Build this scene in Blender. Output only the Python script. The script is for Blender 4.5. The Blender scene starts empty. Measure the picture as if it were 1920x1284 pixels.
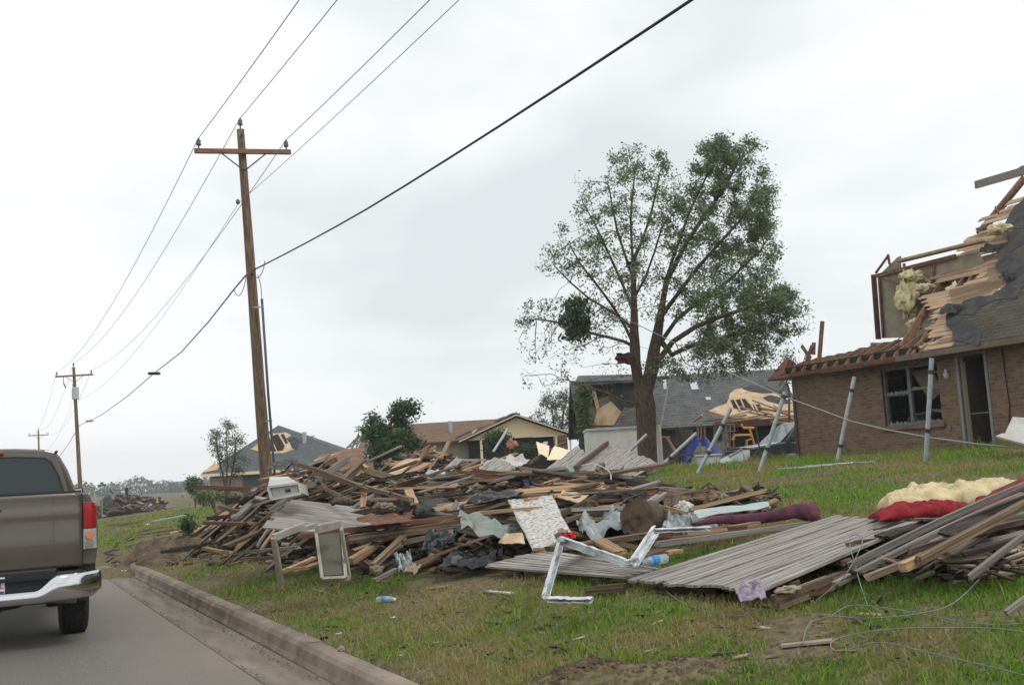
import bpy, math, random
import numpy as np
from mathutils import Vector, Matrix, noise, kdtree
R = math.radians
random.seed(7)
S = bpy.context.scene
C = S.collection

# ------------------------------------------------------------------ camera
EYE = Vector((0, 0, 1.5)); F_PX = 2000.0
YAW, PITCH, ROLL = R(26.3), R(6.79), R(3.3)
FW = Vector((math.sin(YAW)*math.cos(PITCH), math.cos(YAW)*math.cos(PITCH), math.sin(PITCH)))
R0 = Vector((math.cos(YAW), -math.sin(YAW), 0)); U0 = R0.cross(FW)
RT = R0*math.cos(ROLL) - U0*math.sin(ROLL); UP = U0*math.cos(ROLL) + R0*math.sin(ROLL)
cam_d = bpy.data.cameras.new('camera'); cam = bpy.data.objects.new('camera', cam_d); C.objects.link(cam)
M = Matrix((RT, UP, -FW)).transposed().to_4x4(); M.translation = EYE
cam.matrix_world = M
cam_d.sensor_width = 36; cam_d.lens = F_PX/1920*36; cam_d.clip_end = 6000; cam_d.clip_start = 0.1
S.camera = cam

# ------------------------------------------------------------------ light
SUN_EL, SUN_AZ = R(52), R(150)          # azimuth clockwise from +Y
w = bpy.data.worlds.new('World'); S.world = w; w.use_nodes = True
nt = w.node_tree; nt.nodes.clear()
def N(t, ty, **k):
    n = t.nodes.new(ty)
    for a, b in k.items():
        if a.startswith('i_'): n.inputs[a[2:].replace('_', ' ')].default_value = b
        else: setattr(n, a, b)
    return n
sky = N(nt, 'ShaderNodeTexSky', sky_type='NISHITA', sun_disc=False, sun_elevation=SUN_EL, sun_rotation=SUN_AZ)
tc = N(nt, 'ShaderNodeTexCoord'); mp = N(nt, 'ShaderNodeMapping'); mp.inputs['Scale'].default_value = (1, 1, 2.4)
mp.inputs['Location'].default_value = (0.35, 0.1, 0.3)
n1 = N(nt, 'ShaderNodeTexNoise'); n1.inputs['Scale'].default_value = 1.7; n1.inputs['Detail'].default_value = 5; n1.inputs['Roughness'].default_value = .45
n1.inputs['Distortion'].default_value = .35
cr = N(nt, 'ShaderNodeValToRGB')
e = cr.color_ramp.elements; e[0].position = .33; e[0].color = (.68, .715, .72, 1); e[1].position = .60; e[1].color = (.97, .965, .97, 1)
x = cr.color_ramp.elements.new(.47); x.color = (.90, .915, .92, 1)
# clouds are brighter than the clear sky they hide; a little of the clear sky shows through
mx = N(nt, 'ShaderNodeMix', data_type='RGBA'); mx.inputs['Factor'].default_value = .93
sc_ = N(nt, 'ShaderNodeVectorMath', operation='SCALE'); sc_.inputs['Scale'].default_value = 10.0
bg = N(nt, 'ShaderNodeBackground'); bg.inputs['Strength'].default_value = .1
out = N(nt, 'ShaderNodeOutputWorld')
L = nt.links.new
L(tc.outputs['Generated'], mp.inputs['Vector']); L(mp.outputs[0], n1.inputs['Vector']); L(n1.outputs['Fac'], cr.inputs['Fac'])
L(cr.outputs['Color'], sc_.inputs[0]); L(sky.outputs[0], mx.inputs['A']); L(sc_.outputs[0], mx.inputs['B'])
L(mx.outputs['Result'], bg.inputs['Color']); L(bg.outputs[0], out.inputs[0])
sd = bpy.data.lights.new('sun', 'SUN'); sd.energy = 1.1; sd.angle = R(14); sd.color = (1, .96, .9)
so = bpy.data.objects.new('sun', sd); C.objects.link(so)
dv = Vector((math.sin(SUN_AZ)*math.cos(SUN_EL), math.cos(SUN_AZ)*math.cos(SUN_EL), math.sin(SUN_EL)))
so.rotation_euler = dv.to_track_quat('Z', 'Y').to_euler(); so.location = (0, 0, 60)
V = S.view_settings; V.view_transform = 'Standard'; V.look = 'None'; V.gamma = 1; V.exposure = 0.30
S.cycles.max_bounces = 6; S.cycles.transparent_max_bounces = 12

# ------------------------------------------------------------------ rays and terrain
def ray(px, py):
    return (FW + RT*((px-960)/F_PX) + UP*((642-py)/F_PX))
def PZ(px, py, Z): return EYE + ray(px, py)*Z
def PX(px, py, X):
    d = ray(px, py); return EYE + d*(X/d.x)
def PY(px, py, Y):
    d = ray(px, py); return EYE + d*(Y/d.y)
HX = [(-60, -.4), (-9, -.12), (2.38, -.03), (2.62, .14), (3.2, .2), (4.2, .36), (6, .56), (9, .86), (13, 1.16), (16, 1.3), (20, 1.34), (60, 1.5), (200, 2)]
def hx(X):
    if X <= HX[0][0]: return HX[0][1]
    for (a, b), (c, d) in zip(HX, HX[1:]):
        if X <= c: return b + (d-b)*(X-a)/(c-a)
    return HX[-1][1]
def fall(Y):
    if Y < 27: return 0
    return -.019*(min(Y, 105)-27) * min(1, (Y-27)/8)
def gz(X, Y):
    z = hx(X) + fall(Y)
    a = min(1, max(0, (X-2.7)/1.5))
    if Y > 140: a *= .3
    z += a*.05*noise.noise(Vector((X*.55, Y*.55, 3))) + a*.022*noise.noise(Vector((X*2.2, Y*2.2, 9)))
    dd = X*.443+Y*.896
    if X > 12 and dd > 30: q = min(1, (dd-30)/9); z -= .6*q*q*(3-2*q)*min(1, (X-12)/4)*max(0, 1-max(0, dd-60)/60)
    # lumps of turned earth
    for (mx_, my_, r_, h_) in ((3.1, 21.6, 1.5, .2), (3.12, 5.75, .42, .12), (3.5, 5.2, .5, .08), (4.2, 24, 1.6, .12), (5.7, 23, 1.5, .1)):
        d2 = ((X-mx_)**2+(Y-my_)**2)/(r_*r_)
        if d2 < 4: z += h_*math.exp(-d2*1.6)*(1+.5*noise.noise(Vector((X*5, Y*5, 1))))
    return z
def G(px, py, dz=0):
    """where the line of sight meets the ground"""
    d = ray(px, py); t = 2.0
    p = EYE.copy()
    while t < 900:
        p = EYE + d*t
        if p.z <= gz(p.x, p.y)+dz: break
        t *= 1.01
    lo, hi = t/1.01, t
    for _ in range(18):
        m = (lo+hi)/2; p = EYE + d*m
        if p.z <= gz(p.x, p.y)+dz: hi = m
        else: lo = m
    return p

# ------------------------------------------------------------------ materials
def mat(name, cols, scale=6, rough=.8, bump=.0, stretch=(1, 1, 1), detail=6, rnd=0, metal=0, pos=None, coords='Object', spec=.35, bscale=None, dist=0, backl=0):
    m = bpy.data.materials.new(name); m.use_nodes = True
    t = m.node_tree; p = t.nodes['Principled BSDF']; l = t.links.new
    p.inputs['Roughness'].default_value = rough; p.inputs['Metallic'].default_value = metal; p.inputs['Specular IOR Level'].default_value = spec
    if len(cols) == 1 and not bump and not rnd:
        p.inputs['Base Color'].default_value = (*cols[0], 1); return m
    c = N(t, 'ShaderNodeTexCoord'); mp = N(t, 'ShaderNodeMapping'); mp.inputs['Scale'].default_value = stretch
    l(c.outputs[coords], mp.inputs['Vector'])
    vec = mp.outputs[0]
    if rnd:
        oi = N(t, 'ShaderNodeObjectInfo'); ad = N(t, 'ShaderNodeVectorMath', operation='ADD'); ms = N(t, 'ShaderNodeMath', operation='MULTIPLY'); ms.inputs[1].default_value = 37
        l(oi.outputs['Random'], ms.inputs[0]); l(vec, ad.inputs[0]); l(ms.outputs[0], ad.inputs[1]); vec = ad.outputs[0]
    n = N(t, 'ShaderNodeTexNoise'); n.inputs['Scale'].default_value = scale; n.inputs['Detail'].default_value = detail; n.inputs['Roughness'].default_value = .62; n.inputs['Distortion'].default_value = dist
    l(vec, n.inputs['Vector'])
    r = N(t, 'ShaderNodeValToRGB'); el = r.color_ramp.elements
    k = len(cols); ps = pos or [.32+.36*i/max(1, k-1) for i in range(k)]
    el[0].position = ps[0]; el[0].color = (*cols[0], 1)
    el[1].position = ps[-1] if k > 1 else 1; el[1].color = (*cols[-1], 1)
    for i in range(1, k-1):
        q = el.new(ps[i]); q.color = (*cols[i], 1)
    l(n.outputs['Fac'], r.inputs['Fac']); col = r.outputs['Color']
    if rnd:
        hs = N(t, 'ShaderNodeHueSaturation'); mr = N(t, 'ShaderNodeMapRange'); mr.inputs['To Min'].default_value = 1-rnd; mr.inputs['To Max'].default_value = 1+rnd
        l(oi.outputs['Random'], mr.inputs['Value']); l(mr.outputs[0], hs.inputs['Value']); l(col, hs.inputs['Color']); col = hs.outputs[0]
    l(col, p.inputs['Base Color'])
    if bump:
        b = N(t, 'ShaderNodeBump'); b.inputs['Strength'].default_value = bump; b.inputs['Distance'].default_value = .02
        if bscale:
            n2 = N(t, 'ShaderNodeTexNoise'); n2.inputs['Scale'].default_value = bscale; n2.inputs['Detail'].default_value = 5; l(vec, n2.inputs['Vector']); l(n2.outputs['Fac'], b.inputs['Height'])
        else: l(n.outputs['Fac'], b.inputs['Height'])
        l(b.outputs[0], p.inputs['Normal'])
    return m
def glassy(name, col, alpha=.3, rough=.03):
    m = mat(name, [col], rough=rough); p = m.node_tree.nodes['Principled BSDF']; p.inputs['Alpha'].default_value = alpha; p.inputs['Specular IOR Level'].default_value = .5
    return m
LG = (.3, 14, 14)       # grain runs along local x
m_plank = mat('weathered_board', [(.035, .025, .017), (.125, .088, .058), (.27, .20, .135)], 3, .85, .5, LG, rnd=.35)
m_fresh = mat('fresh_split_pine', [(.16, .09, .045), (.34, .215, .12), (.46, .33, .20)], 3, .8, .4, LG, rnd=.25)
m_dark = mat('dark_board', [(.008, .006, .005), (.026, .019, .015), (.075, .055, .04)], 3, .75, .5, LG, rnd=.4)  # near-black board tones
m_grey = mat('silvered_board', [(.08, .073, .063), (.19, .175, .155), (.32, .30, .27)], 3, .85, .5, LG, rnd=.25)
m_red = mat('reddish_board', [(.045, .02, .013), (.13, .06, .036), (.23, .12, .075)], 3, .8, .4, LG, rnd=.25)
m_pole = mat('creosote_pole', [(.06, .04, .028), (.17, .115, .075), (.27, .19, .125)], 3, .9, .6, (9, 9, .5))
m_arm = mat('crossarm_wood', [(.16, .08, .05), (.26, .14, .09)], 4, .85, .3, (1, 6, 6))
m_metal = mat('galvanised_steel', [(.30, .33, .35), (.46, .50, .52)], 9, .45, .08, metal=.55)
m_alu = mat('white_aluminium', [(.30, .31, .31), (.60, .63, .65), (.70, .73, .75)], 6, .38, .15, metal=.2)
m_wire = mat('wire', [(.05, .06, .06)], rough=.6)
m_cable = mat('black_cable', [(.02, .022, .024)], rough=.6)
m_galv_wire = mat('bright_wire', [(.45, .48, .48)], rough=.4, metal=.4)
m_porc = mat('porcelain', [(.09, .12, .14)], rough=.25)
m_iron = mat('dark_iron', [(.05, .055, .06)], rough=.5, metal=.4)
m_white = mat('off_white', [(.36, .35, .32), (.56, .55, .52)], 3, .6, .1)
m_drywall = mat('dirty_plasterboard', [(.22, .185, .135), (.36, .31, .24)], 2.5, .9, .1)
m_insul = mat('yellow_insulation', [(.40, .33, .15), (.66, .58, .33), (.75, .70, .48)], 7, 1, 1.0, bscale=22)
m_tarp = mat('black_plastic', [(.012, .013, .015), (.03, .032, .036)], 4, .32, .3)
m_shred = mat('grey_sheet', [(.20, .23, .24), (.34, .38, .38)], 5, .45, .2, metal=.25)
m_osb = mat('torn_sheathing', [(.30, .185, .10), (.45, .30, .17), (.56, .40, .25)], 4, .9, .4, (1, 5, 1), detail=8)
m_hardwall = mat('cement_board', [(.30, .29, .26), (.52, .52, .49), (.60, .60, .57)], 5, .85, .3, pos=[.3, .5, .6])

# ------------------------------------------------------------------ mesh helpers
class MB:
    def __init__(s): s.v = []; s.f = []; s.smooth = False
    def add(s, vs, fs):
        o = len(s.v); s.v += [Vector(q) for q in vs]; s.f += [tuple(i+o for i in f) for f in fs]; return s
    def box(s, lo, hi, m=None):
        vs = [Vector((x, y, z)) for x in (lo[0], hi[0]) for y in (lo[1], hi[1]) for z in (lo[2], hi[2])]
        if m: vs = [m @ q for q in vs]
        return s.add(vs, [(0, 1, 3, 2), (4, 6, 7, 5), (0, 4, 5, 1), (2, 3, 7, 6), (0, 2, 6, 4), (1, 5, 7, 3)])
    def beam(s, a, b, w, h, up=(0, 0, 1)):
        a = Vector(a); b = Vector(b); d = (b-a).normalized(); u = Vector(up)
        if abs(d.dot(u)) > .97: u = Vector((1, 0, 0))
        r = d.cross(u).normalized(); u = r.cross(d)
        vs = [p + r*(w/2*i) + u*(h/2*j) for p in (a, b) for i, j in ((-1, -1), (1, -1), (1, 1), (-1, 1))]
        return s.add(vs, [(3, 2, 1, 0), (4, 5, 6, 7), (0, 1, 5, 4), (1, 2, 6, 5), (2, 3, 7, 6), (3, 0, 4, 7)])
    def tube(s, pts, rad, n=8, cap=True):
        pts = [Vector(p) for p in pts]; k = len(pts)
        rr = rad if hasattr(rad, '__len__') else [rad]*k
        u = None; rings = []
        for i, p in enumerate(pts):
            d = (pts[min(i+1, k-1)] - pts[max(i-1, 0)]).normalized()
            if u is None:
                u = Vector((0, 0, 1)) if abs(d.z) < .9 else Vector((1, 0, 0))
            u = (u - d*u.dot(d)).normalized(); v = d.cross(u)
            rings.append([p + (u*math.cos(2*math.pi*j/n) + v*math.sin(2*math.pi*j/n))*rr[i] for j in range(n)])
        vs = [q for r_ in rings for q in r_]
        fs = [(i*n+j, i*n+(j+1) % n, (i+1)*n+(j+1) % n, (i+1)*n+j) for i in range(k-1) for j in range(n)]
        if cap: fs += [tuple(range(n-1, -1, -1)), tuple((k-1)*n+j for j in range(n))]
        return s.add(vs, fs)
    def lathe(s, prof, m=None, n=16):
        vs = []; fs = []
        for (r_, z) in prof:
            for j in range(n):
                q = Vector((r_*math.cos(2*math.pi*j/n), r_*math.sin(2*math.pi*j/n), z)); vs.append(m @ q if m else q)
        for i in range(len(prof)-1):
            for j in range(n): fs.append((i*n+j, i*n+(j+1) % n, (i+1)*n+(j+1) % n, (i+1)*n+j))
        fs += [tuple(range(n-1, -1, -1)), tuple((len(prof)-1)*n+j for j in range(n))]
        return s.add(vs, fs)
    def slab(s, pts, th, nrm=None):
        """a plate: outline pts (3D, roughly planar), thickness th against nrm"""
        pts = [Vector(p) for p in pts]; k = len(pts)
        if nrm is None:
            nrm = Vector((0, 0, 0))
            for i in range(k): nrm += pts[i].cross(pts[(i+1) % k])
            nrm.normalize()
        nrm = Vector(nrm)
        vs = pts + [p - nrm*th for p in pts]
        return s.add(vs, [tuple(range(k)), tuple(range(2*k-1, k-1, -1))] + [(i, i+k, (i+1) % k+k, (i+1) % k) for i in range(k)])
    def grid(s, fn, nu, nv, th=0):
        vs = [fn(i/nu, j/nv) for i in range(nu+1) for j in range(nv+1)]
        fs = [(i*(nv+1)+j, (i+1)*(nv+1)+j, (i+1)*(nv+1)+j+1, i*(nv+1)+j+1) for i in range(nu) for j in range(nv)]
        return s.add(vs, fs)
    def mesh(s, name):
        me = bpy.data.meshes.new(name); me.from_pydata([tuple(q) for q in s.v], [], s.f); me.validate()
        if s.smooth: me.polygons.foreach_set('use_smooth', [True]*len(me.polygons))
        me.update(); return me
ROOTM = {}
def tag(o, label=None, cat=None, group=None, kind=None):
    if label: o['label'] = label
    if cat: o['category'] = cat
    if group: o['group'] = group
    if kind: o['kind'] = kind
    return o
def thing(name, label, cat, loc=(0, 0, 0), rotz=0, group=None):
    o = bpy.data.objects.new(name, None); C.objects.link(o); o.empty_display_size = .2
    o.location = loc; o.rotation_euler = (0, 0, rotz)
    ROOTM[o] = Matrix.Translation(Vector(loc)) @ Matrix.Rotation(rotz, 4, 'Z')
    return tag(o, label, cat, group)
def part(name, mb, m, parent, world=True, label=None, smooth=False, bevel=0, solid=0):
    """mb in world coordinates when world=True"""
    root = parent
    while root.parent: root = root.parent
    if world and root in ROOTM:
        inv = ROOTM[root].inverted(); mb.v = [inv @ q for q in mb.v]
    mb.smooth = mb.smooth or smooth
    o = bpy.data.objects.new(name, mb.mesh(name)); C.objects.link(o); o.parent = parent
    o.data.materials.append(m)
    if label: o['label'] = label
    if bevel:
        b = o.modifiers.new('bevel', 'BEVEL'); b.width = bevel; b.segments = 2; b.limit_method = 'ANGLE'
    if solid:
        b = o.modifiers.new('solid', 'SOLIDIFY'); b.thickness = solid
    return o
def solo(name, mb, m, label, cat, group=None, origin=None, smooth=False, bevel=0, kind=None, solid=0):
    """a thing that is one mesh; origin moved to its base"""
    if origin is None:
        n_ = len(mb.v); c = sum(mb.v, Vector())/n_; c.z = min(q.z for q in mb.v); origin = c
    origin = Vector(origin)
    mb.v = [q-origin for q in mb.v]; mb.smooth = mb.smooth or smooth
    o = bpy.data.objects.new(name, mb.mesh(name)); C.objects.link(o); o.location = origin; o.data.materials.append(m)
    if bevel:
        b = o.modifiers.new('bevel', 'BEVEL'); b.width = bevel; b.segments = 2; b.limit_method = 'ANGLE'
    if solid:
        b = o.modifiers.new('solid', 'SOLIDIFY'); b.thickness = solid
    return tag(o, label, cat, group, kind)
def np_mesh(name, verts, faces, k, m, attr=None):
    """verts (n,3) array; faces (m,k) index array"""
    me = bpy.data.meshes.new(name)
    me.vertices.add(len(verts)); me.vertices.foreach_set('co', np.asarray(verts, dtype=np.float32).ravel())
    me.loops.add(faces.size); me.loops.foreach_set('vertex_index', faces.ravel().astype(np.int32))
    me.polygons.add(len(faces)); me.polygons.foreach_set('loop_start', (np.arange(len(faces))*k).astype(np.int32))
    me.update(calc_edges=True)
    if attr is not None:
        a = me.attributes.new('tint', 'FLOAT', 'FACE'); a.data.foreach_set('value', attr.astype(np.float32))
    me.materials.append(m); o = bpy.data.objects.new(name, me); C.objects.link(o); return o
def leafmat(name, dark, light, third=None, rough=.6, nscale=.8, transl=.25):
    m = bpy.data.materials.new(name); m.use_nodes = True; t = m.node_tree; l = t.links.new; p = t.nodes['Principled BSDF']
    a = N(t, 'ShaderNodeAttribute', attribute_name='tint'); r = N(t, 'ShaderNodeValToRGB'); el = r.color_ramp.elements
    el[0].color = (*dark, 1); el[1].color = (*light, 1)
    l(a.outputs['Fac'], r.inputs['Fac']); col = r.outputs['Color']
    if third:
        c = N(t, 'ShaderNodeTexCoord'); n = N(t, 'ShaderNodeTexNoise'); n.inputs['Scale'].default_value = nscale; n.inputs['Detail'].default_value = 5
        l(c.outputs['Object'], n.inputs['Vector']); rr = N(t, 'ShaderNodeValToRGB'); rr.color_ramp.elements[0].position = .45; rr.color_ramp.elements[1].position = .60
        l(n.outputs['Fac'], rr.inputs['Fac']); mx = N(t, 'ShaderNodeMix', data_type='RGBA'); mx.inputs['B'].default_value = (*third, 1)
        l(rr.outputs['Color'], mx.inputs['Factor']); l(col, mx.inputs['A']); col = mx.outputs['Result']
    l(col, p.inputs['Base Color']); p.inputs['Roughness'].default_value = rough; p.inputs['Specular IOR Level'].default_value = .3
    if transl:
        tr = N(t, 'ShaderNodeBsdfTranslucent'); l(col, tr.inputs['Color']); ms = N(t, 'ShaderNodeMixShader'); ms.inputs[0].default_value = transl
        l(p.outputs[0], ms.inputs[1]); l(tr.outputs[0], ms.inputs[2]); l(ms.outputs[0], t.nodes['Material Output'].inputs['Surface'])
    return m
# ================================================================== GROUND
def axis(segs):
    a = []
    for (lo, hi, st) in segs:
        x = lo
        while x < hi-1e-6: a.append(x); x += st
    a.append(segs[-1][1]); return a
gxs = axis([(-2500, -300, 550), (-300, -40, 65), (-40, -9, 7.75), (-9, 2.38, 2.276), (2.38, 2.62, .12), (2.62, 12, .12), (12, 26, .4), (26, 60, 2), (60, 300, 20), (300, 2500, 550)])
gys = axis([(-300, -20, 70), (-20, 2, 2), (2, 16, .12), (16, 32, .2), (32, 60, .7), (60, 160, 4), (160, 600, 40), (600, 4000, 425)])
gv = np.array([(X, Y, gz(X, Y)) for X in gxs for Y in gys])
ni, nj = len(gxs), len(gys)
ii, jj = np.meshgrid(np.arange(ni-1), np.arange(nj-1), indexing='ij'); b_ = (ii*nj+jj).ravel()
gf = np.stack([b_, b_+nj, b_+nj+1, b_+1], 1)
m_ground = bpy.data.materials.new('turf_and_soil'); m_ground.use_nodes = True
t = m_ground.node_tree; l = t.links.new; p = t.nodes['Principled BSDF']; p.inputs['Roughness'].default_value = .95; p.inputs['Specular IOR Level'].default_value = .15
c = N(t, 'ShaderNodeTexCoord')
na = N(t, 'ShaderNodeTexNoise'); na.inputs['Scale'].default_value = .8; na.inputs['Detail'].default_value = 8; na.inputs['Roughness'].default_value = .65
nb = N(t, 'ShaderNodeTexNoise'); nb.inputs['Scale'].default_value = 14; nb.inputs['Detail'].default_value = 6
l(c.outputs['Object'], na.inputs[0]); l(c.outputs['Object'], nb.inputs[0])
r1 = N(t, 'ShaderNodeValToRGB'); r1.color_ramp.elements[0].color = (.13, .125, .045, 1); r1.color_ramp.elements[1].color = (.16, .12, .07, 1)
r1.color_ramp.elements[0].position = .44; r1.color_ramp.elements[1].position = .62
r2 = N(t, 'ShaderNodeValToRGB'); r2.color_ramp.elements[0].color = (.028, .021, .013, 1); r2.color_ramp.elements[1].color = (.24, .20, .12, 1); r2.color_ramp.elements[0].position = .3; r2.color_ramp.elements[1].position = .75
mx = N(t, 'ShaderNodeMix', data_type='RGBA'); mx.inputs['Factor'].default_value = .6
l(na.outputs['Fac'], r1.inputs[0]); l(nb.outputs['Fac'], r2.inputs[0]); l(r1.outputs[0], mx.inputs['A']); l(r2.outputs[0], mx.inputs['B']); l(mx.outputs['Result'], p.inputs['Base Color'])
bp = N(t, 'ShaderNodeBump'); bp.inputs['Strength'].default_value = .8; bp.inputs['Distance'].default_value = .04; l(nb.outputs['Fac'], bp.inputs['Height']); l(bp.outputs[0], p.inputs['Normal'])
go = np_mesh('ground', gv, gf, 4, m_ground); go.data.polygons.foreach_set('use_smooth', [True]*len(go.data.polygons)); tag(go, kind='structure')

# road: asphalt with silt washed along the gutter
m_road = bpy.data.materials.new('asphalt'); m_road.use_nodes = True
t = m_road.node_tree; l = t.links.new; p = t.nodes['Principled BSDF']; p.inputs['Roughness'].default_value = .72; p.inputs['Specular IOR Level'].default_value = .4
c = N(t, 'ShaderNodeTexCoord'); na = N(t, 'ShaderNodeTexNoise'); na.inputs['Scale'].default_value = 75; na.inputs['Detail'].default_value = 4
nb = N(t, 'ShaderNodeTexNoise'); nb.inputs['Scale'].default_value = .9; nb.inputs['Detail'].default_value = 5
l(c.outputs['Object'], na.inputs[0]); l(c.outputs['Object'], nb.inputs[0])
ra = N(t, 'ShaderNodeValToRGB'); ra.color_ramp.elements[0].color = (.085, .08, .072, 1); ra.color_ramp.elements[1].color = (.17, .16, .143, 1); ra.color_ramp.elements[0].position = .35; ra.color_ramp.elements[1].position = .65
l(na.outputs['Fac'], ra.inputs[0])
sx = N(t, 'ShaderNodeSeparateXYZ'); l(c.outputs['Object'], sx.inputs[0])
ad = N(t, 'ShaderNodeMath', operation='MULTIPLY_ADD'); ad.inputs[1].default_value = 1.3; l(nb.outputs['Fac'], ad.inputs[0]); l(sx.outputs['X'], ad.inputs[2])
mr = N(t, 'ShaderNodeMapRange'); mr.inputs['From Min'].default_value = 1.5; mr.inputs['From Max'].default_value = 2.6; mr.inputs['To Max'].default_value = .75; l(ad.outputs[0], mr.inputs[0])
mx = N(t, 'ShaderNodeMix', data_type='RGBA'); mx.inputs['B'].default_value = (.20, .155, .115, 1); l(mr.outputs[0], mx.inputs['Factor']); l(ra.outputs[0], mx.inputs['A']); l(mx.outputs['Result'], p.inputs['Base Color'])
bp = N(t, 'ShaderNodeBump'); bp.inputs['Strength'].default_value = .5; bp.inputs['Distance'].default_value = .006; l(na.outputs['Fac'], bp.inputs['Height']); l(bp.outputs[0], p.inputs['Normal'])
rys = axis([(-60, 20, 5), (20, 120, 3), (120, 400, 20)])
mb = MB()
rx = [-8.8, -6, -3.2, -.6, 1.0, 1.86]
def camber(X): return .0 + .05*(1-((X+3.4)/5.4)**2)
for Y in rys:
    for X in rx: mb.v.append(Vector((X, Y, fall(Y)+camber(X))))
n_ = len(rx)
for i in range(len(rys)-1):
    for j in range(n_-1): mb.f.append((i*n_+j, i*n_+j+1, (i+1)*n_+j+1, (i+1)*n_+j))
mb.smooth = True
o = bpy.data.objects.new('road', mb.mesh('road')); C.objects.link(o); o.data.materials.append(m_road); tag(o, kind='structure')

# kerb and gutter, cast in bays
m_kerb = mat('old_concrete', [(.11, .085, .062), (.20, .16, .12), (.27, .225, .175)], 2.2, .9, .35, detail=10, bscale=40, dist=.6)
m_gut = mat('silted_concrete', [(.11, .085, .062), (.165, .138, .108), (.22, .19, .155)], 1.6, .9, .3, stretch=(3, .5, 1), detail=10, bscale=30)
prof = [(2.29, -.12), (2.30, .012), (2.325, .05), (2.345, .125), (2.375, .158), (2.40, .168), (2.49, .17), (2.52, .155), (2.52, -.12)]
mb = MB(); Y = -30.
random.seed(3)
while Y < 21.2:
    Y2 = min(Y+3.0, 21.3); dx = random.uniform(-.006, .006); dz = random.uniform(-.006, .006)
    k = len(prof); st = 8; vs = []
    for s_ in range(st+1):
        yy = Y+.006+(Y2-Y-.012)*s_/st
        for q, (a, b) in enumerate(prof):
            vs.append((a+dx+.006*noise.noise(Vector((a*20, yy*4, 0))), yy, b+dz+.006*noise.noise(Vector((a*20, yy*4, 7)))))
    fs = [(s_*k+q, s_*k+q+1, (s_+1)*k+q+1, (s_+1)*k+q) for s_ in range(st) for q in range(k-1)]
    fs += [tuple(range(k-1, -1, -1)), tuple(st*k+q for q in range(k))]
    mb.add(vs, fs); Y = Y2
mb.smooth = False
o = bpy.data.objects.new('kerb', mb.mesh('kerb')); C.objects.link(o); o.data.materials.append(m_kerb); tag(o, kind='structure')
mb = MB()
for i in range(-10, 8):
    mb.box((1.864, i*3+.004, -.1), (2.286, i*3+2.996, .006+camber(1.86)*.2))
o = bpy.data.objects.new('gutter', mb.mesh('gutter')); C.objects.link(o); o.data.materials.append(m_gut); tag(o, kind='structure')

# ================================================================== GRASS (one stuff object)
rng = np.random.default_rng(5)
m_grass = leafmat('grass_blade', (.074, .165, .009), (.215, .375, .036), (.30, .255, .10), nscale=.75, transl=.3)
def nz(x, y, s, o=0): return noise.noise(Vector((x*s, y*s, o)))
pts = []
def bare(X, Y):
    v = nz(X, Y, .55, 4)+.55*nz(X, Y, 1.7, 8)+(.16 if X < 5.5 and Y < 7.5 else 0)
    for (a, b, r_) in ((3.1, 21.6, 1.9), (3.12, 5.75, .55), (3.5, 5.3, .4), (4.2, 24, 1.7), (5.7, 23, 1.6), (6, 13.5, 2.6), (4.6, 10.8, .7), (6.5, 17, 3), (7.6, 20, 3)):
        d = math.hypot(X-a, Y-b)/r_
        if d < 1: v += 1.2*(1-d)
    return v
NB = 370000
th = np.where(rng.random(NB) < .86, rng.uniform(R(-4), R(54), NB), rng.uniform(R(54), R(84), NB)); rr = 4.2*np.exp(rng.uniform(0, 1, NB)**.85*math.log(75/4.2))
Xs = rr*np.sin(th); Ys = rr*np.cos(th)
keep = []; 
for i in range(NB):
    X, Y = Xs[i], Ys[i]
    if X < 2.52 or (X > 19.3 and Y < 23.6) or (15 < X < 19.3 and Y > 80): continue
    v = bare(X, Y)
    if v > .32 and rng.random() < min(1, (v-.32)*2.2+.35): continue
    if X < 2.66 and rng.random() < .5: continue
    keep.append((X, Y, gz(X, Y)-.008, v))
K = np.array(keep); n_ = len(K)
dist = np.hypot(K[:, 0], K[:, 1])
hgt = rng.uniform(.02, .055, n_)*(1+.5*np.clip(-K[:, 3], 0, 1))*(1+.012*dist)
tall = rng.random(n_) < .05; hgt[tall] *= 1.8
hgt[(K[:, 0] > 14.5)] *= 1.5; hgt[(K[:, 0] > 17.9)] *= 1.8
wid = .0034*(1+dist*.085)
ang = rng.uniform(0, 2*np.pi, n_); ca, sa = np.cos(ang), np.sin(ang)
lean = rng.uniform(.1, 1.0, n_)*hgt; la = rng.uniform(0, 2*np.pi, n_)
base = K[:, :3]
side = np.stack([ca*wid, sa*wid, np.zeros(n_)], 1)
mid = base + np.stack([np.cos(la)*lean*.35, np.sin(la)*lean*.35, hgt*.6], 1)
tip = base + np.stack([np.cos(la)*lean, np.sin(la)*lean, hgt], 1)
verts = np.concatenate([base-side, base+side, mid+side*.7, mid-side*.7, tip], 0)
I = np.arange(n_)
f1 = np.stack([I, I+n_, I+2*n_], 1); f2 = np.stack([I, I+2*n_, I+3*n_], 1); f3 = np.stack([I+3*n_, I+2*n_, I+4*n_], 1)
tn = np.clip((K[:, 0] > 17.9)*-.15+rng.normal(.45, .25, n_)-.25*np.clip(K[:, 3], -.6, .6), 0, 1)
o = np_mesh('grass', verts, np.concatenate([f1, f2, f3], 0), 3, m_grass, np.concatenate([tn, tn, tn]))
tag(o, 'patchy green and straw coloured grass growing on the verge and lawn', 'grass', kind='stuff')

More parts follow.
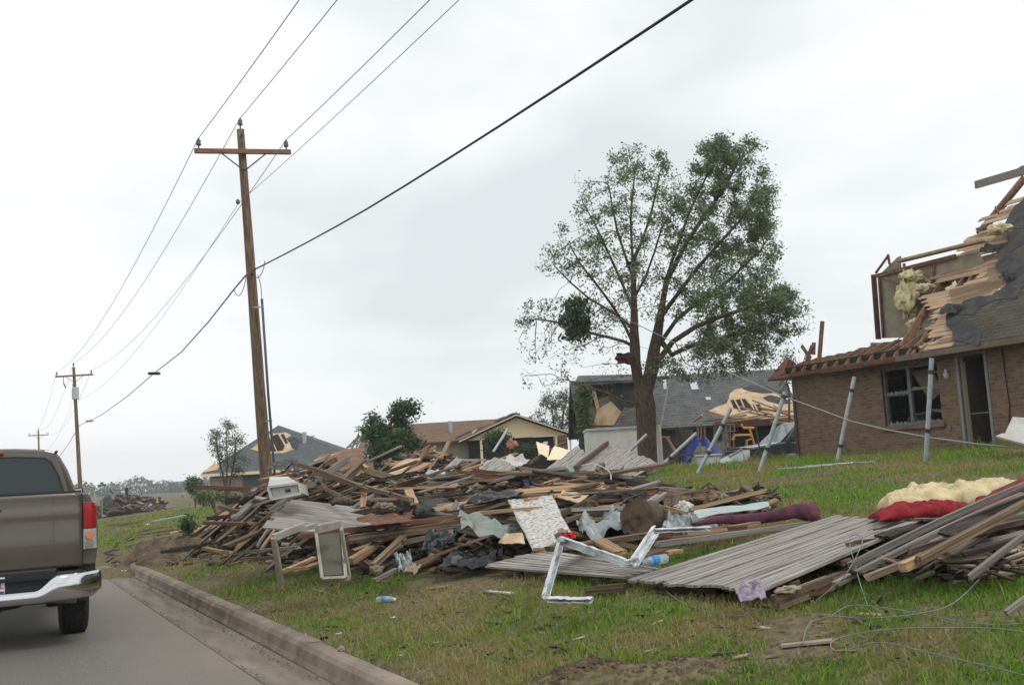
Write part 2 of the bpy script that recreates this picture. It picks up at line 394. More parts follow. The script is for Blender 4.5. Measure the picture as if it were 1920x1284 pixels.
# crumbs of soil, chips and litter scattered on the verge
m_crumb = mat('soil_crumb', [(.04, .028, .018), (.10, .072, .046), (.15, .115, .078)], 3, .95, .2)
vv = []; ff = []; 
random.seed(11)
cents = [(3.1, 21.6, 1.3, 500), (3.12, 5.75, .4, 500), (3.6, 5.1, .5, 300), (4.2, 24, 1.6, 300), (5.7, 23, 1.6, 200), (4.4, 4.6, 1.0, 300), (2.75, 12, 5, 300), (4.5, 8, 3, 500)]
for (a, b, r_, n_) in cents:
    for _ in range(n_):
        X = random.gauss(a, r_*.55 if r_ < 3 else .35); Y = random.gauss(b, r_*.6)
        if X < 2.62: continue
        s = random.uniform(.003, .014)*(1.7 if Y > 18 else 1)*(1.8 if random.random() < .1 else 1); z = gz(X, Y)
        k = len(vv); q = Matrix.Rotation(random.uniform(0, 6), 3, 'Z')
        for (x, y, h) in ((-1, -1, -.4), (1, -1, -.4), (1.1, 1, -.4), (-1, .9, -.4), (-.5, -.6, .8), (.7, -.4, 1), (.5, .6, .7), (-.6, .5, .9)):
            w_ = q @ Vector((x*random.uniform(.6, 1.2), y*random.uniform(.6, 1.2), h)); vv.append((X+w_.x*s, Y+w_.y*s, z+w_.z*s))
        ff += [(k, k+1, k+5, k+4), (k+1, k+2, k+6, k+5), (k+2, k+3, k+7, k+6), (k+3, k, k+4, k+7), (k+4, k+5, k+6, k+7)]
o = np_mesh('soil_crumbs', np.array(vv), np.array(ff), 4, m_crumb); tag(o, 'crumbled brown soil lying on torn up patches of the verge', 'soil', kind='stuff')
# litter in the gutter
vv = []; ff = []
for _ in range(700):
    Y = random.uniform(3, 24); X = 2.16+random.gauss(.05, .05)
    if random.random() < .25: X = 1.88+random.gauss(0, .015)
    if X > 2.3: continue
    s = random.uniform(.004, .014); k = len(vv); a = random.uniform(0, 6)
    for (x, y, h) in ((-1, -.6, 0), (1, -.6, 0), (1, .6, 0), (-1, .6, 0), (0, 0, .8)):
        vv.append((X+s*(x*math.cos(a)-y*math.sin(a)), Y+s*(x*math.sin(a)+y*math.cos(a)), .017+s*h))
    ff += [(k, k+1, k+4), (k+1, k+2, k+4), (k+2, k+3, k+4), (k+3, k, k+4)]
o = np_mesh('gutter_grit', np.array(vv), np.array(ff), 3, m_crumb); tag(o, 'brown grit and leaf crumbs washed along the gutter', 'grit', kind='stuff')

# dried mud pushed over the end of the kerb
mb = MB()
def mud(u, v):
    X = 1.7+2.6*u; Y = 19.8+3.8*v; e_ = math.sin(math.pi*u)*math.sin(math.pi*v); b_ = max(fall(Y), gz(X, Y) if X > 2.4 else 0)
    return Vector((X+.3*noise.noise(Vector((v*3, 0, 1))), Y, b_-.03+.17*e_*(1+.5*noise.noise(Vector((X*2, Y*2, 0))))+.12*noise.noise(Vector((X*6, Y*6, 5)))*e_**.5))
mb.grid(mud, 46, 60); solo('mud_spill', mb, m_crumb, 'dried brown mud spilled over the far end of the kerb', 'mud', kind='stuff')
# ================================================================== PICKUP AHEAD
m_paint = mat('bronze_paint', [(.09, .077, .062), (.098, .084, .068)], 40, .33, 0, spec=.6, metal=.35)
m_paint.node_tree.nodes['Principled BSDF'].inputs['Coat Weight'].default_value = .6
m_blk = mat('black_plastic_trim', [(.018, .019, .021)], rough=.55)
m_rub = mat('tyre_rubber', [(.014, .014, .015), (.03, .029, .028)], 20, .85, .3)
m_chrome = mat('chrome', [(.62, .63, .64)], rough=.12, metal=1)
m_glass = glassy('tinted_glass', (.02, .035, .035), .86)
m_lens_r = mat('red_lens', [(.30, .006, .010)], rough=.12, spec=.7)
m_lens_c = mat('clear_lens', [(.26, .26, .26), (.45, .45, .45)], 60, .12, 0, spec=.7)
m_lens_a = mat('amber_lens', [(.60, .22, .08)], rough=.15)
TX, TY = -.02, 11.7
truck = thing('pickup_truck', 'bronze pickup truck driving ahead on the road, seen from behind', 'pickup truck', (TX, TY, .0))
truck.scale = (1.0, 1, 1.0)
def ext(prof, y0, y1, taper=1, n=1):
    """extrude an (x,z) outline along y"""
    m_ = MB(); k = len(prof); vs = []
    for s_ in range(n+1):
        f_ = s_/n; y = y0+(y1-y0)*f_; q = 1+(taper-1)*f_
        vs += [(a*q, y, b) for a, b in prof]
    fs = [tuple(range(k)), tuple(n*k+i for i in range(k-1, -1, -1))]
    for s_ in range(n): fs += [(s_*k+i, (s_+1)*k+i, (s_+1)*k+(i+1) % k, s_*k+(i+1) % k) for i in range(k)]
    return m_.add(vs, fs)
def mirror(pr): return [(a, b) for a, b in pr] + [(-a, b) for a, b in reversed(pr)]
TOP = 1.525
side = [(.985, .80), (1.005, .95), (1.012, 1.1), (1.008, 1.25), (.985, 1.38), (.945, 1.48), (.92, TOP-.01)]
# bed sides, one outer shell each
for s in (1, -1):
    pr = [(s*a, b) for a, b in side] + [(s*.86, TOP-.01), (s*.86, .8)]
    if s < 0: pr = pr[::-1]
    part('bed_side', ext(pr, .05, 2.2), m_paint, truck, False, smooth=False, bevel=.012)
m_ = MB(); m_.box((-.86, .3, .82), (.86, 2.15, .88)); m_.box((-.86, 2.12, .82), (.86, 2.18, 1.5)); part('bed_floor', m_, m_blk, truck, False)
# tailgate, slightly crowned
tg = MB(); W_ = .855
def tgf(u, v):
    x = -W_+2*W_*u; z = .80+(TOP-.80)*v
    y = .02-.028*(1-(x/W_)**2)+.018*(1-math.exp(-((z-1.33)/.04)**2))*(1 if z > 1.33 else .25)
    y -= .018*math.exp(-((z-1.02)/.16)**2)
    return Vector((x, y, z))
tg.grid(tgf, 20, 24); tg.f = [f[::-1] for f in tg.f]
tailgate = part('tailgate', tg, m_paint, truck, False, smooth=True, solid=.05)
m_ = MB(); m_.box((-W_, -.006, TOP+.002), (W_, .09, TOP+.022)); part('tailgate_cap', m_, m_blk, truck, False, bevel=.006)
m_ = MB(); m_.box((-.13, -.055, 1.31), (.13, .0, 1.41)); h_ = part('tailgate_handle', m_, m_blk, tailgate, False, bevel=.02)
m_ = MB(); m_.lathe([(.012, 0), (.012, .01)], Matrix.Translation((.105, -.055, 1.36)) @ Matrix.Rotation(R(90), 4, 'X'), 10); part('lock_barrel', m_, m_chrome, tailgate, False)
# tail lights
for s in (1, -1):
    def lens(z0, z1, y=-.0):
        pr = [(s*.868, -.005), (s*.95, -.0), (s*1.0, .05), (s*1.018, .16), (s*1.0, .16), (s*.868, .08)]
        if s < 0: pr = pr[::-1]
        q = MB(); k = len(pr); n = 6; vs = []
        for i in range(n+1):
            zz = z0+(z1-z0)*i/n
            inn = .0
            if zz > 1.36: inn = (zz-1.36)*.28
            vs += [(a-s*inn*(1 if abs(a) > .9 else 0), b, zz) for a, b in pr]
        fs = [tuple(range(k-1, -1, -1)), tuple(n*k+i for i in range(k))]
        for j in range(n): fs += [(j*k+i, j*k+(i+1) % k, (j+1)*k+(i+1) % k, (j+1)*k+i) for i in range(k)]
        q.add(vs, fs); return q
    tl = part('tail_light', lens(1.163, 1.425), m_lens_r, truck, False, bevel=.008, label='red tail light over a clear reversing lens')
    part('reversing_lens', lens(.955, 1.155), m_lens_c, tl, False, bevel=.006)
    q = MB(); q.lathe([(.038, 0), (.038, .012)], Matrix.Translation((s*.93, -.004, 1.09)) @ Matrix.Rotation(R(90), 4, 'X'), 14); part('indicator_bulb', q, m_lens_a, tl, False)
    q = MB(); q.lathe([(.03, 0), (.042, .01)], Matrix.Translation((s*.93, -.002, 1.005)) @ Matrix.Rotation(R(90), 4, 'X'), 14); part('reversing_bulb', q, m_chrome, tl, False)
# chrome bumper: deep at the ends, low step in the middle
bm_ = MB()
def bump(u, v):
    x = -1.02+2.04*u; ax = abs(x)
    k = min(1, max(0, (ax-.42)/.22)); k = k*k*(3-2*k)
    zt = .585+.145*k; zb = .50
    if ax > .9: zb += .07*((ax-.9)/.12)**2
    z = zb+(zt-zb)*v
    y = -.17+.30*max(0, (ax-.6)/.42)**2.2 - .03*math.sin(math.pi*min(1, v*1.0))
    return Vector((x, y, z))
bm_.grid(bump, 60, 8); bm_.f = [f[::-1] for f in bm_.f]
part('bumper', bm_, m_chrome, truck, False, smooth=True, solid=.03)
q = MB(); q.grid(lambda u, v: Vector((-1.0+2*u, -.15+.30*max(0, (abs(-1+2*u)-.6)/.42)**2.2+.2*v, .735+.02*v)), 40, 2); part('bumper_step', q, m_blk, truck, False, solid=.03)
q = MB(); q.box((-.62, -.10, .55), (.62, .02, .80)); part('bumper_backing', q, m_blk, truck, False, bevel=.02)
for s in (1, -1):
    for (xx, zz) in ((.88, .70), (.55, .66)):
        q = MB(); q.lathe([(.012, 0), (.012, .02)], Matrix.Translation((s*xx, -.165+.30*max(0, (xx-.6)/.42)**2.2-.02, zz)) @ Matrix.Rotation(R(90), 4, 'X'), 10); part('parking_sensor', q, m_blk, truck, False)
# number plate with the letters the photo shows
m_plate = mat('plate_white', [(.62, .66, .70)], rough=.4); m_ptxt = mat('plate_letters', [(.35, .05, .06)], rough=.5); m_pblue = mat('plate_blue', [(.03, .07, .2)], rough=.5)
q = MB(); q.box((-.155, -.112, .60), (.155, -.104, .755)); plate = part('number_plate', q, m_plate, truck, False)
q = MB(); q.box((-.15, -.1145, .603), (.15, -.1125, .622)); part('plate_band', q, m_pblue, plate, False)
cu = bpy.data.curves.new('t', 'FONT'); cu.body = 'JKL'; cu.size = .105; cu.align_x = 'RIGHT'; cu.extrude = .001
tmp = bpy.data.objects.new('t', cu); C.objects.link(tmp)
dg = bpy.context.evaluated_depsgraph_get(); me = bpy.data.meshes.new_from_object(tmp.evaluated_get(dg)); bpy.data.objects.remove(tmp)
tx = bpy.data.objects.new('plate_lettering', me); C.objects.link(tx); me.materials.clear(); me.materials.append(m_ptxt); tx.parent = plate
tx.location = (.145, -.1145, .645); tx.rotation_euler = (R(90), 0, 0); tx.scale = (.75, 1.0, 1)
# cab
cab_pr = mirror([(.97, .8), (1.0, 1.1), (.985, 1.40), (.955, 1.55), (.87, 1.80), (.785, 1.965), (.73, 2.03), (.62, 2.06), (.3, 2.085), (.0, 2.09)])
cab_pr = cab_pr[:10] + cab_pr[11:]
def cabshape():
    q = MB(); secs = [(2.22, 1), (2.3, 1.005), (3.4, 1.01), (4.3, 1.0)]; k = len(cab_pr); vs = []
    for (y, f_) in secs:
        vs += [(a*f_, y+max(0, b-1.5)*.12*(1 if y < 3 else -2.2*(y > 4)), b) for a, b in cab_pr]
    fs = [tuple(range(k)), tuple(3*k+i for i in range(k-1, -1, -1))]
    for s_ in range(3): fs += [(s_*k+i, (s_+1)*k+i, (s_+1)*k+(i+1) % k, s_*k+(i+1) % k) for i in range(k)]
    return q.add(vs, fs)
part('cab', cabshape(), m_paint, truck, False, bevel=.02)
q = MB(); wpr = mirror([(.83, 1.54), (.775, 1.74), (.69, 1.915), (.62, 1.965), (.3, 1.99)]); q.slab([(a, 2.205+max(0, b-1.5)*.12, b) for a, b in wpr], .02, (0, -1, 0)); part('rear_window_seal', q, m_blk, truck, False)
q = MB(); wpr = mirror([(.80, 1.56), (.745, 1.74), (.67, 1.895), (.60, 1.94), (.3, 1.967)]); q.slab([(a, 2.195+max(0, b-1.5)*.12, b) for a, b in wpr], .006, (0, -1, 0)); part('rear_window', q, mat('dark_window', [(.012, .02, .022)], rough=.08, spec=.6), truck, False)
q = MB(); q.box((-.17, 2.22, 2.015), (.17, 2.29, 2.05)); part('high_brake_light', q, m_lens_r, truck, False, bevel=.01)
for s in (1, -1):
    q = MB(); q.box((s*.745-.012, 2.2, 2.015), (s*.745+.012, 4.1, 2.04)); part('roof_trim', q, m_blk, truck, False)
    mir = MB(); mir.box((s*1.06-.09 if s > 0 else s*1.06-.09, 4.0, 1.42), (s*1.06+.11 if s > 0 else s*1.06+.09, 4.12, 1.60)); mr_ = part('door_mirror', mir, m_blk, truck, False, bevel=.035)
    q = MB(); q.box((s*1.06-.07, 3.99, 1.44), (s*1.06+.085, 3.998, 1.58)); part('mirror_glass', q, m_chrome, mr_, False)
q = MB(); q.add(ext(mirror([(.97, .75), (.99, 1.0), (.9, 1.3), (.7, 1.38), (.3, 1.40)]), 4.3, 5.7).v, ext(mirror([(.97, .75), (.99, 1.0), (.9, 1.3), (.7, 1.38), (.3, 1.40)]), 4.3, 5.7).f); part('bonnet', q, m_paint, truck, False, bevel=.04)
# chassis, axle, exhaust, spare wheel
q = MB(); q.box((-.55, .15, .55), (-.42, 5.3, .68)); q.box((.42, .15, .55), (.55, 5.3, .68)); q.box((-.6, .1, .5), (.6, .2, .62)); part('chassis', q, m_blk, truck, False)
q = MB(); q.tube([(-.8, 1.25, .40), (.8, 1.25, .40)], .055, 10); q.lathe([(.05, -.17), (.15, -.1), (.17, 0), (.15, .1), (.05, .17)], Matrix.Translation((0, 1.25, .40)) @ Matrix.Rotation(R(90), 4, 'Y'), 14); part('rear_axle', q, m_iron, truck, False, smooth=True)
q = MB(); q.lathe([(.20, 0), (.37, .02), (.39, .1), (.37, .2), (.2, .22)], Matrix.Translation((-.05, .62, .38)), 24); part('spare_wheel', q, m_rub, truck, False, smooth=True)
q = MB(); q.tube([(.28, .9, .47), (.45, .35, .475), (.62, .14, .475), (.80, .08, .47)], .042, 12); part('exhaust_pipe', q, mat('exhaust_steel', [(.22, .19, .16)], rough=.35, metal=.8), truck, False, smooth=True)
for s in (1, -1):
    q = MB(); q.box((s*.84-.14, .78, .38), (s*.84+.14, .80, .62)); part('mud_flap', q, m_blk, truck, False)
    q = MB(); q.box((s*.93-.06, .1, .62), (s*.93+.06, .8, .82)); part('wing_lower', q, m_blk, truck, False)
for (yy) in (1.25, 4.6):
    for s in (1, -1):
        mm = Matrix.Translation((s*.85, yy, .40)) @ Matrix.Rotation(R(90), 4, 'Y')
        q = MB(); q.lathe([(.22, -.13), (.34, -.14), (.385, -.12), (.40, -.06), (.402, 0), (.40, .06), (.385, .12), (.34, .14), (.22, .13)], mm, 36)
        for j in range(36):
            a = j*math.pi/18
            for zz in (-.09, -.03, .03, .09):
                q.box((-.012, -.024, -.01), (.012, .024, .01), mm @ Matrix.Rotation(a+zz*2, 4, 'Z') @ Matrix.Translation((.4, 0, zz)))
        ty = part('tyre', q, m_rub, truck, False)
        q = MB(); q.lathe([(.05, -.05), (.2, -.02), (.225, -.12), (.225, .12), (.2, .03), (.05, .06)], mm, 20); part('rim', q, m_alu, ty, False, smooth=True)

# ================================================================== UTILITY POLES AND LINES
def insulator(m_, p, s=1):
    m_.lathe([(.02*s, -.12*s), (.02*s, 0), (.06*s, .02*s), (.075*s, .06*s), (.05*s, .09*s), (.065*s, .12*s), (.06*s, .16*s), (.03*s, .19*s), (.028*s, .22*s)], Matrix.Translation(p), 12)
def pole(top, base, label, scale=1, xf=False):
    top = Vector(top); base = Vector(base); ax = (top-base); Lh = ax.length; ax.normalize()
    root = thing('utility_pole', label, 'utility pole', base, 0, 'utility poles along the road')
    q = MB(); n = 14; q.tube([base + ax*(Lh*i/n) for i in range(n+1)], [.185-.08*i/n for i in range(n+1)], 14)
    for v in q.v: v += Vector((noise.noise(v*3)*.008, noise.noise(v*3+Vector((9, 0, 0)))*.008, 0))
    part('pole', q, m_pole, root, smooth=True)
    arm_c = top - ax*.66
    rt = Vector((1, 0, 0)); rt = (rt - ax*rt.dot(ax)).normalized()
    fr = Vector((0, -1, 0))
    ac = arm_c + fr*.16
    q = MB(); q.beam(ac-rt*1.32, ac+rt*1.32, .10, .125); part('crossarm', q, m_arm, root)
    for s in (-1, 1):
        q = MB(); q.beam(ac+rt*(.6*s)-ax*.07+fr*.03, arm_c-ax*.5+fr*.115+rt*(.03*s), .012, .035); part('arm_brace', q, m_iron, root)
    ins = []
    for s in (-1, 1):
        q = MB(); pp = ac+rt*(1.2*s)+ax*.13; insulator(q, pp); part('insulator', q, m_porc, root, smooth=True); ins.append(pp+ax*.2)
    q = MB(); pp = top+ax*.10; insulator(q, pp); part('insulator', q, m_porc, root, smooth=True); ins.append(pp+ax*.2)
    for d_ in (.2, .42, .66, 1.16):
        q = MB(); q.lathe([(.03, 0), (.03, .03)], Matrix.Translation(top-ax*d_+fr*.13) @ Matrix.Rotation(R(90), 4, 'X'), 8); part('bolt', q, m_iron, root)
    if xf:
        q = MB(); cc = top-ax*2.0+fr*.35; q.lathe([(.24, -.45), (.25, -.42), (.25, .40), (.22, .45)], Matrix.Translation(cc), 18)
        tr = part('transformer', q, mat('transformer_grey', [(.42, .47, .47)], rough=.5), root, smooth=False)
        q = MB(); insulator(q, cc+Vector((-.12, 0, .5)), 1.3); part('bushing', q, m_porc, tr)
        q = MB(); q.beam(top-ax*1.1+Vector((-.75, -.1, -.1)), top-ax*1.45+Vector((-.62, -.1, -.12)), .07, .07); part('fuse_cutout', q, m_porc, root)
        q = MB(); q.beam(arm_c+Vector((-.75, -.15, -.1)), arm_c+Vector((-.75, -.15, -.6)), .05, .05); part('lightning_arrester', q, m_porc, root)
    return root, ins, ax
p1_top = PZ(451, 243, 29.6); p1_mid = PZ(492, 800, 29.6); d_ = (p1_mid-p1_top); p1_base = p1_top + d_*((p1_top.z-.35)/(p1_top.z-p1_mid.z))
pl1, ins1, ax1 = pole(p1_top, p1_base, 'tall leaning wooden utility pole standing behind the heap, nearest of the poles')
t2 = PZ(138, 688, 80); b2 = PZ(150, 905, 80); b2 = t2+(b2-t2)*((t2.z+1.5)/(t2.z-b2.z))
pl2, ins2, ax2 = pole(t2, b2, 'wooden utility pole carrying a grey transformer, just past the pickup', xf=True)
t3 = PZ(72, 807, 150); b3 = t3+Vector((.2, 0, -(t3.z+1.8)))
pl3, ins3, ax3 = pole(t3, b3, 'smallest and farthest utility pole, above the pickup roof')
# pole behind the camera that holds the near ends of the lines
t0 = Vector((7.0, -34, 11.4)); pl0, ins0, ax0 = pole(t0, (7.0, -34, .3), 'utility pole behind the photographer that holds the near ends of the lines')
# riser conduit and small hardware on the near pole
q = MB(); q.tube([PZ(491, 560, 29.4), PZ(503, 740, 29.3), PZ(514, 875, 29.2), PZ(517, 915, 29.2)], .036, 8); part('riser_conduit', q, mat('conduit', [(.06, .075, .09)], rough=.5), pl1, smooth=True)
for (a_, b_) in (((474, 577), (492, 575)), ((497, 790), (510, 788))):
    q = MB(); q.beam(PZ(*a_, 29.5), PZ(*b_, 29.35), .03, .04); part('standoff_bracket', q, m_metal, pl1)
def arc(a, b, sag, n=24):
    a = Vector(a); b = Vector(b)
    return [a.lerp(b, i/n) - Vector((0, 0, 4*sag*(i/n)*(1-i/n))) for i in range(n+1)]
q = MB(); q.tube([PZ(483, 515, 29.4), PZ(488, 530, 29.4), PZ(490, 545, 29.4), PZ(491, 562, 29.4)], .01, 6); part('service_drop', q, m_wire, pl1)
def clampbox(px, py):
    q = MB(); q.lathe([(.03, -.06), (.06, -.03), (.05, .05), (.02, .08)], Matrix.Translation(PZ(px, py, 29.4)), 8); return q
part('spool_insulator', clampbox(446, 379), m_porc, pl1); part('cable_clamp', clampbox(474, 512), m_iron, pl1)
wg = 'power lines strung between the poles'
def line(label, ptss, r, m_=m_wire, name='power_line', cat='power line', group=wg):
    q = MB()
    for pts in ptss: q.tube(pts, r, 6, cap=False)
    return solo(name, q, m_, label, cat, group, origin=ptss[0][0], smooth=True)
line('thin conductor wire tied to the road side end of the near crossarm', [arc(ins0[0], ins1[0], .9, 40), arc(ins1[0], ins2[0], 1.1), arc(ins2[0], ins3[0], 1.8)], .0095)
line('thin conductor wire tied to the far end of the near crossarm, nearer the lawn', [arc(ins0[1], ins1[1], .9, 40), arc(ins1[1], ins2[1], 1.1), arc(ins2[1], ins3[1], 1.8)], .0095)
line('thin conductor wire tied to the top of the near pole', [arc(ins0[2], ins1[2], .9, 40), arc(ins1[2], ins2[2], 1.1), arc(ins2[2], ins3[2], 1.8)], .0095)
nn = PZ(448, 380, 29.5)
line('faint neutral wire fixed below the crossarm of the near pole', [arc((7.15, -34, 9.4), nn, .9, 40), arc(nn, t2-Vector((.1, 0, 2.6)), 1.2), arc(t2-Vector((.1, 0, 2.6)), t3-Vector((.1, 0, 2.2)), 1.8)], .007, mat('neutral', [(.16, .17, .17)], rough=.5))
cb = PZ(494, 497, 29.5); cb2 = PZ(149, 797, 79.5)
cpts = []
for i in range(31):
    f_ = i/30; Y = cb.y + (-34-cb.y)*f_; X = cb.x + .52*f_ + .15*min(1, f_*8)
    z = cb.z + (7.9-cb.z)*f_ - 4*1.15*f_*(1-f_); cpts.append(Vector((X, Y, z)))
seg2 = [PZ(x, y, Z) for x, y, Z in ((462, 515, 29.6), (440, 541, 31), (392, 602, 35.5), (340, 660, 42), (286, 702, 51), (240, 742, 60), (190, 778, 70), (165, 790, 76), (149, 797, 79.5))]
seg3 = arc(cb2, t3-Vector((0, 0, 4.9)), 1.2)
line('thick black telephone cable crossing the sky low across the near pole', [cpts, [cb, PZ(478, 505, 29.5), seg2[0]], seg2, seg3], .021, m_cable, 'telephone_cable', 'cable', None)
for (a, b, lab) in (((497, 489), (472, 505), 'uphill'), ((439, 543), (462, 515), 'downhill')):
    pa = PZ(*a, 29.3); pb = PZ(*b, 29.3); mid = (pa+pb)/2
    q = MB(); q.tube([pa.lerp(pb, k/10)-Vector((0, 0, .34*math.sin(math.pi*k/10)**.7)) for k in range(11)], .011, 6); part('cable_loop', q, m_wire, pl1, smooth=True)
for (px, py, Z, lab, L_) in ((289, 700, 50.4, 'dark splice case hanging high on the telephone cable', .55), (168, 789, 75.3, 'pale splice case hanging on the telephone cable beside the transformer pole', .5)):
    c_ = PZ(px, py, Z); q = MB(); q.tube([c_-RT*L_*.55, c_-RT*L_*.45, c_+RT*L_*.45, c_+RT*L_*.55], [.03, .07, .07, .03], 10)
    solo('splice_case', q, m_cable if Z < 60 else m_metal, lab, 'splice case', smooth=True)
# ================================================================== TREES
m_bark = mat('grey_brown_bark', [(.035, .025, .018), (.095, .068, .048), (.15, .115, .085)], 7, .95, .8, (3, 3, .8), detail=8)
def colonise(seeds, att, step, di, dk, rng_, iters=90, up=.0):
    """grow limbs from seed nodes [(pos, parent)] towards the attractor points"""
    P = [Vector(p) for p, _ in seeds]; par = [q for _, q in seeds]
    A = [Vector(a) for a in att]; alive = [True]*len(A)
    for it in range(iters):
        kd = kdtree.KDTree(len(P))
        for i, p in enumerate(P): kd.insert(p, i)
        kd.balance(); acc = {}
        n_al = 0
        for k, a in enumerate(A):
            if not alive[k]: continue
            _, i, d = kd.find(a)
            if d < dk: alive[k] = False; continue
            n_al += 1
            if d < di: acc.setdefault(i, []).append((a-P[i]).normalized())
        if not acc or n_al < 3: break
        for i, ds in acc.items():
            v = sum(ds, Vector())
            if v.length < .05: v = Vector((rng_.uniform(-1, 1), rng_.uniform(-1, 1), .4))
            v.normalize()
            if par[i] is not None and par[i] >= 0: v = (v + .55*(P[i]-P[par[i]]).normalized())
            v += Vector((rng_.gauss(0, .12), rng_.gauss(0, .12), rng_.gauss(0, .12)+up)); v.normalize()
            P.append(P[i]+v*step); par.append(i)
    return P, par
def tree(name, label, base, seeds, att, step, di, dk, r_base, r_tip, m_leaf, leaf_n, leaf_s, leaf_spread, cat='tree', group=None, seed=1, dens=None, expo=.66, barkm=None, iters=90, up=0.0, clump=.35, wind=Vector((0, 0, 0)), tipdist=4):
    rg = random.Random(seed); nr = np.random.default_rng(seed)
    P, par = colonise(seeds, att, step, di, dk, rg, iters, up)
    n = len(P); ch = [[] for _ in range(n)]
    for i, q in enumerate(par):
        if q is not None and q >= 0: ch[q].append(i)
    rad = [0.]*n; dep = [0]*n
    for i in range(n-1, -1, -1):
        if not ch[i]: rad[i] = 1.
        else: rad[i] = sum(rad[c] for c in ch[i]); dep[i] = 1+min(dep[c] for c in ch[i])
    rr = [r_tip + (r_base-r_tip)*((q-1)/max(1, rad[0]-1))**expo for q in rad]
    root = thing(name, label, cat, base, 0, group)
    mb = MB(); done = set()
    stack = [0]
    starts = [(0, None)]
    while starts:
        s_, pp = starts.pop(); chain = [] if pp is None else [pp]; i = s_
        while True:
            chain.append(i)
            if not ch[i]: break
            c = sorted(ch[i], key=lambda q: -rad[q])
            for q in c[1:]: starts.append((q, i))
            i = c[0]
        rs = [rr[j] for j in chain]
        if pp is not None: rs[0] = min(rs[0], rs[1]*1.25)
        if len(chain) > 1: mb.tube([P[j] for j in chain], rs, 9 if rs[0] > .09 else (5 if rs[0] > .02 else 3), cap=False)
    if r_base > .12:
        for v in mb.v:
            v += Vector((noise.noise(v*2.5), noise.noise(v*2.5+Vector((5, 0, 0))), 0))*.02
    part('trunk', mb, barkm or m_bark, root, smooth=True)
    # leaves round the outer twigs
    tips = [i for i in range(n) if dep[i] <= tipdist and rr[i] < r_base*.3] or list(range(n))
    ctr = np.array([P[i] for i in tips]); 
    wts = np.array([(dens(P[i]) if dens else 1.)*(1.6 if dep[i] < 2 else .8) for i in tips])
    wts *= nr.uniform(clump, 1.5, len(tips)); wts = np.clip(wts, 0, None); wts /= wts.sum()
    idx = nr.choice(len(tips), leaf_n, p=wts)
    c = ctr[idx] + nr.normal(0, leaf_spread, (leaf_n, 3)) + nr.exponential(1, (leaf_n, 1))*np.array(wind)[None]*leaf_spread
    a = nr.normal(0, 1, (leaf_n, 3)) + np.array(wind)[None]*1.5; a /= np.linalg.norm(a, axis=1, keepdims=True)
    b = np.cross(a, nr.normal(0, 1, (leaf_n, 3))); b /= np.linalg.norm(b, axis=1, keepdims=True)
    ls = leaf_s*nr.uniform(.6, 1.35, (leaf_n, 1)); nm = np.cross(a, b)
    v0 = c - a*ls; v1 = c + b*ls*.42 + nm*ls*.12; v2 = c + a*ls; v3 = c - b*ls*.42 + nm*ls*.12
    inv = np.array(Vector(base))
    vs = np.stack([v0, v1, v2, v3], 1).reshape(-1, 3) - inv
    fs = np.arange(leaf_n*4).reshape(-1, 4)
    hgt_ = (c[:, 2]-c[:, 2].min())/(np.ptp(c[:, 2])+.1)
    tnt = np.clip(nr.normal(.45, .22, leaf_n)+nr.normal(0, .15, len(tips))[idx], 0, 1)
    lo = np_mesh('crown', vs, fs, 4, m_leaf, tnt); lo.parent = root
    return root, P
def ell(rg, n, cx, cy, rx, ry, Z0, zr):
    """points in an ellipsoid seen at photo point (cx, cy), radii in photo pixels, depth Z0 +- zr metres"""
    o = []
    while len(o) < n:
        x, y, z = rg.uniform(-1, 1), rg.uniform(-1, 1), rg.uniform(-1, 1)
        if x*x+y*y+z*z <= 1: 
            q_ = PZ(cx+x*rx*1.06, cy+y*ry*1.06, Z0+z*zr)
            if noise.noise(q_*(36/Z0)*1.15)+.35*noise.noise(q_*(36/Z0)*3) > -.14 or rg.random() < .06: o.append(q_)
    return o
rg = random.Random(4)
TZ = 34
blobs = [  # cx, cy, rx, ry, depth radius, n, leafiness
 (1190, 330, 62, 60, 1.2, 110, .8), (1215, 420, 75, 80, 1.8, 120, .6), (1130, 400, 55, 55, 1.4, 70, .5), (1085, 470, 60, 62, 1.7, 100, .65), (1150, 510, 70, 75, 2.2, 90, .3),
 (1345, 320, 62, 62, 1.5, 150, 1.4), (1395, 290, 38, 38, 1.0, 50, 1.3), (1320, 420, 80, 80, 2.2, 150, 1.1), (1410, 400, 52, 62, 1.8, 110, 1.5), (1430, 330, 26, 30, .8, 25, 1.2),
 (1262, 375, 42, 62, 1.4, 60, .8), (1345, 268, 20, 20, .6, 14, 1.2), (1240, 300, 18, 26, .6, 12, .7), (1090, 345, 22, 22, .6, 14, .5), (1028, 490, 24, 34, .8, 22, .5), (1330, 530, 100, 80, 2.8, 170, 1.0), (1410, 480, 50, 55, 1.8, 70, 1.2), (1410, 570, 78, 70, 2.4, 190, 1.9), (1370, 640, 95, 50, 2.4, 170, 1.7), (1455, 590, 60, 40, 1.4, 70, 1.4), (1490, 600, 38, 26, .8, 30, .8),
 (1100, 585, 60, 40, 1.6, 70, .7), (1010, 595, 60, 30, 1.0, 45, .45), (1050, 640, 80, 36, 1.6, 45, .16), (1290, 690, 95, 30, 2.0, 80, .5), (1390, 680, 60, 22, 1.4, 50, .8), (1020, 690, 60, 45, 1.4, 30, .10), (1100, 720, 60, 45, 1.6, 26, .05), (1150, 650, 40, 50, 1.5, 24, .1), (1200, 560, 50, 60, 2, 40, .3)]
att = []
for (cx, cy, rx, ry, dz, n, lf) in blobs: att += ell(rg, int(n*2.7), cx, cy, rx, ry, TZ, dz)
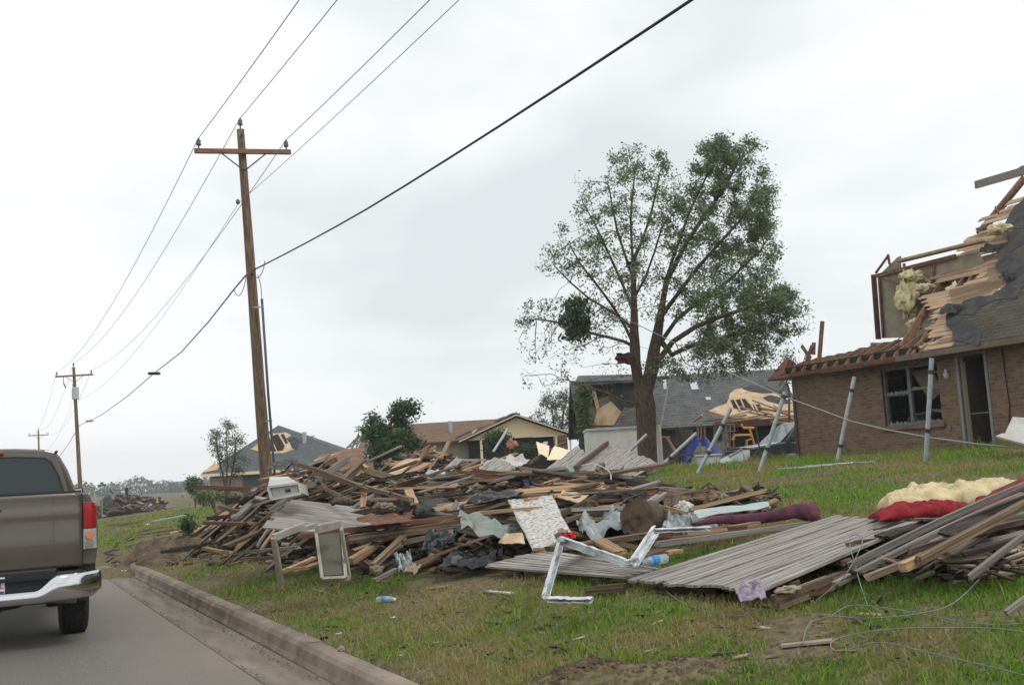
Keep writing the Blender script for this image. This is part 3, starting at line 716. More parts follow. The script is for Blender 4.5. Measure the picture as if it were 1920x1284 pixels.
def tdens(P_):
    d = P_-EYE; Z = d.dot(FW); px = 960+F_PX*d.dot(RT)/Z; py = 642-F_PX*d.dot(UP)/Z
    s = 0; ws = 1e-6
    for (cx, cy, rx, ry, dz, n, lf) in blobs:
        q = math.exp(-1.4*(((px-cx)/rx)**2+((py-cy)/ry)**2)); s += lf*q; ws += q
    v = s/ws
    return v*max(.05, .6+1.8*noise.noise(P_*1.3)+1.5*noise.noise(P_*3.3))
def sd_(lst): return lst
sb = PZ(1214, 868, TZ); sb.z = gz(sb.x, sb.y)-.1
tr_pts = [sb, PZ(1213, 830, TZ), PZ(1212, 795, TZ), PZ(1210, 760, TZ), PZ(1206, 735, TZ)]
seeds = [(p, i-1 if i else -1) for i, p in enumerate(tr_pts)]
def chain(start, lst):
    q = start
    for (x, y, dz) in lst:
        seeds.append((PZ(x, y, TZ+dz), q)); q = len(seeds)-1
    return q
chain(4, [(1196, 710, 0), (1191, 680, -.1), (1190, 650, -.2), (1189, 620, -.2), (1189, 590, -.2), (1188, 560, -.1), (1188, 525, 0), (1187, 490, .1), (1184, 450, .1), (1183, 410, .1), (1186, 370, 0), (1190, 335, 0)])
chain(4, [(1216, 715, .1), (1222, 690, .2), (1226, 660, .3), (1232, 630, .4), (1238, 595, .4), (1244, 560, .4), (1250, 525, .4), (1262, 485, .4), (1276, 445, .4), (1290, 405, .3), (1308, 365, .3), (1325, 330, .2)])
chain(3, [(1190, 757, -.3), (1165, 750, -.6), (1140, 738, -.9), (1110, 728, -1.1), (1080, 718, -1.3), (1062, 712, -1.4)])   # low broken limb to the left
chain(7, [(1170, 640, -.5), (1140, 632, -.8), (1110, 625, -1), (1075, 612, -1), (1040, 603, -1.1), (1005, 598, -1.1)])
chain(20, [(1260, 665, .5), (1290, 650, .6), (1325, 640, .6), (1365, 632, .6), (1410, 620, .5), (1450, 608, .4)])
for (st_, lst) in ((7, [(1172, 612, -.4), (1150, 575, -.8), (1120, 535, -1.2), (1092, 500, -1.4), (1068, 460, -1.4)]), (9, [(1172, 545, .5), (1152, 500, .9), (1132, 455, 1.1), (1112, 415, 1.1), (1095, 385, 1)]), (11, [(1172, 480, -.4), (1158, 435, -.6), (1148, 390, -.7), (1142, 350, -.7)]), (12, [(1205, 450, .4), (1218, 410, .6), (1228, 370, .6), (1236, 330, .5)]),
  (19, [(1268, 600, .7), (1305, 570, 1.1), (1350, 540, 1.4), (1395, 500, 1.6), (1430, 465, 1.6)]), (21, [(1275, 545, -.5), (1310, 500, -.9), (1350, 455, -1.2), (1390, 410, -1.3), (1420, 365, -1.2)]), (23, [(1290, 450, .2), (1325, 400, .3), (1360, 350, .3), (1385, 300, .2)]), (18, [(1262, 640, -.5), (1305, 612, -1), (1355, 592, -1.3), (1410, 575, -1.4), (1455, 560, -1.3)]), (8, [(1170, 600, .6), (1140, 580, 1.1), (1105, 560, 1.4), (1070, 530, 1.5), (1040, 500, 1.4)]), (10, [(1210, 520, -.5), (1228, 470, -.9), (1240, 430, -1)])):
    chain(st_, lst)
m_leaf1 = leafmat('oak_leaves', (.07, .105, .05), (.27, .33, .18), transl=.32)
big, BP = tree('broadleaf_tree', 'large storm stripped tree with two stems and its leaves mostly on the right side', tr_pts[0], seeds, att, .14, 3.0, .26, .32, .006, m_leaf1, 60000, .052, .10, seed=3, dens=tdens, wind=RT*.55, clump=.15, tipdist=5)
# things caught in its branches
def rag(cx, cy, Z, w_, h_, seed_, m_, label, name='rag', cat='rag', nu=10, nv=10, group=None, flat=.3):
    rg_ = random.Random(seed_); off = Vector((seed_*3.1, 0, 0)); q = MB(); c = PZ(cx, cy, Z)
    def fn(u, v):
        wob = noise.noise(Vector((u*2.5, v*2.5, seed_)))
        x = (u-.5)*w_*(1+.5*noise.noise(Vector((v*3, seed_, 1)))); y = (.5-v)*h_*(1+.4*noise.noise(Vector((u*3, seed_, 5))))
        return c + RT*x + Vector((0, 0, y)) - Vector((FW.x, FW.y, 0))*(flat*w_*(wob+.6*noise.noise(Vector((u*7, v*4, seed_+3)))))
    q.grid(fn, nu, nv); return solo(name, q, m_, label, cat, group, smooth=False, solid=.006)
nr_ = np.random.default_rng(12); n_ = 950
cc = np.array([PZ(1078+float(np.clip(nr_.normal(0, 13), -22, 22))+7*math.sin(k*.01), 600+float(np.clip(nr_.normal(0, 20), -34, 34))+5*math.cos(k*.013), TZ-1.1+nr_.normal(0, .25)) for k in range(n_)]); a_ = nr_.normal(0, 1, (n_, 3)); b_ = nr_.normal(0, 1, (n_, 3)); b_[:, 2] *= 1.6
vs_ = np.stack([cc-a_*.035, cc-b_*.045, cc+a_*.035, cc+b_*.045], 1).reshape(-1, 3); o_ = cc.mean(0)
nt_ = np_mesh('snagged_netting', vs_-o_, np.arange(n_*4).reshape(-1, 4), 4, leafmat('dark_netting', (.02, .035, .02), (.07, .10, .055), transl=0), nr_.random(n_)); nt_.location = o_
tag(nt_, 'dark green tangle snagged on the left limb of the big tree', 'netting')
rag(1170, 672, TZ-.6, .5, .35, 5, mat('rust_rag', [(.05, .028, .018), (.10, .06, .04)], 12, .9), 'small brown rag snagged in the fork of the big tree')
rag(1187, 495, TZ-.4, .45, .12, 8, m_tarp, 'black strip caught high on the left stem of the big tree', 'plastic_strip', 'plastic strip')

# small trees and bushes
m_leaf2 = leafmat('bush_leaves', (.035, .07, .025), (.12, .19, .075), transl=.25)
m_leaf3 = leafmat('dull_leaves', (.055, .085, .035), (.14, .18, .08), transl=.2)
def small_tree(label, bl, Z, base, r, n_leaf, ls, seed_, m_, step, name='small_tree', cat='tree', stems=None, up=.0, spread=.12, wind=Vector((0, 0, 0)), group=None, thin=.008, dens=None, clump=.35):
    rg_ = random.Random(seed_); att_ = []
    for (cx, cy, rx, ry, dz, n) in bl: att_ += ell(rg_, n, cx, cy, rx, ry, Z, dz)
    b0 = PZ(base[0], base[1], Z); b0.z = min(gz(b0.x, b0.y), b0.z) if abs(gz(b0.x, b0.y)-b0.z) < 2.5 else b0.z
    sds = [(b0, -1)]
    for ch_ in (stems or []):
        q = 0
        for (x, y) in ch_: sds.append((PZ(x, y, Z+rg_.uniform(-.3, .3)), q)); q = len(sds)-1
    return tree(name, label, b0, sds, att_, step, 4.5, step*1.8, r, thin, m_, n_leaf, ls, spread, cat, group, seed_, dens, wind=wind, up=up, clump=clump)
small_tree('dense dark green evergreen bent by the wind between the two tan and grey roofed houses', [(722, 822, 38, 33, 1.0, 120), (748, 777, 24, 20, .5, 40), (700, 800, 25, 25, .6, 40), (715, 850, 30, 20, .6, 40), (772, 760, 12, 16, .3, 12), (765, 830, 22, 14, .5, 30)], 40, (708, 905), .16, 11000, .07, 21, m_leaf2, .16, 'evergreen_tree', stems=[[(708, 880), (710, 850), (718, 820), (735, 790), (757, 765)], [(704, 870), (700, 840), (705, 810)]], wind=RT*.5, spread=.13)
small_tree('thin upright bush with sparse leaves in front of the grey hip roofed house', [(425, 835, 34, 44, 1.0, 150), (440, 870, 32, 26, .9, 60), (410, 812, 16, 18, .6, 30)], 58, (425, 938), .09, 2600, .065, 22, m_leaf3, .22, 'tall_bush', 'bush', stems=[[(420, 900), (410, 860), (405, 820)], [(425, 900), (426, 860), (424, 820)], [(432, 900), (440, 860), (442, 825)]], up=.15, spread=.16, thin=.012)
small_tree('bare feathery tree behind the tan gable and the trailer wall', [(1048, 765, 34, 34, 1.2, 130), (1020, 790, 22, 18, .8, 40), (1060, 800, 25, 25, 1, 40)], 72, (1050, 880), .10, 3600, .08, 23, m_leaf3, .25, 'feathery_tree', stems=[[(1048, 850), (1040, 810), (1035, 770)], [(1052, 850), (1052, 810), (1058, 760)]], up=.15, spread=.2, thin=.014)
small_tree('ivy covered dead tree standing against the left end of the grey roofed house', [(1092, 780, 9, 60, .5, 70), (1100, 835, 14, 30, .5, 40)], 43, (1092, 880), .12, 4200, .07, 24, m_leaf3, .2, 'ivy_tree', stems=[[(1091, 850), (1090, 810), (1088, 770), (1088, 735)]], spread=.14)
small_tree('low dark shrub in front of the tan gabled house', [(935, 825, 26, 16, .8, 50), (990, 842, 22, 12, .6, 30)], 52, (950, 870), .05, 3500, .07, 25, m_leaf2, .2, 'shrub', 'shrub', stems=[[(948, 850)]], spread=.16)
small_tree('rounded dark green shrub on the left corner of the grey hip roofed house', [(366, 912, 15, 15, .8, 40)], 70, (366, 936), .05, 2000, .09, 26, m_leaf2, .25, 'shrub', 'shrub', stems=[[(366, 925)]], spread=.2)
small_tree('dark green shrub beside the brick house corner, behind the fence post', [(1478, 700, 16, 50, .6, 40)], 44, (1482, 860), .05, 500, .06, 27, m_leaf3, .2, 'shrub', 'shrub', stems=[[(1480, 800), (1480, 740)]], spread=.2)
small_tree('wind torn sapling just behind the shingled ridge of the grey hip roofed house', [(585, 822, 10, 12, .5, 14)], 84, (586, 880), .04, 180, .08, 28, m_leaf3, .25, 'sapling', 'tree', stems=[[(586, 845)]], spread=.15)

# far wood along the horizon
m_far = leafmat('far_wood_leaves', (.05, .075, .045), (.10, .13, .08), transl=.1)
rng = np.random.default_rng(9)
cs = []
for k in range(900):
    az = rng.uniform(R(-14), R(40)); d = rng.uniform(420, 560); 
    hgt_ = 4.5+4*noise.noise(Vector((az*30, 0, 0)))+rng.uniform(-1, 2)
    X, Y = d*math.sin(az), d*math.cos(az); cs.append((X, Y, gz(X, Y), max(3, hgt_)))
cs = np.array(cs); n_ = 60000; ix = rng.integers(0, len(cs), n_)
u = rng.normal(0, 1, (n_, 3)); u /= np.linalg.norm(u, axis=1, keepdims=True); u *= rng.uniform(.5, 1, (n_, 1))**.5
ctr = cs[ix][:, :3] + np.stack([np.zeros(n_), np.zeros(n_), cs[ix][:, 3]*.52], 1) + u*np.stack([cs[ix][:, 3]*.55, cs[ix][:, 3]*.55, cs[ix][:, 3]*.52], 1)
a = rng.normal(0, 1, (n_, 3)); b = rng.normal(0, 1, (n_, 3)); sz = .42
vs = np.stack([ctr+a*sz*.6, ctr+b*sz*.6, ctr-a*sz*.6, ctr-b*sz*.6], 1).reshape(-1, 3)
o = np_mesh('far_wood', vs, np.arange(n_*4).reshape(-1, 4), 4, m_far, np.clip(rng.normal(.5, .2, n_)+rng.normal(0, .2, len(cs))[ix], 0, 1))
tag(o, 'hazy line of distant woodland on the horizon', 'woodland', kind='stuff')
# ================================================================== BRICK HOUSE (right)
def brickmat(name, c1, c2, c3, mortar, axis='yz', scale=1.0):
    m = bpy.data.materials.new(name); m.use_nodes = True; t = m.node_tree; l = t.links.new; p = t.nodes['Principled BSDF']; p.inputs['Roughness'].default_value = .92; p.inputs['Specular IOR Level'].default_value = .2
    c = N(t, 'ShaderNodeTexCoord'); s = N(t, 'ShaderNodeSeparateXYZ'); cb_ = N(t, 'ShaderNodeCombineXYZ'); l(c.outputs['Object'], s.inputs[0])
    l(s.outputs['Y' if axis[0] == 'y' else 'X'], cb_.inputs[0]); l(s.outputs['Z'], cb_.inputs[1])
    b = N(t, 'ShaderNodeTexBrick'); b.inputs['Scale'].default_value = scale; b.inputs['Brick Width'].default_value = .21; b.inputs['Row Height'].default_value = .075; b.inputs['Mortar Size'].default_value = .007; b.inputs['Bias'].default_value = .1
    b.inputs['Color1'].default_value = (*c1, 1); b.inputs['Color2'].default_value = (*c2, 1); b.inputs['Mortar'].default_value = (*mortar, 1)
    l(cb_.outputs[0], b.inputs['Vector'])
    n = N(t, 'ShaderNodeTexNoise'); n.inputs['Scale'].default_value = 5; n.inputs['Detail'].default_value = 8; mp_ = N(t, 'ShaderNodeMapping'); mp_.inputs['Scale'].default_value = (.9, .9, 2.6); l(c.outputs['Object'], mp_.inputs[0]); l(mp_.outputs[0], n.inputs[0])
    r = N(t, 'ShaderNodeValToRGB'); r.color_ramp.elements[0].position = .38; r.color_ramp.elements[1].position = .62; l(n.outputs['Fac'], r.inputs[0])
    mx = N(t, 'ShaderNodeMix', data_type='RGBA'); mx.inputs['B'].default_value = (*c3, 1); ml = N(t, 'ShaderNodeMath', operation='MULTIPLY'); ml.inputs[1].default_value = .55
    l(r.outputs[0], ml.inputs[0]); l(ml.outputs[0], mx.inputs['Factor']); l(b.outputs['Color'], mx.inputs['A']); l(mx.outputs['Result'], p.inputs['Base Color'])
    bp = N(t, 'ShaderNodeBump'); bp.inputs['Strength'].default_value = .6; bp.inputs['Distance'].default_value = .01; bp.invert = True; l(b.outputs['Fac'], bp.inputs['Height']); l(bp.outputs[0], p.inputs['Normal'])
    return m
def shinglemat(name, c1, c2, c3, row=.14, wid=.3, u='y', bias=0):
    """asphalt shingles: courses follow height, tabs follow the eave"""
    m = bpy.data.materials.new(name); m.use_nodes = True; t = m.node_tree; l = t.links.new; p = t.nodes['Principled BSDF']; p.inputs['Roughness'].default_value = .95; p.inputs['Specular IOR Level'].default_value = .15
    c = N(t, 'ShaderNodeTexCoord'); s = N(t, 'ShaderNodeSeparateXYZ'); cb_ = N(t, 'ShaderNodeCombineXYZ'); l(c.outputs['Object'], s.inputs[0])
    l(s.outputs['Y' if u == 'y' else 'X'], cb_.inputs[0]); l(s.outputs['Z'], cb_.inputs[1])
    b = N(t, 'ShaderNodeTexBrick'); b.inputs['Scale'].default_value = 1; b.inputs['Brick Width'].default_value = wid; b.inputs['Row Height'].default_value = row*.6; b.inputs['Mortar Size'].default_value = .009; b.inputs['Bias'].default_value = bias
    b.inputs['Color1'].default_value = (*c1, 1); b.inputs['Color2'].default_value = (*c2, 1); b.inputs['Mortar'].default_value = tuple(q*.45 for q in c1)+(1,)
    l(cb_.outputs[0], b.inputs['Vector'])
    n = N(t, 'ShaderNodeTexNoise'); n.inputs['Scale'].default_value = 2.2; n.inputs['Detail'].default_value = 9; n.inputs['Roughness'].default_value = .7; l(c.outputs['Object'], n.inputs[0])
    r = N(t, 'ShaderNodeValToRGB'); r.color_ramp.elements[0].position = .42; r.color_ramp.elements[1].position = .68; l(n.outputs['Fac'], r.inputs[0])
    ml = N(t, 'ShaderNodeMath', operation='MULTIPLY'); ml.inputs[1].default_value = .6; l(r.outputs[0], ml.inputs[0])
    mx = N(t, 'ShaderNodeMix', data_type='RGBA'); mx.inputs['B'].default_value = (*c3, 1); l(ml.outputs[0], mx.inputs['Factor']); l(b.outputs['Color'], mx.inputs['A']); l(mx.outputs['Result'], p.inputs['Base Color'])
    bp = N(t, 'ShaderNodeBump'); bp.inputs['Strength'].default_value = .7; bp.inputs['Distance'].default_value = .02; bp.invert = True; l(b.outputs['Fac'], bp.inputs['Height']); l(bp.outputs[0], p.inputs['Normal'])
    return m
m_brick = brickmat('tan_brick', (.20, .128, .082), (.105, .063, .042), (.26, .185, .122), (.195, .16, .125))
m_shing = shinglemat('weathered_shingle', (.060, .054, .048), (.095, .085, .072), (.125, .11, .088))
m_felt = mat('roofing_felt', [(.016, .017, .018), (.038, .038, .038), (.07, .066, .06)], 3, .8, .3)
m_inner = mat('room_plaster', [(.14, .12, .10), (.20, .175, .145)], 2, .9)
m_deckw = mat('roof_deck_board', [(.25, .165, .10), (.40, .28, .18), (.50, .37, .25)], 3, .85, .4, (9, .4, 9), rnd=.12)
m_stud = mat('stud_timber', [(.10, .052, .035), (.19, .105, .065), (.27, .165, .105)], 3, .85, .3, (4, 4, 4))
m_studl = mat('light_header_timber', [(.26, .19, .10), (.42, .32, .19), (.48, .37, .22)], 3, .85, .2, (4, 1, 4))
m_fascia = mat('rust_brown_paint', [(.11, .045, .032), (.17, .075, .05)], 4, .8, .2)
m_soffit = mat('soffit_paint', [(.13, .105, .08), (.20, .165, .125)], 3, .8, .1)
XW = 19.6
def wallgrid(y0, y1, z0, z1, openings, x0, x1):
    """solid wall in the plane x = x0..x1, with openings (ya, yb, za, zb)"""
    q = MB(); ys = sorted({y0, y1} | {o[i] for o in openings for i in (0, 1)}); zs = sorted({z0, z1} | {o[i] for o in openings for i in (2, 3)})
    solid = lambda i, j: 0 <= i < len(ys)-1 and 0 <= j < len(zs)-1 and not any(a <= (ys[i]+ys[i+1])/2 <= b and c <= (zs[j]+zs[j+1])/2 <= d for a, b, c, d in openings)
    for i in range(len(ys)-1):
        for j in range(len(zs)-1):
            if not solid(i, j): continue
            a, b, c, d = ys[i], ys[i+1], zs[j], zs[j+1]
            q.add([(x0, a, c), (x0, b, c), (x0, b, d), (x0, a, d)], [(3, 2, 1, 0)]); q.add([(x1, a, c), (x1, b, c), (x1, b, d), (x1, a, d)], [(0, 1, 2, 3)])
            if not solid(i-1, j): q.add([(x0, a, c), (x1, a, c), (x1, a, d), (x0, a, d)], [(0, 1, 2, 3)])
            if not solid(i+1, j): q.add([(x0, b, c), (x1, b, c), (x1, b, d), (x0, b, d)], [(3, 2, 1, 0)])
            if not solid(i, j-1): q.add([(x0, a, c), (x0, b, c), (x1, b, c), (x1, a, c)], [(0, 1, 2, 3)])
            if not solid(i, j+1): q.add([(x0, a, d), (x0, b, d), (x1, b, d), (x1, a, d)], [(3, 2, 1, 0)])
    return q
WIN = (17.68, 19.42, 2.02, 3.40); DOOR = (16.30, 17.14, 1.42, 3.52); YL, YR = 22.66, 6.0
bh = thing('brick_house', 'tan brick house at the right with its roof torn open and window glass gone', 'house', (XW, YL, 1.30), 0, None)
part('front_wall', wallgrid(YR, YL, 1.0, 3.66, [WIN, DOOR], XW, XW+.22), m_brick, bh)
q = MB(); q.box((XW+.222, YL-.22, 1.0), (30.5, YL, 3.62)); part('side_wall', q, brickmat('tan_brick_side', (.20, .125, .078), (.115, .066, .042), (.27, .19, .125), (.21, .17, .13), 'x'), bh)
q = MB(); q.box((30.5, YR, 1.0), (30.7, YL, 3.62)); part('rear_wall', q, m_brick, bh)
q = MB(); q.box((XW+.22, YR, 1.3), (30.5, YL-.22, 1.40)); part('floor_slab', q, m_inner, bh)
q = MB(); q.box((XW+.23, YR, 3.50), (30.45, YL-.25, 3.56)); q.box((23.4, YR, 1.4), (23.5, YL-.3, 3.5)); q.box((XW+.3, 17.42, 1.4), (23.4, 17.50, 3.5)); part('inner_walls', q, m_inner, bh)
# soldier course under the eave
for (ya, yb) in ((YR, DOOR[0]-.02), (DOOR[1]+.02, WIN[0]-.03), (WIN[1]+.03, YL-.08)):
    q = MB(); y = ya
    q.box((XW-.003, ya, 3.44), (XW-.001, yb, 3.655))
    while y < yb-.06: q.box((XW-.009, y+.004, 3.445), (XW-.003, y+.066, 3.65)); y += .075
    part('soldier_course', q, m_brick, bh)
# window: brown jambs, grey frame, mullion, meeting rails with teeth of glass
m_frame = mat('grey_frame', [(.10, .11, .115), (.17, .18, .185)], 9, .6); m_jamb = mat('brown_jamb', [(.06, .04, .03), (.10, .07, .05)], 8, .8)
ya, yb, za, zb = WIN; x = XW+.06
q = MB()
for (a, b, c, d) in ((ya, ya+.05, za, zb), (yb-.05, yb, za, zb), (ya+.05, yb-.05, za, za+.05), (ya+.05, yb-.05, zb-.04, zb)): q.box((x, a, c), (x+.07, b, d))
wn = part('window', q, m_frame, bh)
q = MB(); ym = (ya+yb)/2+.06; q.box((x-.012, ym-.045, za+.05), (x+.06, ym+.045, zb-.04)); part('mullion', q, m_frame, wn)
q = MB(); q.box((x+.008, ya+.05, za+.80), (x+.05, ym-.045, za+.845)); part('sash_rail', q, m_frame, wn)
q = MB(); q.box((x+.008, ym+.045, za+.74), (x+.05, yb-.05, za+.785)); part('sash_rail', q, m_frame, wn)
q = MB(); q.box((x-.055, yb-.004, za-.03), (x+.02, yb+.12, zb)); part('brown_jamb', q, m_jamb, wn)
q = MB(); q.box((XW-.07, ya-.1, za-.10), (XW+.05, yb+.14, za-.005)); part('window_sill', q, m_brick, wn)
m_shard = glassy('broken_glass', (.4, .46, .46), .3)
random.seed(12)
def shards(y0, y1, z, s, n_, hmax):
    q = MB()
    ys = sorted([y0, y1]+[random.uniform(y0, y1) for _ in range(n_)])
    for a, b in zip(ys, ys[1:]): q.slab([(x+.03, a, z), (x+.03, b, z), (x+.03, (a+b)/2+random.uniform(-.02, .02), z+s*random.uniform(.02, hmax))], .004, (1, 0, 0))
    part('glass_shards', q, m_shard, wn)
shards(ya+.05, ym-.05, za+.845, 1, 9, .05); shards(ym+.05, yb-.05, za+.74, -1, 9, .05); shards(ym+.05, yb-.05, za+.05, 1, 13, .08); shards(ya+.05, ym-.05, za+.05, 1, 7, .05); shards(ym+.05, yb-.05, za+.785, 1, 8, .07)
# hanging board and heap seen inside the window
q = MB(); q.slab([(XW+.8, 19.2, 3.35), (XW+.8, 18.55, 3.35), (XW+.75, 18.25, 2.75), (XW+.7, 18.6, 2.55)], .02); q.slab([(XW+1.1, 18.4, 3.4), (XW+1.1, 17.7, 3.4), (XW+1.0, 17.9, 2.95)], .02); solo('hanging_ceiling_board', q, m_drywall, 'grey plasterboard hanging inside the broken window of the brick house', 'plasterboard')
q = MB(); q.grid(lambda u, v: Vector((XW+.5+.8*v, 17.75+1.5*u, 2.02+.30*math.sin(math.pi*u)**.6*(1-v*.4)+.10*noise.noise(Vector((u*4, v*3, 2))))), 14, 6); solo('fallen_ceiling_debris', q, m_drywall, 'pale fallen plaster and insulation heaped behind the broken window sill', 'plaster', solid=.02)
# door
ya, yb, za, zb = DOOR; q = MB()
for (a, b, c, d) in ((ya, ya+.07, za, zb), (yb-.07, yb, za, zb), (ya+.07, yb-.07, zb-.07, zb)): q.box((XW-.02, a, c), (XW+.12, b, d))
dr = part('doorway', q, mat('door_frame_paint', [(.16, .19, .20), (.22, .25, .26)], 9, .6), bh)
q = MB(); q.box((XW+.13, yb-.16, za), (XW+.80, yb-.115, zb-.09)); dl = part('door_leaf', q, m_jamb, dr)
q = MB(); q.box((XW+.02, yb-.17, za+.02), (XW+.06, yb-.10, zb-.09)); q.box((XW+.02, yb-.22, za+.02), (XW+.05, yb-.185, zb-.2)); part('storm_door_edge', q, mat('tan_edge', [(.20, .16, .11)], rough=.7), dr)
q = MB(); q.box((XW+.03, ya+.075, za+.72), (XW+.05, yb-.23, za+.745)); part('door_rail', q, m_frame, dr)
q = MB(); q.box((XW+.9, ya+.25, 1.4), (XW+1.2, ya+.48, 2.42)); q.box((XW+.7, ya+.02, 1.4), (XW+1.2, ya+.46, 1.83)); solo('dark_chair', q, mat('dark_upholstery', [(.012, .012, .018)], rough=.9), 'dark high backed chair standing inside the open doorway', 'chair', bevel=.05)
# wall lamp, outlet, cable
q = MB(); c_ = PX(1774, 702, XW-.05); q.lathe([(.01, -.12), (.06, -.08), (.07, .02), (.03, .05), (.045, .08), (.02, .14)], Matrix.Translation(c_), 10); solo('wall_lamp', q, m_white, 'small pale wall lamp on the bricks between window and door', 'lamp', smooth=True)
q = MB(); c_ = PX(1781, 802, XW-.01); q.box(c_-Vector((.02, .05, .06)), c_+Vector((.005, .05, .06))); part('socket_plate', q, m_frame, bh, bevel=.005)
q = MB(); q.tube([PX(a, b, XW-.02) for a, b in ((1878, 648), (1882, 680), (1887, 720), (1893, 760), (1892, 800))], .012, 5); part('wall_cable', q, m_cable, bh)
q = MB(); q.box((XW-.05, YL-.10, 1.0), (XW-.003, YL-.03, 3.0)); part('corner_downpipe', q, m_jamb, bh)
# doorstep path
q = MB(); q.box((18.3, 14.0, 1.2), (19.595, 18.6, 1.375)); solo('doorstep', q, m_kerb, 'low concrete doorstep slab at the foot of the brick house', 'doorstep', bevel=.01)

# roof: eave board, surviving shingled slope, ragged deck boards, rafters
X0, Z0, SL = 19.05, 3.62, .78
nrm = Vector((-SL, 0, 1)).normalized()
def RP(px, py, off=0):
    """line of sight onto the roof slope"""
    d = ray(px, py); o_ = EYE - nrm*off; p0 = Vector((X0, 0, Z0)); t = (p0-o_).dot(nrm)/d.dot(nrm); return EYE + d*t
def roofpt(x, y, off=0): return Vector((x, y, Z0+SL*(x-X0))) + nrm*off
rt_px = [(1780, 656), (1797, 632), (1799, 614), (1786, 602), (1776, 588), (1800, 580), (1822, 566), (1842, 556), (1866, 552), (1888, 536), (1893, 520), (1879, 500), (1888, 482), (1876, 462), (1895, 446), (1887, 428), (1900, 412), (1897, 398), (1910, 384), (1920, 370)]
pts = [RP(a, b) for a, b in rt_px]
pts[0] = roofpt(X0+.02, PX(1782, 652, X0).y)
xr = 25.0
poly = pts + [roofpt(xr, pts[-1].y-.6), roofpt(xr, YR), roofpt(X0+.02, YR)]
q = MB(); q.slab(poly, .035, nrm); roof = part('roof', q, m_shing, bh, label='surviving shingled roof slope with a ragged torn edge')
q = MB(); q.slab([roofpt(xr, pts[-1].y-.6, 0), roofpt(30.9, pts[-1].y-1.5, 0)-Vector((0, 0, 2*SL*(30.9-xr))), roofpt(30.9, YR, 0)-Vector((0, 0, 2*SL*(30.9-xr))), roofpt(xr, YR, 0)], .035); part('rear_slope', q, m_shing, roof)
# felt showing beyond the shingle edge
random.seed(5)
fe = []
for (a, b) in rt_px[1:]: fe.append(RP(a-random.uniform(2, 16), b+random.uniform(-4, 8), .012))
fe2 = [RP(a+random.uniform(14, 48), b+random.uniform(0, 16), .012) for a, b in rt_px[1:]][::-1]
q = MB(); q.slab(fe+fe2, .006, nrm); part('roofing_felt', q, m_felt, roof)
for (a, b, s_) in ((1785, 582, .30), (1858, 468, .30), (1893, 520, .20)):
    c_ = RP(a, b, .06); q = MB(); q.grid(lambda u, v: c_+Vector((0, 1, 0))*((u-.5)*s_*1.6)+Vector((1, 0, SL))*((v-.5)*s_)+nrm*(.10*noise.noise(Vector((u*3, v*3, a)))+.09*u), 5, 5); part('felt_flap', q, m_felt, roof, solid=.008)
# deck boards: courses of boards that run along the eave, broken back to ragged ends
random.seed(21)
def edge_x(py):          # where the shingles begin at this height in the photograph
    for (a, b), (c, d) in zip(rt_px, rt_px[1:]):
        if (b-py)*(d-py) <= 0 and b != d: return a+(c-a)*(py-b)/(d-b)
    return rt_px[-1][0]
left_of = [(660, 1725), (648, 1738), (636, 1732), (622, 1728), (607, 1735), (595, 1752), (583, 1730), (570, 1718), (558, 1768), (546, 1800), (534, 1738), (522, 1760), (510, 1768), (497, 1765), (486, 1790), (474, 1788), (462, 1800), (450, 1822), (438, 1842), (424, 1834), (410, 1862), (396, 1874)]
left_of += [(y_, edge_x(y_)-random.uniform(25, 75)) for y_ in range(576, 440, -9)]
bi = 0
for (py, lx) in left_of:
    if lx > edge_x(py)+5: continue
    for sub in (0, 1):
        yy = py-6*sub
        a = RP(lx+random.uniform(-10, 14), yy, -.03); b = RP(edge_x(yy)+24, yy, -.03)
        b = roofpt(a.x, b.y, -.03) if False else b
        # follow the eave direction exactly
        xm = a.x; a = roofpt(xm, a.y, -.03); b = roofpt(xm, b.y-.1, -.03)
        wd = .215*(1 if random.random() < .8 else .8)
        up_ = Vector((1, 0, SL)).normalized()
        L_ = (b-a).length; 
        if L_ < .1: continue
        # splintered end
        q = MB(); e0 = [a+up_*(wd*k_) + (b-a).normalized()*random.uniform(0, .16)*(1 if k_ not in (0,) else .4) for k_ in (0, .25, .5, .75, 1)]
        e0 = [a + (b-a).normalized()*random.uniform(0, .18) + up_*(wd*k_) for k_ in (0, .22, .45, .7, 1)]
        q.slab([b, b+up_*wd]+e0[::-1], .022, nrm)
        part('deck_board', q, m_deckw, roof); bi += 1
# rafters (dark reddish timbers under the deck)
for (p0, p1) in (((1690, 655), (1782, 508)), ((1712, 672), (1812, 520)), ((1738, 668), (1838, 500)), ((1760, 640), (1850, 510)), ((1835, 440), (1920, 335)), ((1800, 600), (1880, 470)), ((1838, 575), (1900, 445))):
    a = RP(*p0, -.14); b = RP(*p1, -.14); q = MB(); q.beam(a, b, .06, .20, nrm); part('rafter', q, m_stud, bh)
# wooden remains at the left: eave board, truncated joists, end triangle
random.seed(15); yy_ = 22.95
while yy_ > 18.4:
    y2_ = yy_-random.uniform(.5, 1.1); q = MB(); q.beam((X0, yy_, 3.555+random.uniform(-.01, .01)), (X0, y2_+.02, 3.56+random.uniform(-.012, .012)), .035, random.uniform(.06, .11)); part('eave_board', q, random.choice([m_stud, m_fascia, m_deckw]), bh); yy_ = y2_
q = MB(); q.box((X0+.22, 17.9, 3.55), (X0+.26, 22.9, 3.80)); part('eave_void_shade', q, m_dark, bh)  # dark plate painted as the shaded void behind the eave
q = MB(); q.beam((X0+.02, 20.9, 3.55), (X0+.02, 6.0, 3.575), .03, .13); q.slab([(X0+.04, 20.9, 3.49), (XW-.01, 20.9, 3.49), (XW-.01, 6, 3.51), (X0+.04, 6, 3.51)], .012); part('soffit', q, m_soffit, bh)
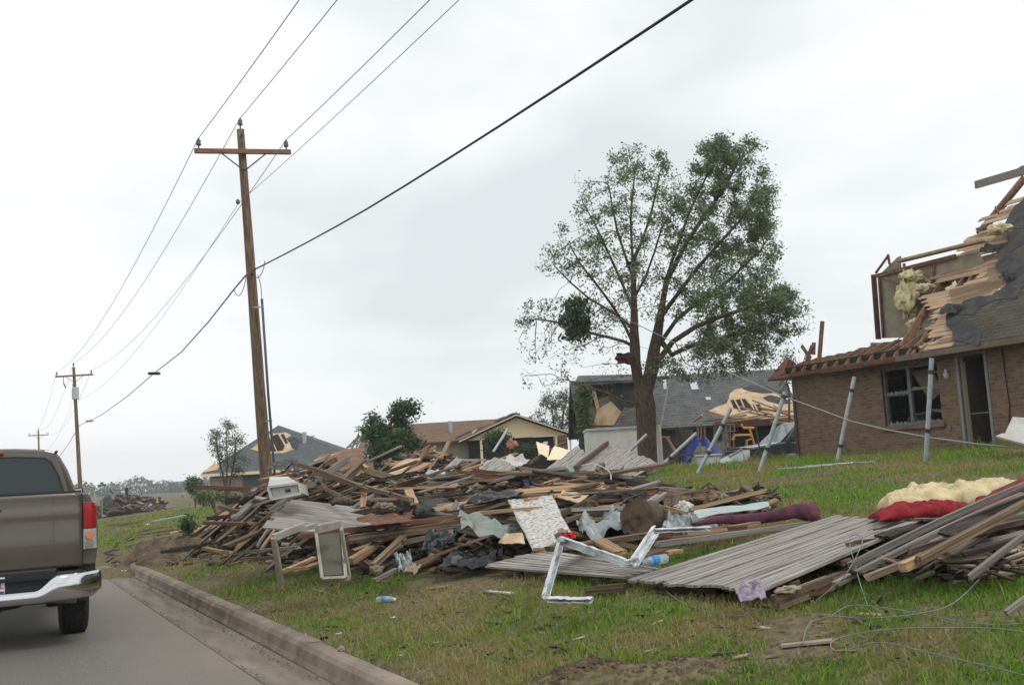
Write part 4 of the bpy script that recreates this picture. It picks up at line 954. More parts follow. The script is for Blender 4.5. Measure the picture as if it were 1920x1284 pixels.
q = MB(); q.slab([(X0-.02, 22.96, 3.50), (X0-.02, 22.35, 3.62), (X0+.6, 22.8, 4.12), (X0+.25, 22.98, 3.75)], .03); q.slab([(X0-.01, 22.97, 3.5), (X0+1.8, 22.99, 3.52), (X0+.75, 22.98, 4.15)], .03); part('end_triangle', q, m_fascia, bh)
random.seed(6)
n_ = 13
for i in range(n_):
    y = 22.5-i*.40; hh = .30+.04*random.random()+.22*i/n_
    q = MB(); q.slab([(X0+.05, y, 3.62), (X0+1.55, y, 3.62), (X0+1.55, y, 3.68+hh+.02), (X0+1.0, y, 3.68+hh), (X0+.15, y, 3.74)], .05, (0, 1, 0)); part('joist_end', q, m_stud, bh)
q = MB(); q.beam((X0+.95, 22.7, 3.86), (X0+.95, 18.2, 3.92), .05, .22); part('wall_plate', q, m_stud, bh)
q = MB(); q.beam((X0+1.1, 22.6, 3.60), (X0+1.1, 18.0, 3.60), .9, .05); part('ceiling_remains', q, m_stud, bh)
for (p0, p1, w_) in (((1512, 676), (1523, 648), .04), ((1503, 648), (1520, 672), .03)):
    q = MB(); q.beam(PX(*p0, X0+.3), PX(*p1, X0+.3), w_, .1); part('splintered_stub', q, m_stud, bh)
q = MB(); q.beam(PX(1536, 675, X0+.3), PX(1542, 602, X0+.3), .05, .11); part('upright_stud', q, m_stud, bh)
q = MB(); q.beam(PX(1525, 665, X0+.9), PX(1526, 642, X0+.9), .05, .1); part('upright_stud', q, m_stud, bh)
q = MB(); q.tube([PX(a, b, X0-.05) for a, b in ((1512, 660), (1503, 690), (1488, 672), (1482, 700), (1496, 740), (1500, 752))], .012, 5); part('loose_cable', q, m_cable, bh)
# standing upper wall, open to the sky
XU = 22.0
def U(px, py, dx=0): return PX(px, py, XU+dx)
def ub(name, p0, p1, w_, h_, m_, dx=0):
    q = MB(); q.beam(U(*p0, dx), U(*p1, dx), w_, h_, (1, 0, 0)); return part(name, q, m_, bh)
q = MB(); q.slab([U(1650, 518), U(1762, 490), U(1835, 471), U(1860, 520), U(1800, 580), U(1735, 632), U(1655, 634)], .02); part('upper_plasterboard', q, m_drywall, bh)
q = MB(); q.slab([U(1648, 516), U(1645, 520), U(1684, 482), U(1690, 480), U(1690, 505)], .02); part('gable_sheathing', q, m_drywall, bh)
ub('stud', (1638, 515), (1647, 636), .05, .16, m_fascia, -.12); ub('stud', (1648, 516), (1656, 634), .05, .07, m_stud, -.08); ub('stud', (1750, 490), (1752, 560), .06, .05, m_stud, -.06)
ub('top_plate', (1636, 519), (1792, 480), .10, .05, m_stud, -.10)
ub('header', (1685, 490), (1850, 450), .06, .29, m_studl, -.16)
for a in ((1687, 497, 1688, 508), (1695, 494, 1696, 506)): ub('jack_stud', a[:2], a[2:], .06, .05, m_studl, -.10)
ub('brace', (1655, 522), (1735, 548), .05, .16, m_stud, -.22)
ub('brace', (1642, 512), (1665, 480), .05, .05, m_stud, -.05); ub('brace', (1665, 477), (1668, 496), .05, .05, m_fascia, -.05)
ub('brace', (1720, 512), (1745, 530), .05, .05, m_studl, -.25)
q = MB(); q.box((XU-.2, U(1640, 600).y-.02, 3.5), (30, U(1640, 600).y+.05, 4.4)); part('attic_partition', q, m_drywall, bh)
def fluff(px, py, X, w_, h_, s_, label, m_=m_insul, name='insulation_batt', cat='insulation', depth=.18, group=None):
    c_ = PX(px, py, X); q = MB(); nu, nv = 44, 24
    def f(u, v):
        th_ = 2*math.pi*u; ph = math.pi*(v-.5); d_ = Vector((math.cos(ph)*math.cos(th_)*depth, math.cos(ph)*math.sin(th_)*w_/2, math.sin(ph)*h_/2))
        k_ = 1+.55*noise.noise(d_*5+Vector((s_, 0, 0)))+.42*noise.noise(d_*13+Vector((s_, 4, 0)))+.3*noise.noise(d_*31+Vector((s_, 4, 0))); return c_+d_*k_
    q.grid(f, nu, nv); return solo(name, q, m_, label, cat, group, smooth=True)
fluff(1703, 555, XU-.35, .62, 1.05, 1, 'tall yellow insulation batt hanging from the open upper wall'); fluff(1708, 518, XU-.4, .65, .28, 2, 'folded yellow insulation strip draped under the upper wall plate')
fluff(1735, 540, XU-.5, .42, .22, 3, 'small yellow insulation wad behind the leaning rafter'); fluff(1714, 608, XU-.9, .42, .28, 4, 'crumpled insulation lying at the foot of the leaning rafter', m_insul)
fluff(1870, 430, 22.55, .62, .26, 5, 'bright yellow insulation lump caught near the top edge of the shingles'); fluff(1790, 560, XU-.6, .30, .62, 6, 'grey yellow insulation showing between the bare rafters')
q = MB(); q.beam(RP(1718, 690, .1), RP(1722, 690, .1), .02, .02)
# loose boards at the peak
for (p0, p1, w_, h_, lab, mm) in (((1829, 347), (1922, 320), .06, .20, 'long grey board jutting out past the roof peak', m_grey), ((1874, 390), (1925, 335), .05, .09, 'slim brown timber leaning up to the peak of the torn roof', m_stud), ((1866, 388), (1872, 400), .03, .05, 'short splinter sticking up beside the torn roof edge', m_stud), ((1831, 430), (1850, 424), .05, .06, 'broken board end by the yellow insulation lump on the roof', m_grey)):
    q = MB(); a = PX(*p0, 23.2); b = PX(*p1, 23.0); q.beam(a, b, w_, h_); solo('loose_board', q, mm, lab, 'board')
q = MB(); q.grid(lambda u, v: PX(1905+u*30, 318-8*v, 23)+Vector((.2*v, 0, .15*noise.noise(Vector((u*5, v*3, 1))))), 6, 3); solo('torn_flashing', q, m_felt, 'torn dark flashing curled on top of the board at the peak', 'flashing', solid=.01)
q = MB(); q.tube([PX(a, b, X0-.1+c) for a, b, c in ((1700, 622, 1.5), (1680, 640, 1.), (1655, 655, .3), (1625, 668, .1))], .014, 5); part('loose_cable', q, m_wire, bh)
rag(1499, 755, 29.2, .12, .5, 31, mat('blue_cloth', [(.01, .03, .20), (.02, .07, .35)], 8, .8), 'small blue rag hanging from the corner of the brick house')
# white board flapping at the right edge of the picture
q = MB(); q.slab([PZ(1880, 822, 17), PZ(1897, 785, 17.3), PZ(1960, 790, 17.2), PZ(1960, 832, 16.9)], .05); q.slab([PZ(1866, 820, 16.9), PZ(1880, 815, 17), PZ(1960, 832, 16.8), PZ(1920, 835, 16.7)], .03); solo('bent_white_board', q, m_white, 'bent white board caught on the fence wire at the right edge', 'board')
# ================================================================== HOUSES BEHIND
# they face the camera side street: local x along the picture, local y away, turned by -YAW
def HL(root_loc, a):      # local frame to world
    return Matrix.Translation(root_loc) @ Matrix.Rotation(a, 4, 'Z')
def frame_at(px, py, Z, zg):
    p = PZ(px, py, Z); return Vector((p.x, p.y, zg))
def lbox(m_, lo, hi): m_.box(lo, hi); return m_
def hpart(name, q, m_, root, **k): return part(name, q, m_, root, False, **k)
def loc_of(root, px, py, ylocal):
    """local coordinates of the photo point on the plane local y = ylocal of a house"""
    inv = ROOTM[root].inverted(); o_ = inv @ EYE; d = (inv.to_3x3() @ ray(px, py)); t = (ylocal-o_.y)/d.y; return o_+d*t
m_sh_grey = shinglemat('grey_shingle', (.075, .08, .08), (.11, .115, .115), (.17, .175, .17), row=.2, wid=.35, u='x')
m_sh_brown = shinglemat('brown_shingle', (.165, .105, .075), (.21, .14, .10), (.13, .09, .07), row=.18, wid=.5, u='x')
m_sh_slate = shinglemat('slate_grey_shingle', (.10, .11, .112), (.13, .14, .142), (.09, .095, .10), row=.18, wid=.4, u='x')
m_black = mat('opening_shade', [(.012, .010, .009), (.03, .025, .02)], 3, 1)  # near-black colour standing for the shade inside holes and openings
m_cream = mat('cream_siding', [(.74, .60, .37), (.80, .67, .42)], 8, .8, .25, (9, 1, .4))
m_creamt = mat('cream_trim', [(.72, .62, .42), (.80, .70, .50)], 6, .75)
m_tan = mat('tan_board', [(.34, .235, .14), (.48, .35, .22), (.56, .43, .29)], 2.5, .9, .2, detail=8)
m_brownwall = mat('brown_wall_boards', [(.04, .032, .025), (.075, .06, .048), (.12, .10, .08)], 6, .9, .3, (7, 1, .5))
m_rafl = mat('pale_rafter', [(.36, .25, .14), (.50, .37, .23)], 4, .85)

# ---- grey roofed house straight behind the big tree
Z2 = 46.; r2 = frame_at(1236, 860, Z2, .72)
h2 = thing('grey_roofed_house', 'wrecked house with a long dark grey roof behind the big tree', 'house', r2, -YAW)
def H2(px, py, y): return loc_of(h2, px, py, y)
# eave line y=0 plane, ridge at y=5
e0 = H2(1180, 801, 0); e1 = H2(1560, 782, 0); zE = H2(1250, 800, 0).z
k0 = H2(1180, 712, 5); k1 = H2(1455, 692, 5); zK = k1.z; x1r = k1.x; x0l = e0.x-2.2
q = MB(); n2 = Vector((0, -(zK-zE), 5)).normalized()
q.slab([(x0l, -.1, zE-.05), (x1r, -.1, zE-.05), (x1r, 5, zK), (x0l, 5, zK)], .08, n2); rf2 = hpart('roof', q, m_sh_grey, h2)
q = MB(); q.slab([(x0l, 5.0, zK), (x1r, 5.0, zK), (x1r, 10, zE), (x0l, 10, zE)], .08); hpart('rear_slope', q, m_sh_grey, rf2)
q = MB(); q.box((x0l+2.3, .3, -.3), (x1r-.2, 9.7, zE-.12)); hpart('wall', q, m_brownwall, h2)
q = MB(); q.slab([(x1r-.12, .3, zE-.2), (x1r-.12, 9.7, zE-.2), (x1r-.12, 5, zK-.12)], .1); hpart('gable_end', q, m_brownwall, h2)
def onroof(px, py, off=.02):
    inv = ROOTM[h2].inverted(); o_ = inv @ EYE; d = inv.to_3x3() @ ray(px, py); p0 = Vector((0, 0, zE-.014))+n2*off; t = (p0-o_).dot(n2)/d.dot(n2); return o_+d*t
q = MB(); q.slab([onroof(a, b, .06) for a, b in ((1293, 717), (1306, 716), (1310, 729), (1297, 730))], .1, n2); hpart('skylight', q, mat('skylight_glass', [(.42, .48, .52)], rough=.2), rf2)
q = MB(); q.slab([onroof(a, b, .06) for a, b in ((1323, 744), (1332, 744), (1333, 749), (1324, 749))], .08, n2); hpart('roof_vent', q, m_white, rf2)
q = MB(); q.slab([onroof(a, b, .06) for a, b in ((1243, 710), (1249, 710), (1250, 729), (1244, 729))], .08, n2); hpart('roof_vent', q, m_white, rf2)
# torn part of the slope: pale decking with black plates for shaded holes and a fringe of felt
q = MB(); q.slab([onroof(a, b, .035) for a, b in ((1328, 770), (1345, 762), (1362, 757), (1366, 748), (1368, 738), (1378, 730), (1392, 727), (1402, 733), (1425, 736), (1447, 733), (1462, 742), (1480, 748), (1492, 756), (1498, 785), (1450, 788), (1400, 784), (1355, 778))], .03, n2); hpart('torn_sheathing', q, m_tan, rf2)
q = MB(); q.slab([onroof(a, b, .05) for a, b in ((1392, 728), (1410, 722), (1440, 724), (1470, 738), (1455, 736), (1430, 737), (1404, 733))], .02, n2); hpart('felt_strip', q, m_felt, rf2)
q = MB(); q.slab([onroof(a, b, .05) for a, b in ((1430, 745), (1445, 740), (1475, 748), (1485, 756), (1460, 757), (1440, 752))], .02, n2); hpart('felt_strip', q, m_felt, rf2)
for pl in (((1370, 750), (1397, 747), (1405, 757), (1412, 766), (1392, 768), (1376, 764)), ((1412, 759), (1424, 757), (1430, 768), (1418, 772))):
    q = MB(); q.slab([onroof(a, b, .06) for a, b in pl], .02, n2); hpart('hole_plate', q, m_black, rf2)
for (a, b) in (((1376, 747), (1388, 770)), ((1388, 746), (1396, 766)), ((1414, 757), (1421, 771))):
    q = MB(); q.beam(onroof(*a, .085), onroof(*b, .085), .07, .04); hpart('bared_rafter', q, m_rafl, rf2)
# low left wing with its broken wall
q = MB(); q.slab([H2(1078, 716, 0), H2(1200, 711, 0), H2(1200, 717, 3.5)+Vector((0, 0, .4)), H2(1085, 716, 3.5)+Vector((0, 0, .3))], .12); hpart('wing_roof', q, m_sh_grey, h2)
q = MB(); a = H2(1086, 722, .4); b = H2(1200, 718, .4); q.box((a.x, .4, -.3), (b.x, .55, a.z)); wing = hpart('wing_wall', q, mat('wing_wall_board', [(.10, .085, .06), (.24, .20, .14)], 2.5, .9), h2)
for pl, mm in ((((1100, 725), (1135, 722), (1140, 742), (1120, 745), (1118, 765), (1104, 760)), m_black), (((1138, 722), (1192, 720), (1192, 760), (1160, 768), (1146, 750)), m_felt), (((1120, 768), (1145, 752), (1165, 772), (1150, 797), (1112, 797)), m_tan), (((1110, 733), (1116, 730), (1124, 765), (1118, 768)), m_tan)):
    q = MB(); q.slab([H2(a, b, .34 if mm is m_tan else .37) for a, b in pl], .02); hpart('tear_patch', q, mm, wing)  # the black patch paints the shade inside the broken wall
q = MB(); q.slab([H2(1150, 800, -1.2), H2(1172, 762, -1.0), H2(1200, 785, -1.2), H2(1204, 800, -1.3)], .06); hpart('fallen_roof_piece', q, m_sh_grey, h2)
# front porch beam, posts and a black panel for the shaded garage
q = MB(); q.beam(H2(1340, 797, -.6), H2(1500, 787, -.6), .12, .28); hpart('porch_beam', q, m_fascia, h2)
q = MB(); a = H2(1345, 800, .25); b = H2(1490, 880, .25); q.box((a.x, .22, -.2), (b.x, .29, a.z)); hpart('garage_shade_panel', q, m_black, h2)
q = MB(); a = H2(1336, 800, .2); q.box((a.x, .1, -.2), (a.x+.7, .2, a.z)); hpart('grey_door_panel', q, mat('grey_panel', [(.20, .20, .19), (.27, .27, .25)], 5, .8), h2)
q = MB(); a = H2(1346, 812, .05); q.box((a.x, .04, a.z-.3), (a.x+.16, .09, a.z)); hpart('meter_box', q, m_blk, h2)
for px in (1308, 1314, 1321): q = MB(); q.beam(H2(px, 800, -.1), H2(px+2, 868, -.1), .09, .09); hpart('porch_post', q, m_stud, h2)
# stacked blocks
random.seed(8)
for i, (px, py) in enumerate(((1366, 862), (1367, 847), (1368, 832), (1368, 817), (1369, 802))):
    c_ = PZ(px, py, 44.2); q = MB()
    mm = Matrix.Translation(c_) @ Matrix.Rotation(-YAW+random.uniform(-.2, .2), 4, 'Z')
    q.box((-.2, -.1, -.17), (.2, .1, -.12), mm); q.box((-.2, -.1, .12), (.2, .1, .17), mm)
    for xx in (-.2, -.03, .14): q.box((xx, -.1, -.12), (xx+.06, .1, .12), mm)
    solo('hollow_block', q, m_kerb, 'grey hollow concrete block in the stack at the garage of the grey roofed house', 'concrete block', 'hollow blocks stacked at the garage', bevel=.01)
# lumber spilled over the torn eave
sp = (((1322, 790), (1400, 778)), ((1335, 796), (1440, 776)), ((1345, 786), (1410, 770)), ((1386, 762), (1450, 778)), ((1420, 762), (1495, 782)), ((1400, 772), (1490, 790)), ((1430, 768), (1498, 772)), ((1360, 780), (1425, 786)), ((1440, 782), (1496, 778)), ((1316, 775), (1370, 782)), ((1300, 790), (1316, 778)), ((1450, 760), (1496, 790)), ((1370, 790), (1440, 781)), ((1410, 750), (1480, 776)), ((1445, 790), (1496, 794)))
for i, (a, b) in enumerate(sp):
    q = MB(); q.beam(PZ(*a, 45.3-.05*i), PZ(*b, 44.9-.04*i), .14 if i % 3 else .3, .06); solo('loose_rafter', q, (m_fresh, m_rafl, m_tan)[i % 3], 'pale timber spilled over the torn eave of the grey roofed house', 'timber', 'timbers spilled over the torn eave')
# orange scaffold-like frame
m_orange = mat('orange_paint', [(.48, .22, .03), (.58, .28, .05)], 6, .5)
q = MB()
O_ = lambda a, b: PZ(a, b, 43.6)
for pl in (((1390, 795), (1394, 802), (1414, 802)), ((1405, 802), (1411, 822), (1400, 826), (1400, 836)), ((1374, 824), (1378, 816), (1410, 815)), ((1411, 822), (1414, 832))): q.tube([O_(a, b) for a, b in pl], .05, 6)
solo('orange_trestle', q, m_orange, 'orange tubular frame standing in the open garage of the grey roofed house', 'metal frame')

# ---- trailer-like white wall behind the trunk
m_block = mat('white_painted_block', [(.52, .51, .48), (.68, .67, .63)], 3, .85, .15, bscale=14)
tw = thing('white_outbuilding', 'long off white windowless shed with a pale top rail behind the tree trunk', 'shed', frame_at(1170, 865, 39, .75), -YAW)
a = loc_of(tw, 1101, 801, 0); b = loc_of(tw, 1237, 797, 0)
q = MB(); q.box((a.x, 0, -.3), (b.x, 2.2, b.z-.06)); hpart('wall', q, m_block, tw, bevel=.01)
q = MB(); q.box((a.x-.04, -.05, b.z-.06), (b.x+.04, 2.25, b.z+.02)); hpart('top_rail', q, m_white, tw)
q = MB(); q.box((b.x-.05, -.05, -.3), (b.x+.03, -.002, b.z-.06)); hpart('corner_post', q, m_white, tw)
q = MB(); q.tube([PZ(1239, 800, 38.8), PZ(1246, 760, 38.8), PZ(1257, 706, 38.8)], .028, 6); solo('white_conduit', q, m_white, 'thin white pipe rising slanted from the corner of the white shed', 'pipe')

# ---- tan gabled house with brown roof
Z3 = 62.; h3 = thing('tan_gabled_house', 'tan house with a wide front gable and a brown shingle roof behind the heap', 'house', frame_at(970, 870, Z3, .55), -YAW)
def H3(px, py, y): return loc_of(h3, px, py, y)
pk = H3(968, 779, 0); le = H3(868, 828, 0); re = H3(1074, 810, 0); ez = (le.z+re.z)/2; xl, xr_ = pk.x-3.2, pk.x+3.2
q = MB(); q.slab([(xl+.25, 0, ez-.05), (xr_-.25, 0, ez-.05), (pk.x, 0, pk.z-.12)], .12, (0, -1, 0)); hpart('gable', q, m_cream, h3)
for s in (-1, 1):
    q = MB(); q.beam((pk.x, -.35, pk.z+.02), (pk.x+s*3.4, -.35, ez-.1), .05, .2, (0, -1, 0)); q.f = q.f; hpart('bargeboard', q, m_creamt, h3)
q = MB(); q.slab([(pk.x, -.4, pk.z+.08), (pk.x-3.45, -.4, ez-.02), (pk.x-3.45, 6, ez-.02), (pk.x, 6, pk.z+.08)], .1, (-.4, 0, 1)); rf3 = hpart('roof', q, m_sh_brown, h3)
q = MB(); q.slab([(pk.x, -.4, pk.z+.08), (pk.x+3.45, -.4, ez-.02), (pk.x+3.45, 6, ez-.02), (pk.x, 6, pk.z+.08)], .1, (.4, 0, 1)); hpart('right_slope', q, m_sh_brown, rf3)
a = H3(690, 797, 5); q = MB(); q.slab([(a.x, .6, ez), (pk.x-1.0, .6, ez), (pk.x-.1, 5.2, pk.z+.12), (a.x, 5.2, pk.z+.12)], .1, (0, -.35, 1)); hpart('main_slope', q, m_sh_brown, rf3)
q = MB(); q.slab([(a.x, 5.2, pk.z+.12), (pk.x+1, 5.2, pk.z+.12), (pk.x+1, 10, ez), (a.x, 10, ez)], .1); hpart('rear_slope', q, m_sh_brown, rf3)
q = MB(); q.box((a.x+.5, 1.0, -.4), (xl+.3, 1.15, ez-.1)); hpart('wall', q, m_drywall, h3)
q = MB(); q.box((xr_-1.1, .05, -.4), (xr_-.3, .2, ez-.06)); hpart('wall', q, m_drywall, h3)
q = MB(); q.box((xl+.3, .3, -.4), (xr_-1.1, .45, ez-.06)); hpart('porch_shade_panel', q, m_black, h3)  # black panel stands for the shaded space under the gable
q = MB(); q.box((xr_-1.1, -.0, -.4), (xr_-.35, .045, ez-.3)); hpart('brick_pier', q, mat('red_brick_far', [(.17, .10, .065), (.24, .15, .10)], 9, .9), h3)
for px in (902, 1043): q = MB(); c_ = H3(px, 828, -.1); q.box((c_.x-.07, -.15, -.4), (c_.x+.07, -.02, ez-.08)); hpart('porch_post', q, m_creamt, h3)
q = MB(); c_ = H3(845, 803, 2.7); q.lathe([(.12, 0), (.12, .75)], Matrix.Translation(c_-Vector((0, 0, .3))), 10); hpart('roof_pipe', q, m_metal, rf3)
q = MB(); q.tube([(xr_-.1, -.3, ez-.1), (xr_-.15, -.05, ez-.4), (xr_-.15, -.05, -.3)], .06, 6); hpart('downpipe', q, m_creamt, h3)
random.seed(31)
for i in range(16):       # battered shingles along the left rake
    t_ = random.uniform(.05, .95); c_ = Vector((pk.x-3.4*t_-random.uniform(0, .3), random.uniform(-.3, 1.4), pk.z+.12-(pk.z-ez)*t_))
    q = MB(); s = random.uniform(.15, .4); q.slab([c_+Vector((-s, -.2, -.12)), c_+Vector((s, -.25, .15)), c_+Vector((s*.8, .3, .2)), c_+Vector((-s, .2, 0))], .03); hpart('lifted_shingle', q, (m_sh_brown, m_felt, m_tan, m_jamb)[i % 4], rf3)
q = MB(); q.slab([H3(940, 786, 5), H3(975, 779, 5), H3(975, 774, 5), H3(955, 776, 5)], .5); hpart('ridge_lump', q, m_sh_brown, rf3)
# ---- slate grey hip roofed house far left
Z4 = 75.; h4 = thing('hip_roofed_house', 'house with a slate grey hip roof torn open near the peak behind the utility pole', 'house', frame_at(520, 925, Z4, .0), -YAW)
def H4(px, py, y): return loc_of(h4, px, py, y)
pk = H4(522, 797, 5.5); le = H4(376, 889, 0); re = H4(705, 872, 0); ez = le.z
q = MB(); A, B, Cc, D = Vector((le.x, 0, ez)), Vector((re.x, 0, ez)), Vector((re.x, 11, ez)), Vector((le.x, 11, ez)); P_ = Vector((pk.x, 5.5, pk.z))
n4 = (B-A).cross(P_-A).normalized()
q.slab([A, B, P_], .12, n4); rf4 = hpart('roof', q, m_sh_slate, h4)
q = MB(); q.add([B, Cc, P_, A, D], [(0, 1, 2), (1, 4, 2), (4, 3, 2)]); hpart('rear_slopes', q, m_sh_slate, rf4)
q = MB(); q.beam(A-Vector((0, .05, .1)), B-Vector((0, .05, .1)), .06, .2); hpart('eave_board', q, m_creamt, h4)
q = MB(); q.box((le.x+.5, .5, -1), (re.x-.5, 10.5, ez-.12)); hpart('wall', q, m_drywall, h4)
q = MB(); a = H4(455, 893, .45); q.box((a.x, .44, -.6), (a.x+4.2, .5, ez-.3)); hpart('garage_door', q, mat('dark_green_door', [(.05, .075, .055), (.075, .10, .075)], 5, .7), h4)
def on4(px, py, off=.03):
    inv = ROOTM[h4].inverted(); o_ = inv @ EYE; d = inv.to_3x3() @ ray(px, py); t = (A+n4*off-o_).dot(n4)/d.dot(n4); return o_+d*t
q = MB(); q.slab([on4(a, b, .03) for a, b in ((470, 842), (487, 828), (507, 812), (520, 812), (535, 810), (546, 815), (536, 822), (545, 832), (552, 842), (530, 849), (505, 850))], .02, n4); hpart('torn_sheathing', q, m_tan, rf4)
for pl in (((484, 838), (505, 820), (518, 845), (500, 846)), ((508, 818), (521, 813), (534, 836), (530, 844), (520, 845)), ((526, 814), (532, 813), (540, 830), (536, 832))):
    q = MB(); q.slab([on4(a, b, .05) for a, b in pl], .02, n4); hpart('hole_plate', q, m_black, rf4)  # black plates paint the shaded inside of the torn roof
q = MB(); q.slab([on4(a, b, .05) for a, b in ((540, 822), (552, 818), (562, 828), (556, 842), (548, 840))], .02, n4); hpart('felt_patch', q, m_felt, rf4)
q = MB(); c_ = on4(571, 829, 0); q.lathe([(.16, -.2), (.16, .75)], Matrix.Translation(c_), 10); hpart('roof_pipe', q, m_metal, rf4)
q = MB(); q.slab([on4(a, b, .06) for a, b in ((378, 886), (402, 868), (412, 870), (408, 880))], .02, n4); hpart('bare_corner', q, m_tan, rf4)
# ---- collapsed brown roof resting in front of it
q = MB(); pr = [PZ(590, 893, 44), PZ(588, 868, 45.5), PZ(600, 858, 46), PZ(650, 846, 46.6), PZ(682, 842, 46.6), PZ(688, 855, 46), PZ(694, 880, 44.5), PZ(696, 900, 43.6)]
gzp = sum((p.z for p in pr), 0)
q.slab(pr, .12); cr_ = solo('collapsed_brown_roof', q, shinglemat('fallen_brown_shingle', (.19, .115, .08), (.24, .15, .105), (.16, .10, .075), row=.35, wid=1.1, u='x'), 'slab of collapsed brown shingle roof lying in front of the grey hip roofed house', 'collapsed roof')
q = MB(); q.slab([PZ(588, 870, 45.4), PZ(588, 862, 45.4), PZ(652, 842, 46.5), PZ(652, 848, 46.5)], .15); solo('broken_roof_edge', q, m_tan, 'pale splintered decking edge along the top of the collapsed brown roof', 'roof decking')
q = MB(); q.slab([PZ(655, 843, 47), PZ(690, 838, 47), PZ(690, 852, 46.5)], .06); solo('grey_roof_scrap', q, m_sh_slate, 'grey shingled scrap behind the collapsed brown roof', 'roof scrap')
for i, (a, b) in enumerate((((660, 840), (672, 815)), ((668, 838), (682, 812)), ((655, 838), (690, 820)), ((662, 826), (684, 828)), ((650, 840), (668, 822)))):
    q = MB(); q.beam(PZ(*a, 50), PZ(*b, 50.4), .07, .07); solo('bare_rafter', q, m_grey, 'thin bare rafter sticking up left of the dense evergreen', 'rafter', 'bare rafters left of the evergreen')

# ================================================================== BLACK PICKUP WITH ITS DRIVER
pc = PZ(1395, 870, 42); b2 = thing('black_pickup_truck', 'black pickup truck with silver bonnet parked beside the grey roofed house', 'pickup truck', (pc.x-.3, pc.y, .66), -YAW+R(12)); b2.scale = (1.1, 1.1, 1.1)
m_bp = mat('black_car_paint', [(.022, .026, .032)], rough=.2, spec=.6); m_silver = mat('silver_bonnet', [(.50, .53, .55)], rough=.25, metal=.4)
sp_ = [(-.05, .42), (-.02, .88), (.10, 1.05), (1.25, 1.19), (5.6, 1.17), (5.65, .45)]
q = MB(); q.slab([(a, -.98, b) for a, b in sp_], .001, (0, 1, 0)); q = MB(); k = len(sp_)
q.add([(a, -.97, b) for a, b in sp_]+[(a, .97, b) for a, b in sp_], [tuple(range(k-1, -1, -1)), tuple(range(k, 2*k))]+[(i, (i+1) % k, (i+1) % k+k, i+k) for i in range(k)]); body = hpart('body', q, m_bp, b2, bevel=.06)
q = MB(); q.grid(lambda u, v: Vector((.06+1.22*u, -.9+1.8*v, 1.06+.135*u+.03*math.sin(math.pi*v))), 6, 8); hpart('bonnet', q, m_silver, b2, solid=.02, smooth=True)
cp = [(1.25, 1.18, .93), (2.05, 1.83, .74), (2.3, 1.90, .70), (3.6, 1.90, .72), (3.95, 1.18, .93)]
q = MB(); k = len(cp); q.add([(a, -c_, b) for a, b, c_ in cp]+[(a, c_, b) for a, b, c_ in cp], [tuple(range(k, 2*k))]+[(i, (i+1) % k, (i+1) % k+k, i+k) for i in range(1, k-1)]); hpart('cab', q, m_silver, b2)
q = MB(); q.add([(1.27, -.90, 1.20), (2.04, -.72, 1.82), (2.04, .72, 1.82), (1.27, .90, 1.20)], [(0, 1, 2, 3)]); hpart('windscreen', q, glassy('windscreen_glass', (.35, .42, .42), .6), b2)
for (x0_, x1_) in ((1.55, 2.6), (2.68, 3.6)):
    q = MB(); q.add([(x0_, -.925, 1.20), (x1_, -.925, 1.20), (x1_, -.745, 1.80), (x0_+(.5 if x0_ < 2 else 0), -.745, 1.80)], [(0, 1, 2, 3)]); hpart('side_window', q, glassy('side_glass', (.02, .03, .03), .22), b2)
for (a, b, c_, d) in ((1.5, 1.2, 2.02, 1.81), (2.64, 1.2, 2.64, 1.81), (3.65, 1.2, 3.6, 1.81)):
    q = MB(); q.beam((a, -.93, b), (c_, -.74, d), .07, .06); hpart('pillar', q, m_bp, b2)
q = MB(); q.box((-.10, -.86, .66), (-.03, .86, .96)); gr_ = hpart('grille', q, m_blk, b2)
for (y0_, y1_) in ((-.58, -.03), (.03, .58)):
    for (z0_, z1_) in ((.66, .8), (.83, .96)):
        q = MB()
        for zz in (z0_, z1_): q.box((-.13, y0_, zz-.012), (-.10, y1_, zz+.012))
        for yy in (y0_, y1_): q.box((-.128, yy-.012, z0_), (-.102, yy+.012, z1_))
        hpart('grille_surround', q, m_chrome, gr_)
q = MB(); q.box((-.22, -.97, .42), (-.03, .97, .62)); hpart('bumper', q, m_chrome, b2, bevel=.04)
for s in (-1, 1): q = MB(); q.box((-.08, s*.78-.17, .72), (.12, s*.78+.19, .98)); hpart('headlight', q, m_lens_c, b2, bevel=.03)
q = MB(); q.box((1.6, -1.18, 1.2), (1.72, -.99, 1.40)); hpart('door_mirror', q, m_blk, b2, bevel=.03)
for xx in (1.0, 4.6):
    for s in (-1, 1):
        mm = Matrix.Translation((xx, s*.86, .38)) @ Matrix.Rotation(R(90), 4, 'X'); q = MB(); q.lathe([(.22, -.13), (.36, -.13), (.38, 0), (.36, .13), (.22, .13)], mm, 24); w_ = hpart('wheel', q, m_rub, b2); q = MB(); q.lathe([(.04, -.14), (.22, -.12), (.22, .12), (.04, .14)], mm, 16); hpart('rim', q, m_alu, w_)
for (a, b) in ((2.05, 2.35), (2.4, 2.75), (2.85, 3.0)):   # door lettering reads as a pale smudge at this distance
    pass
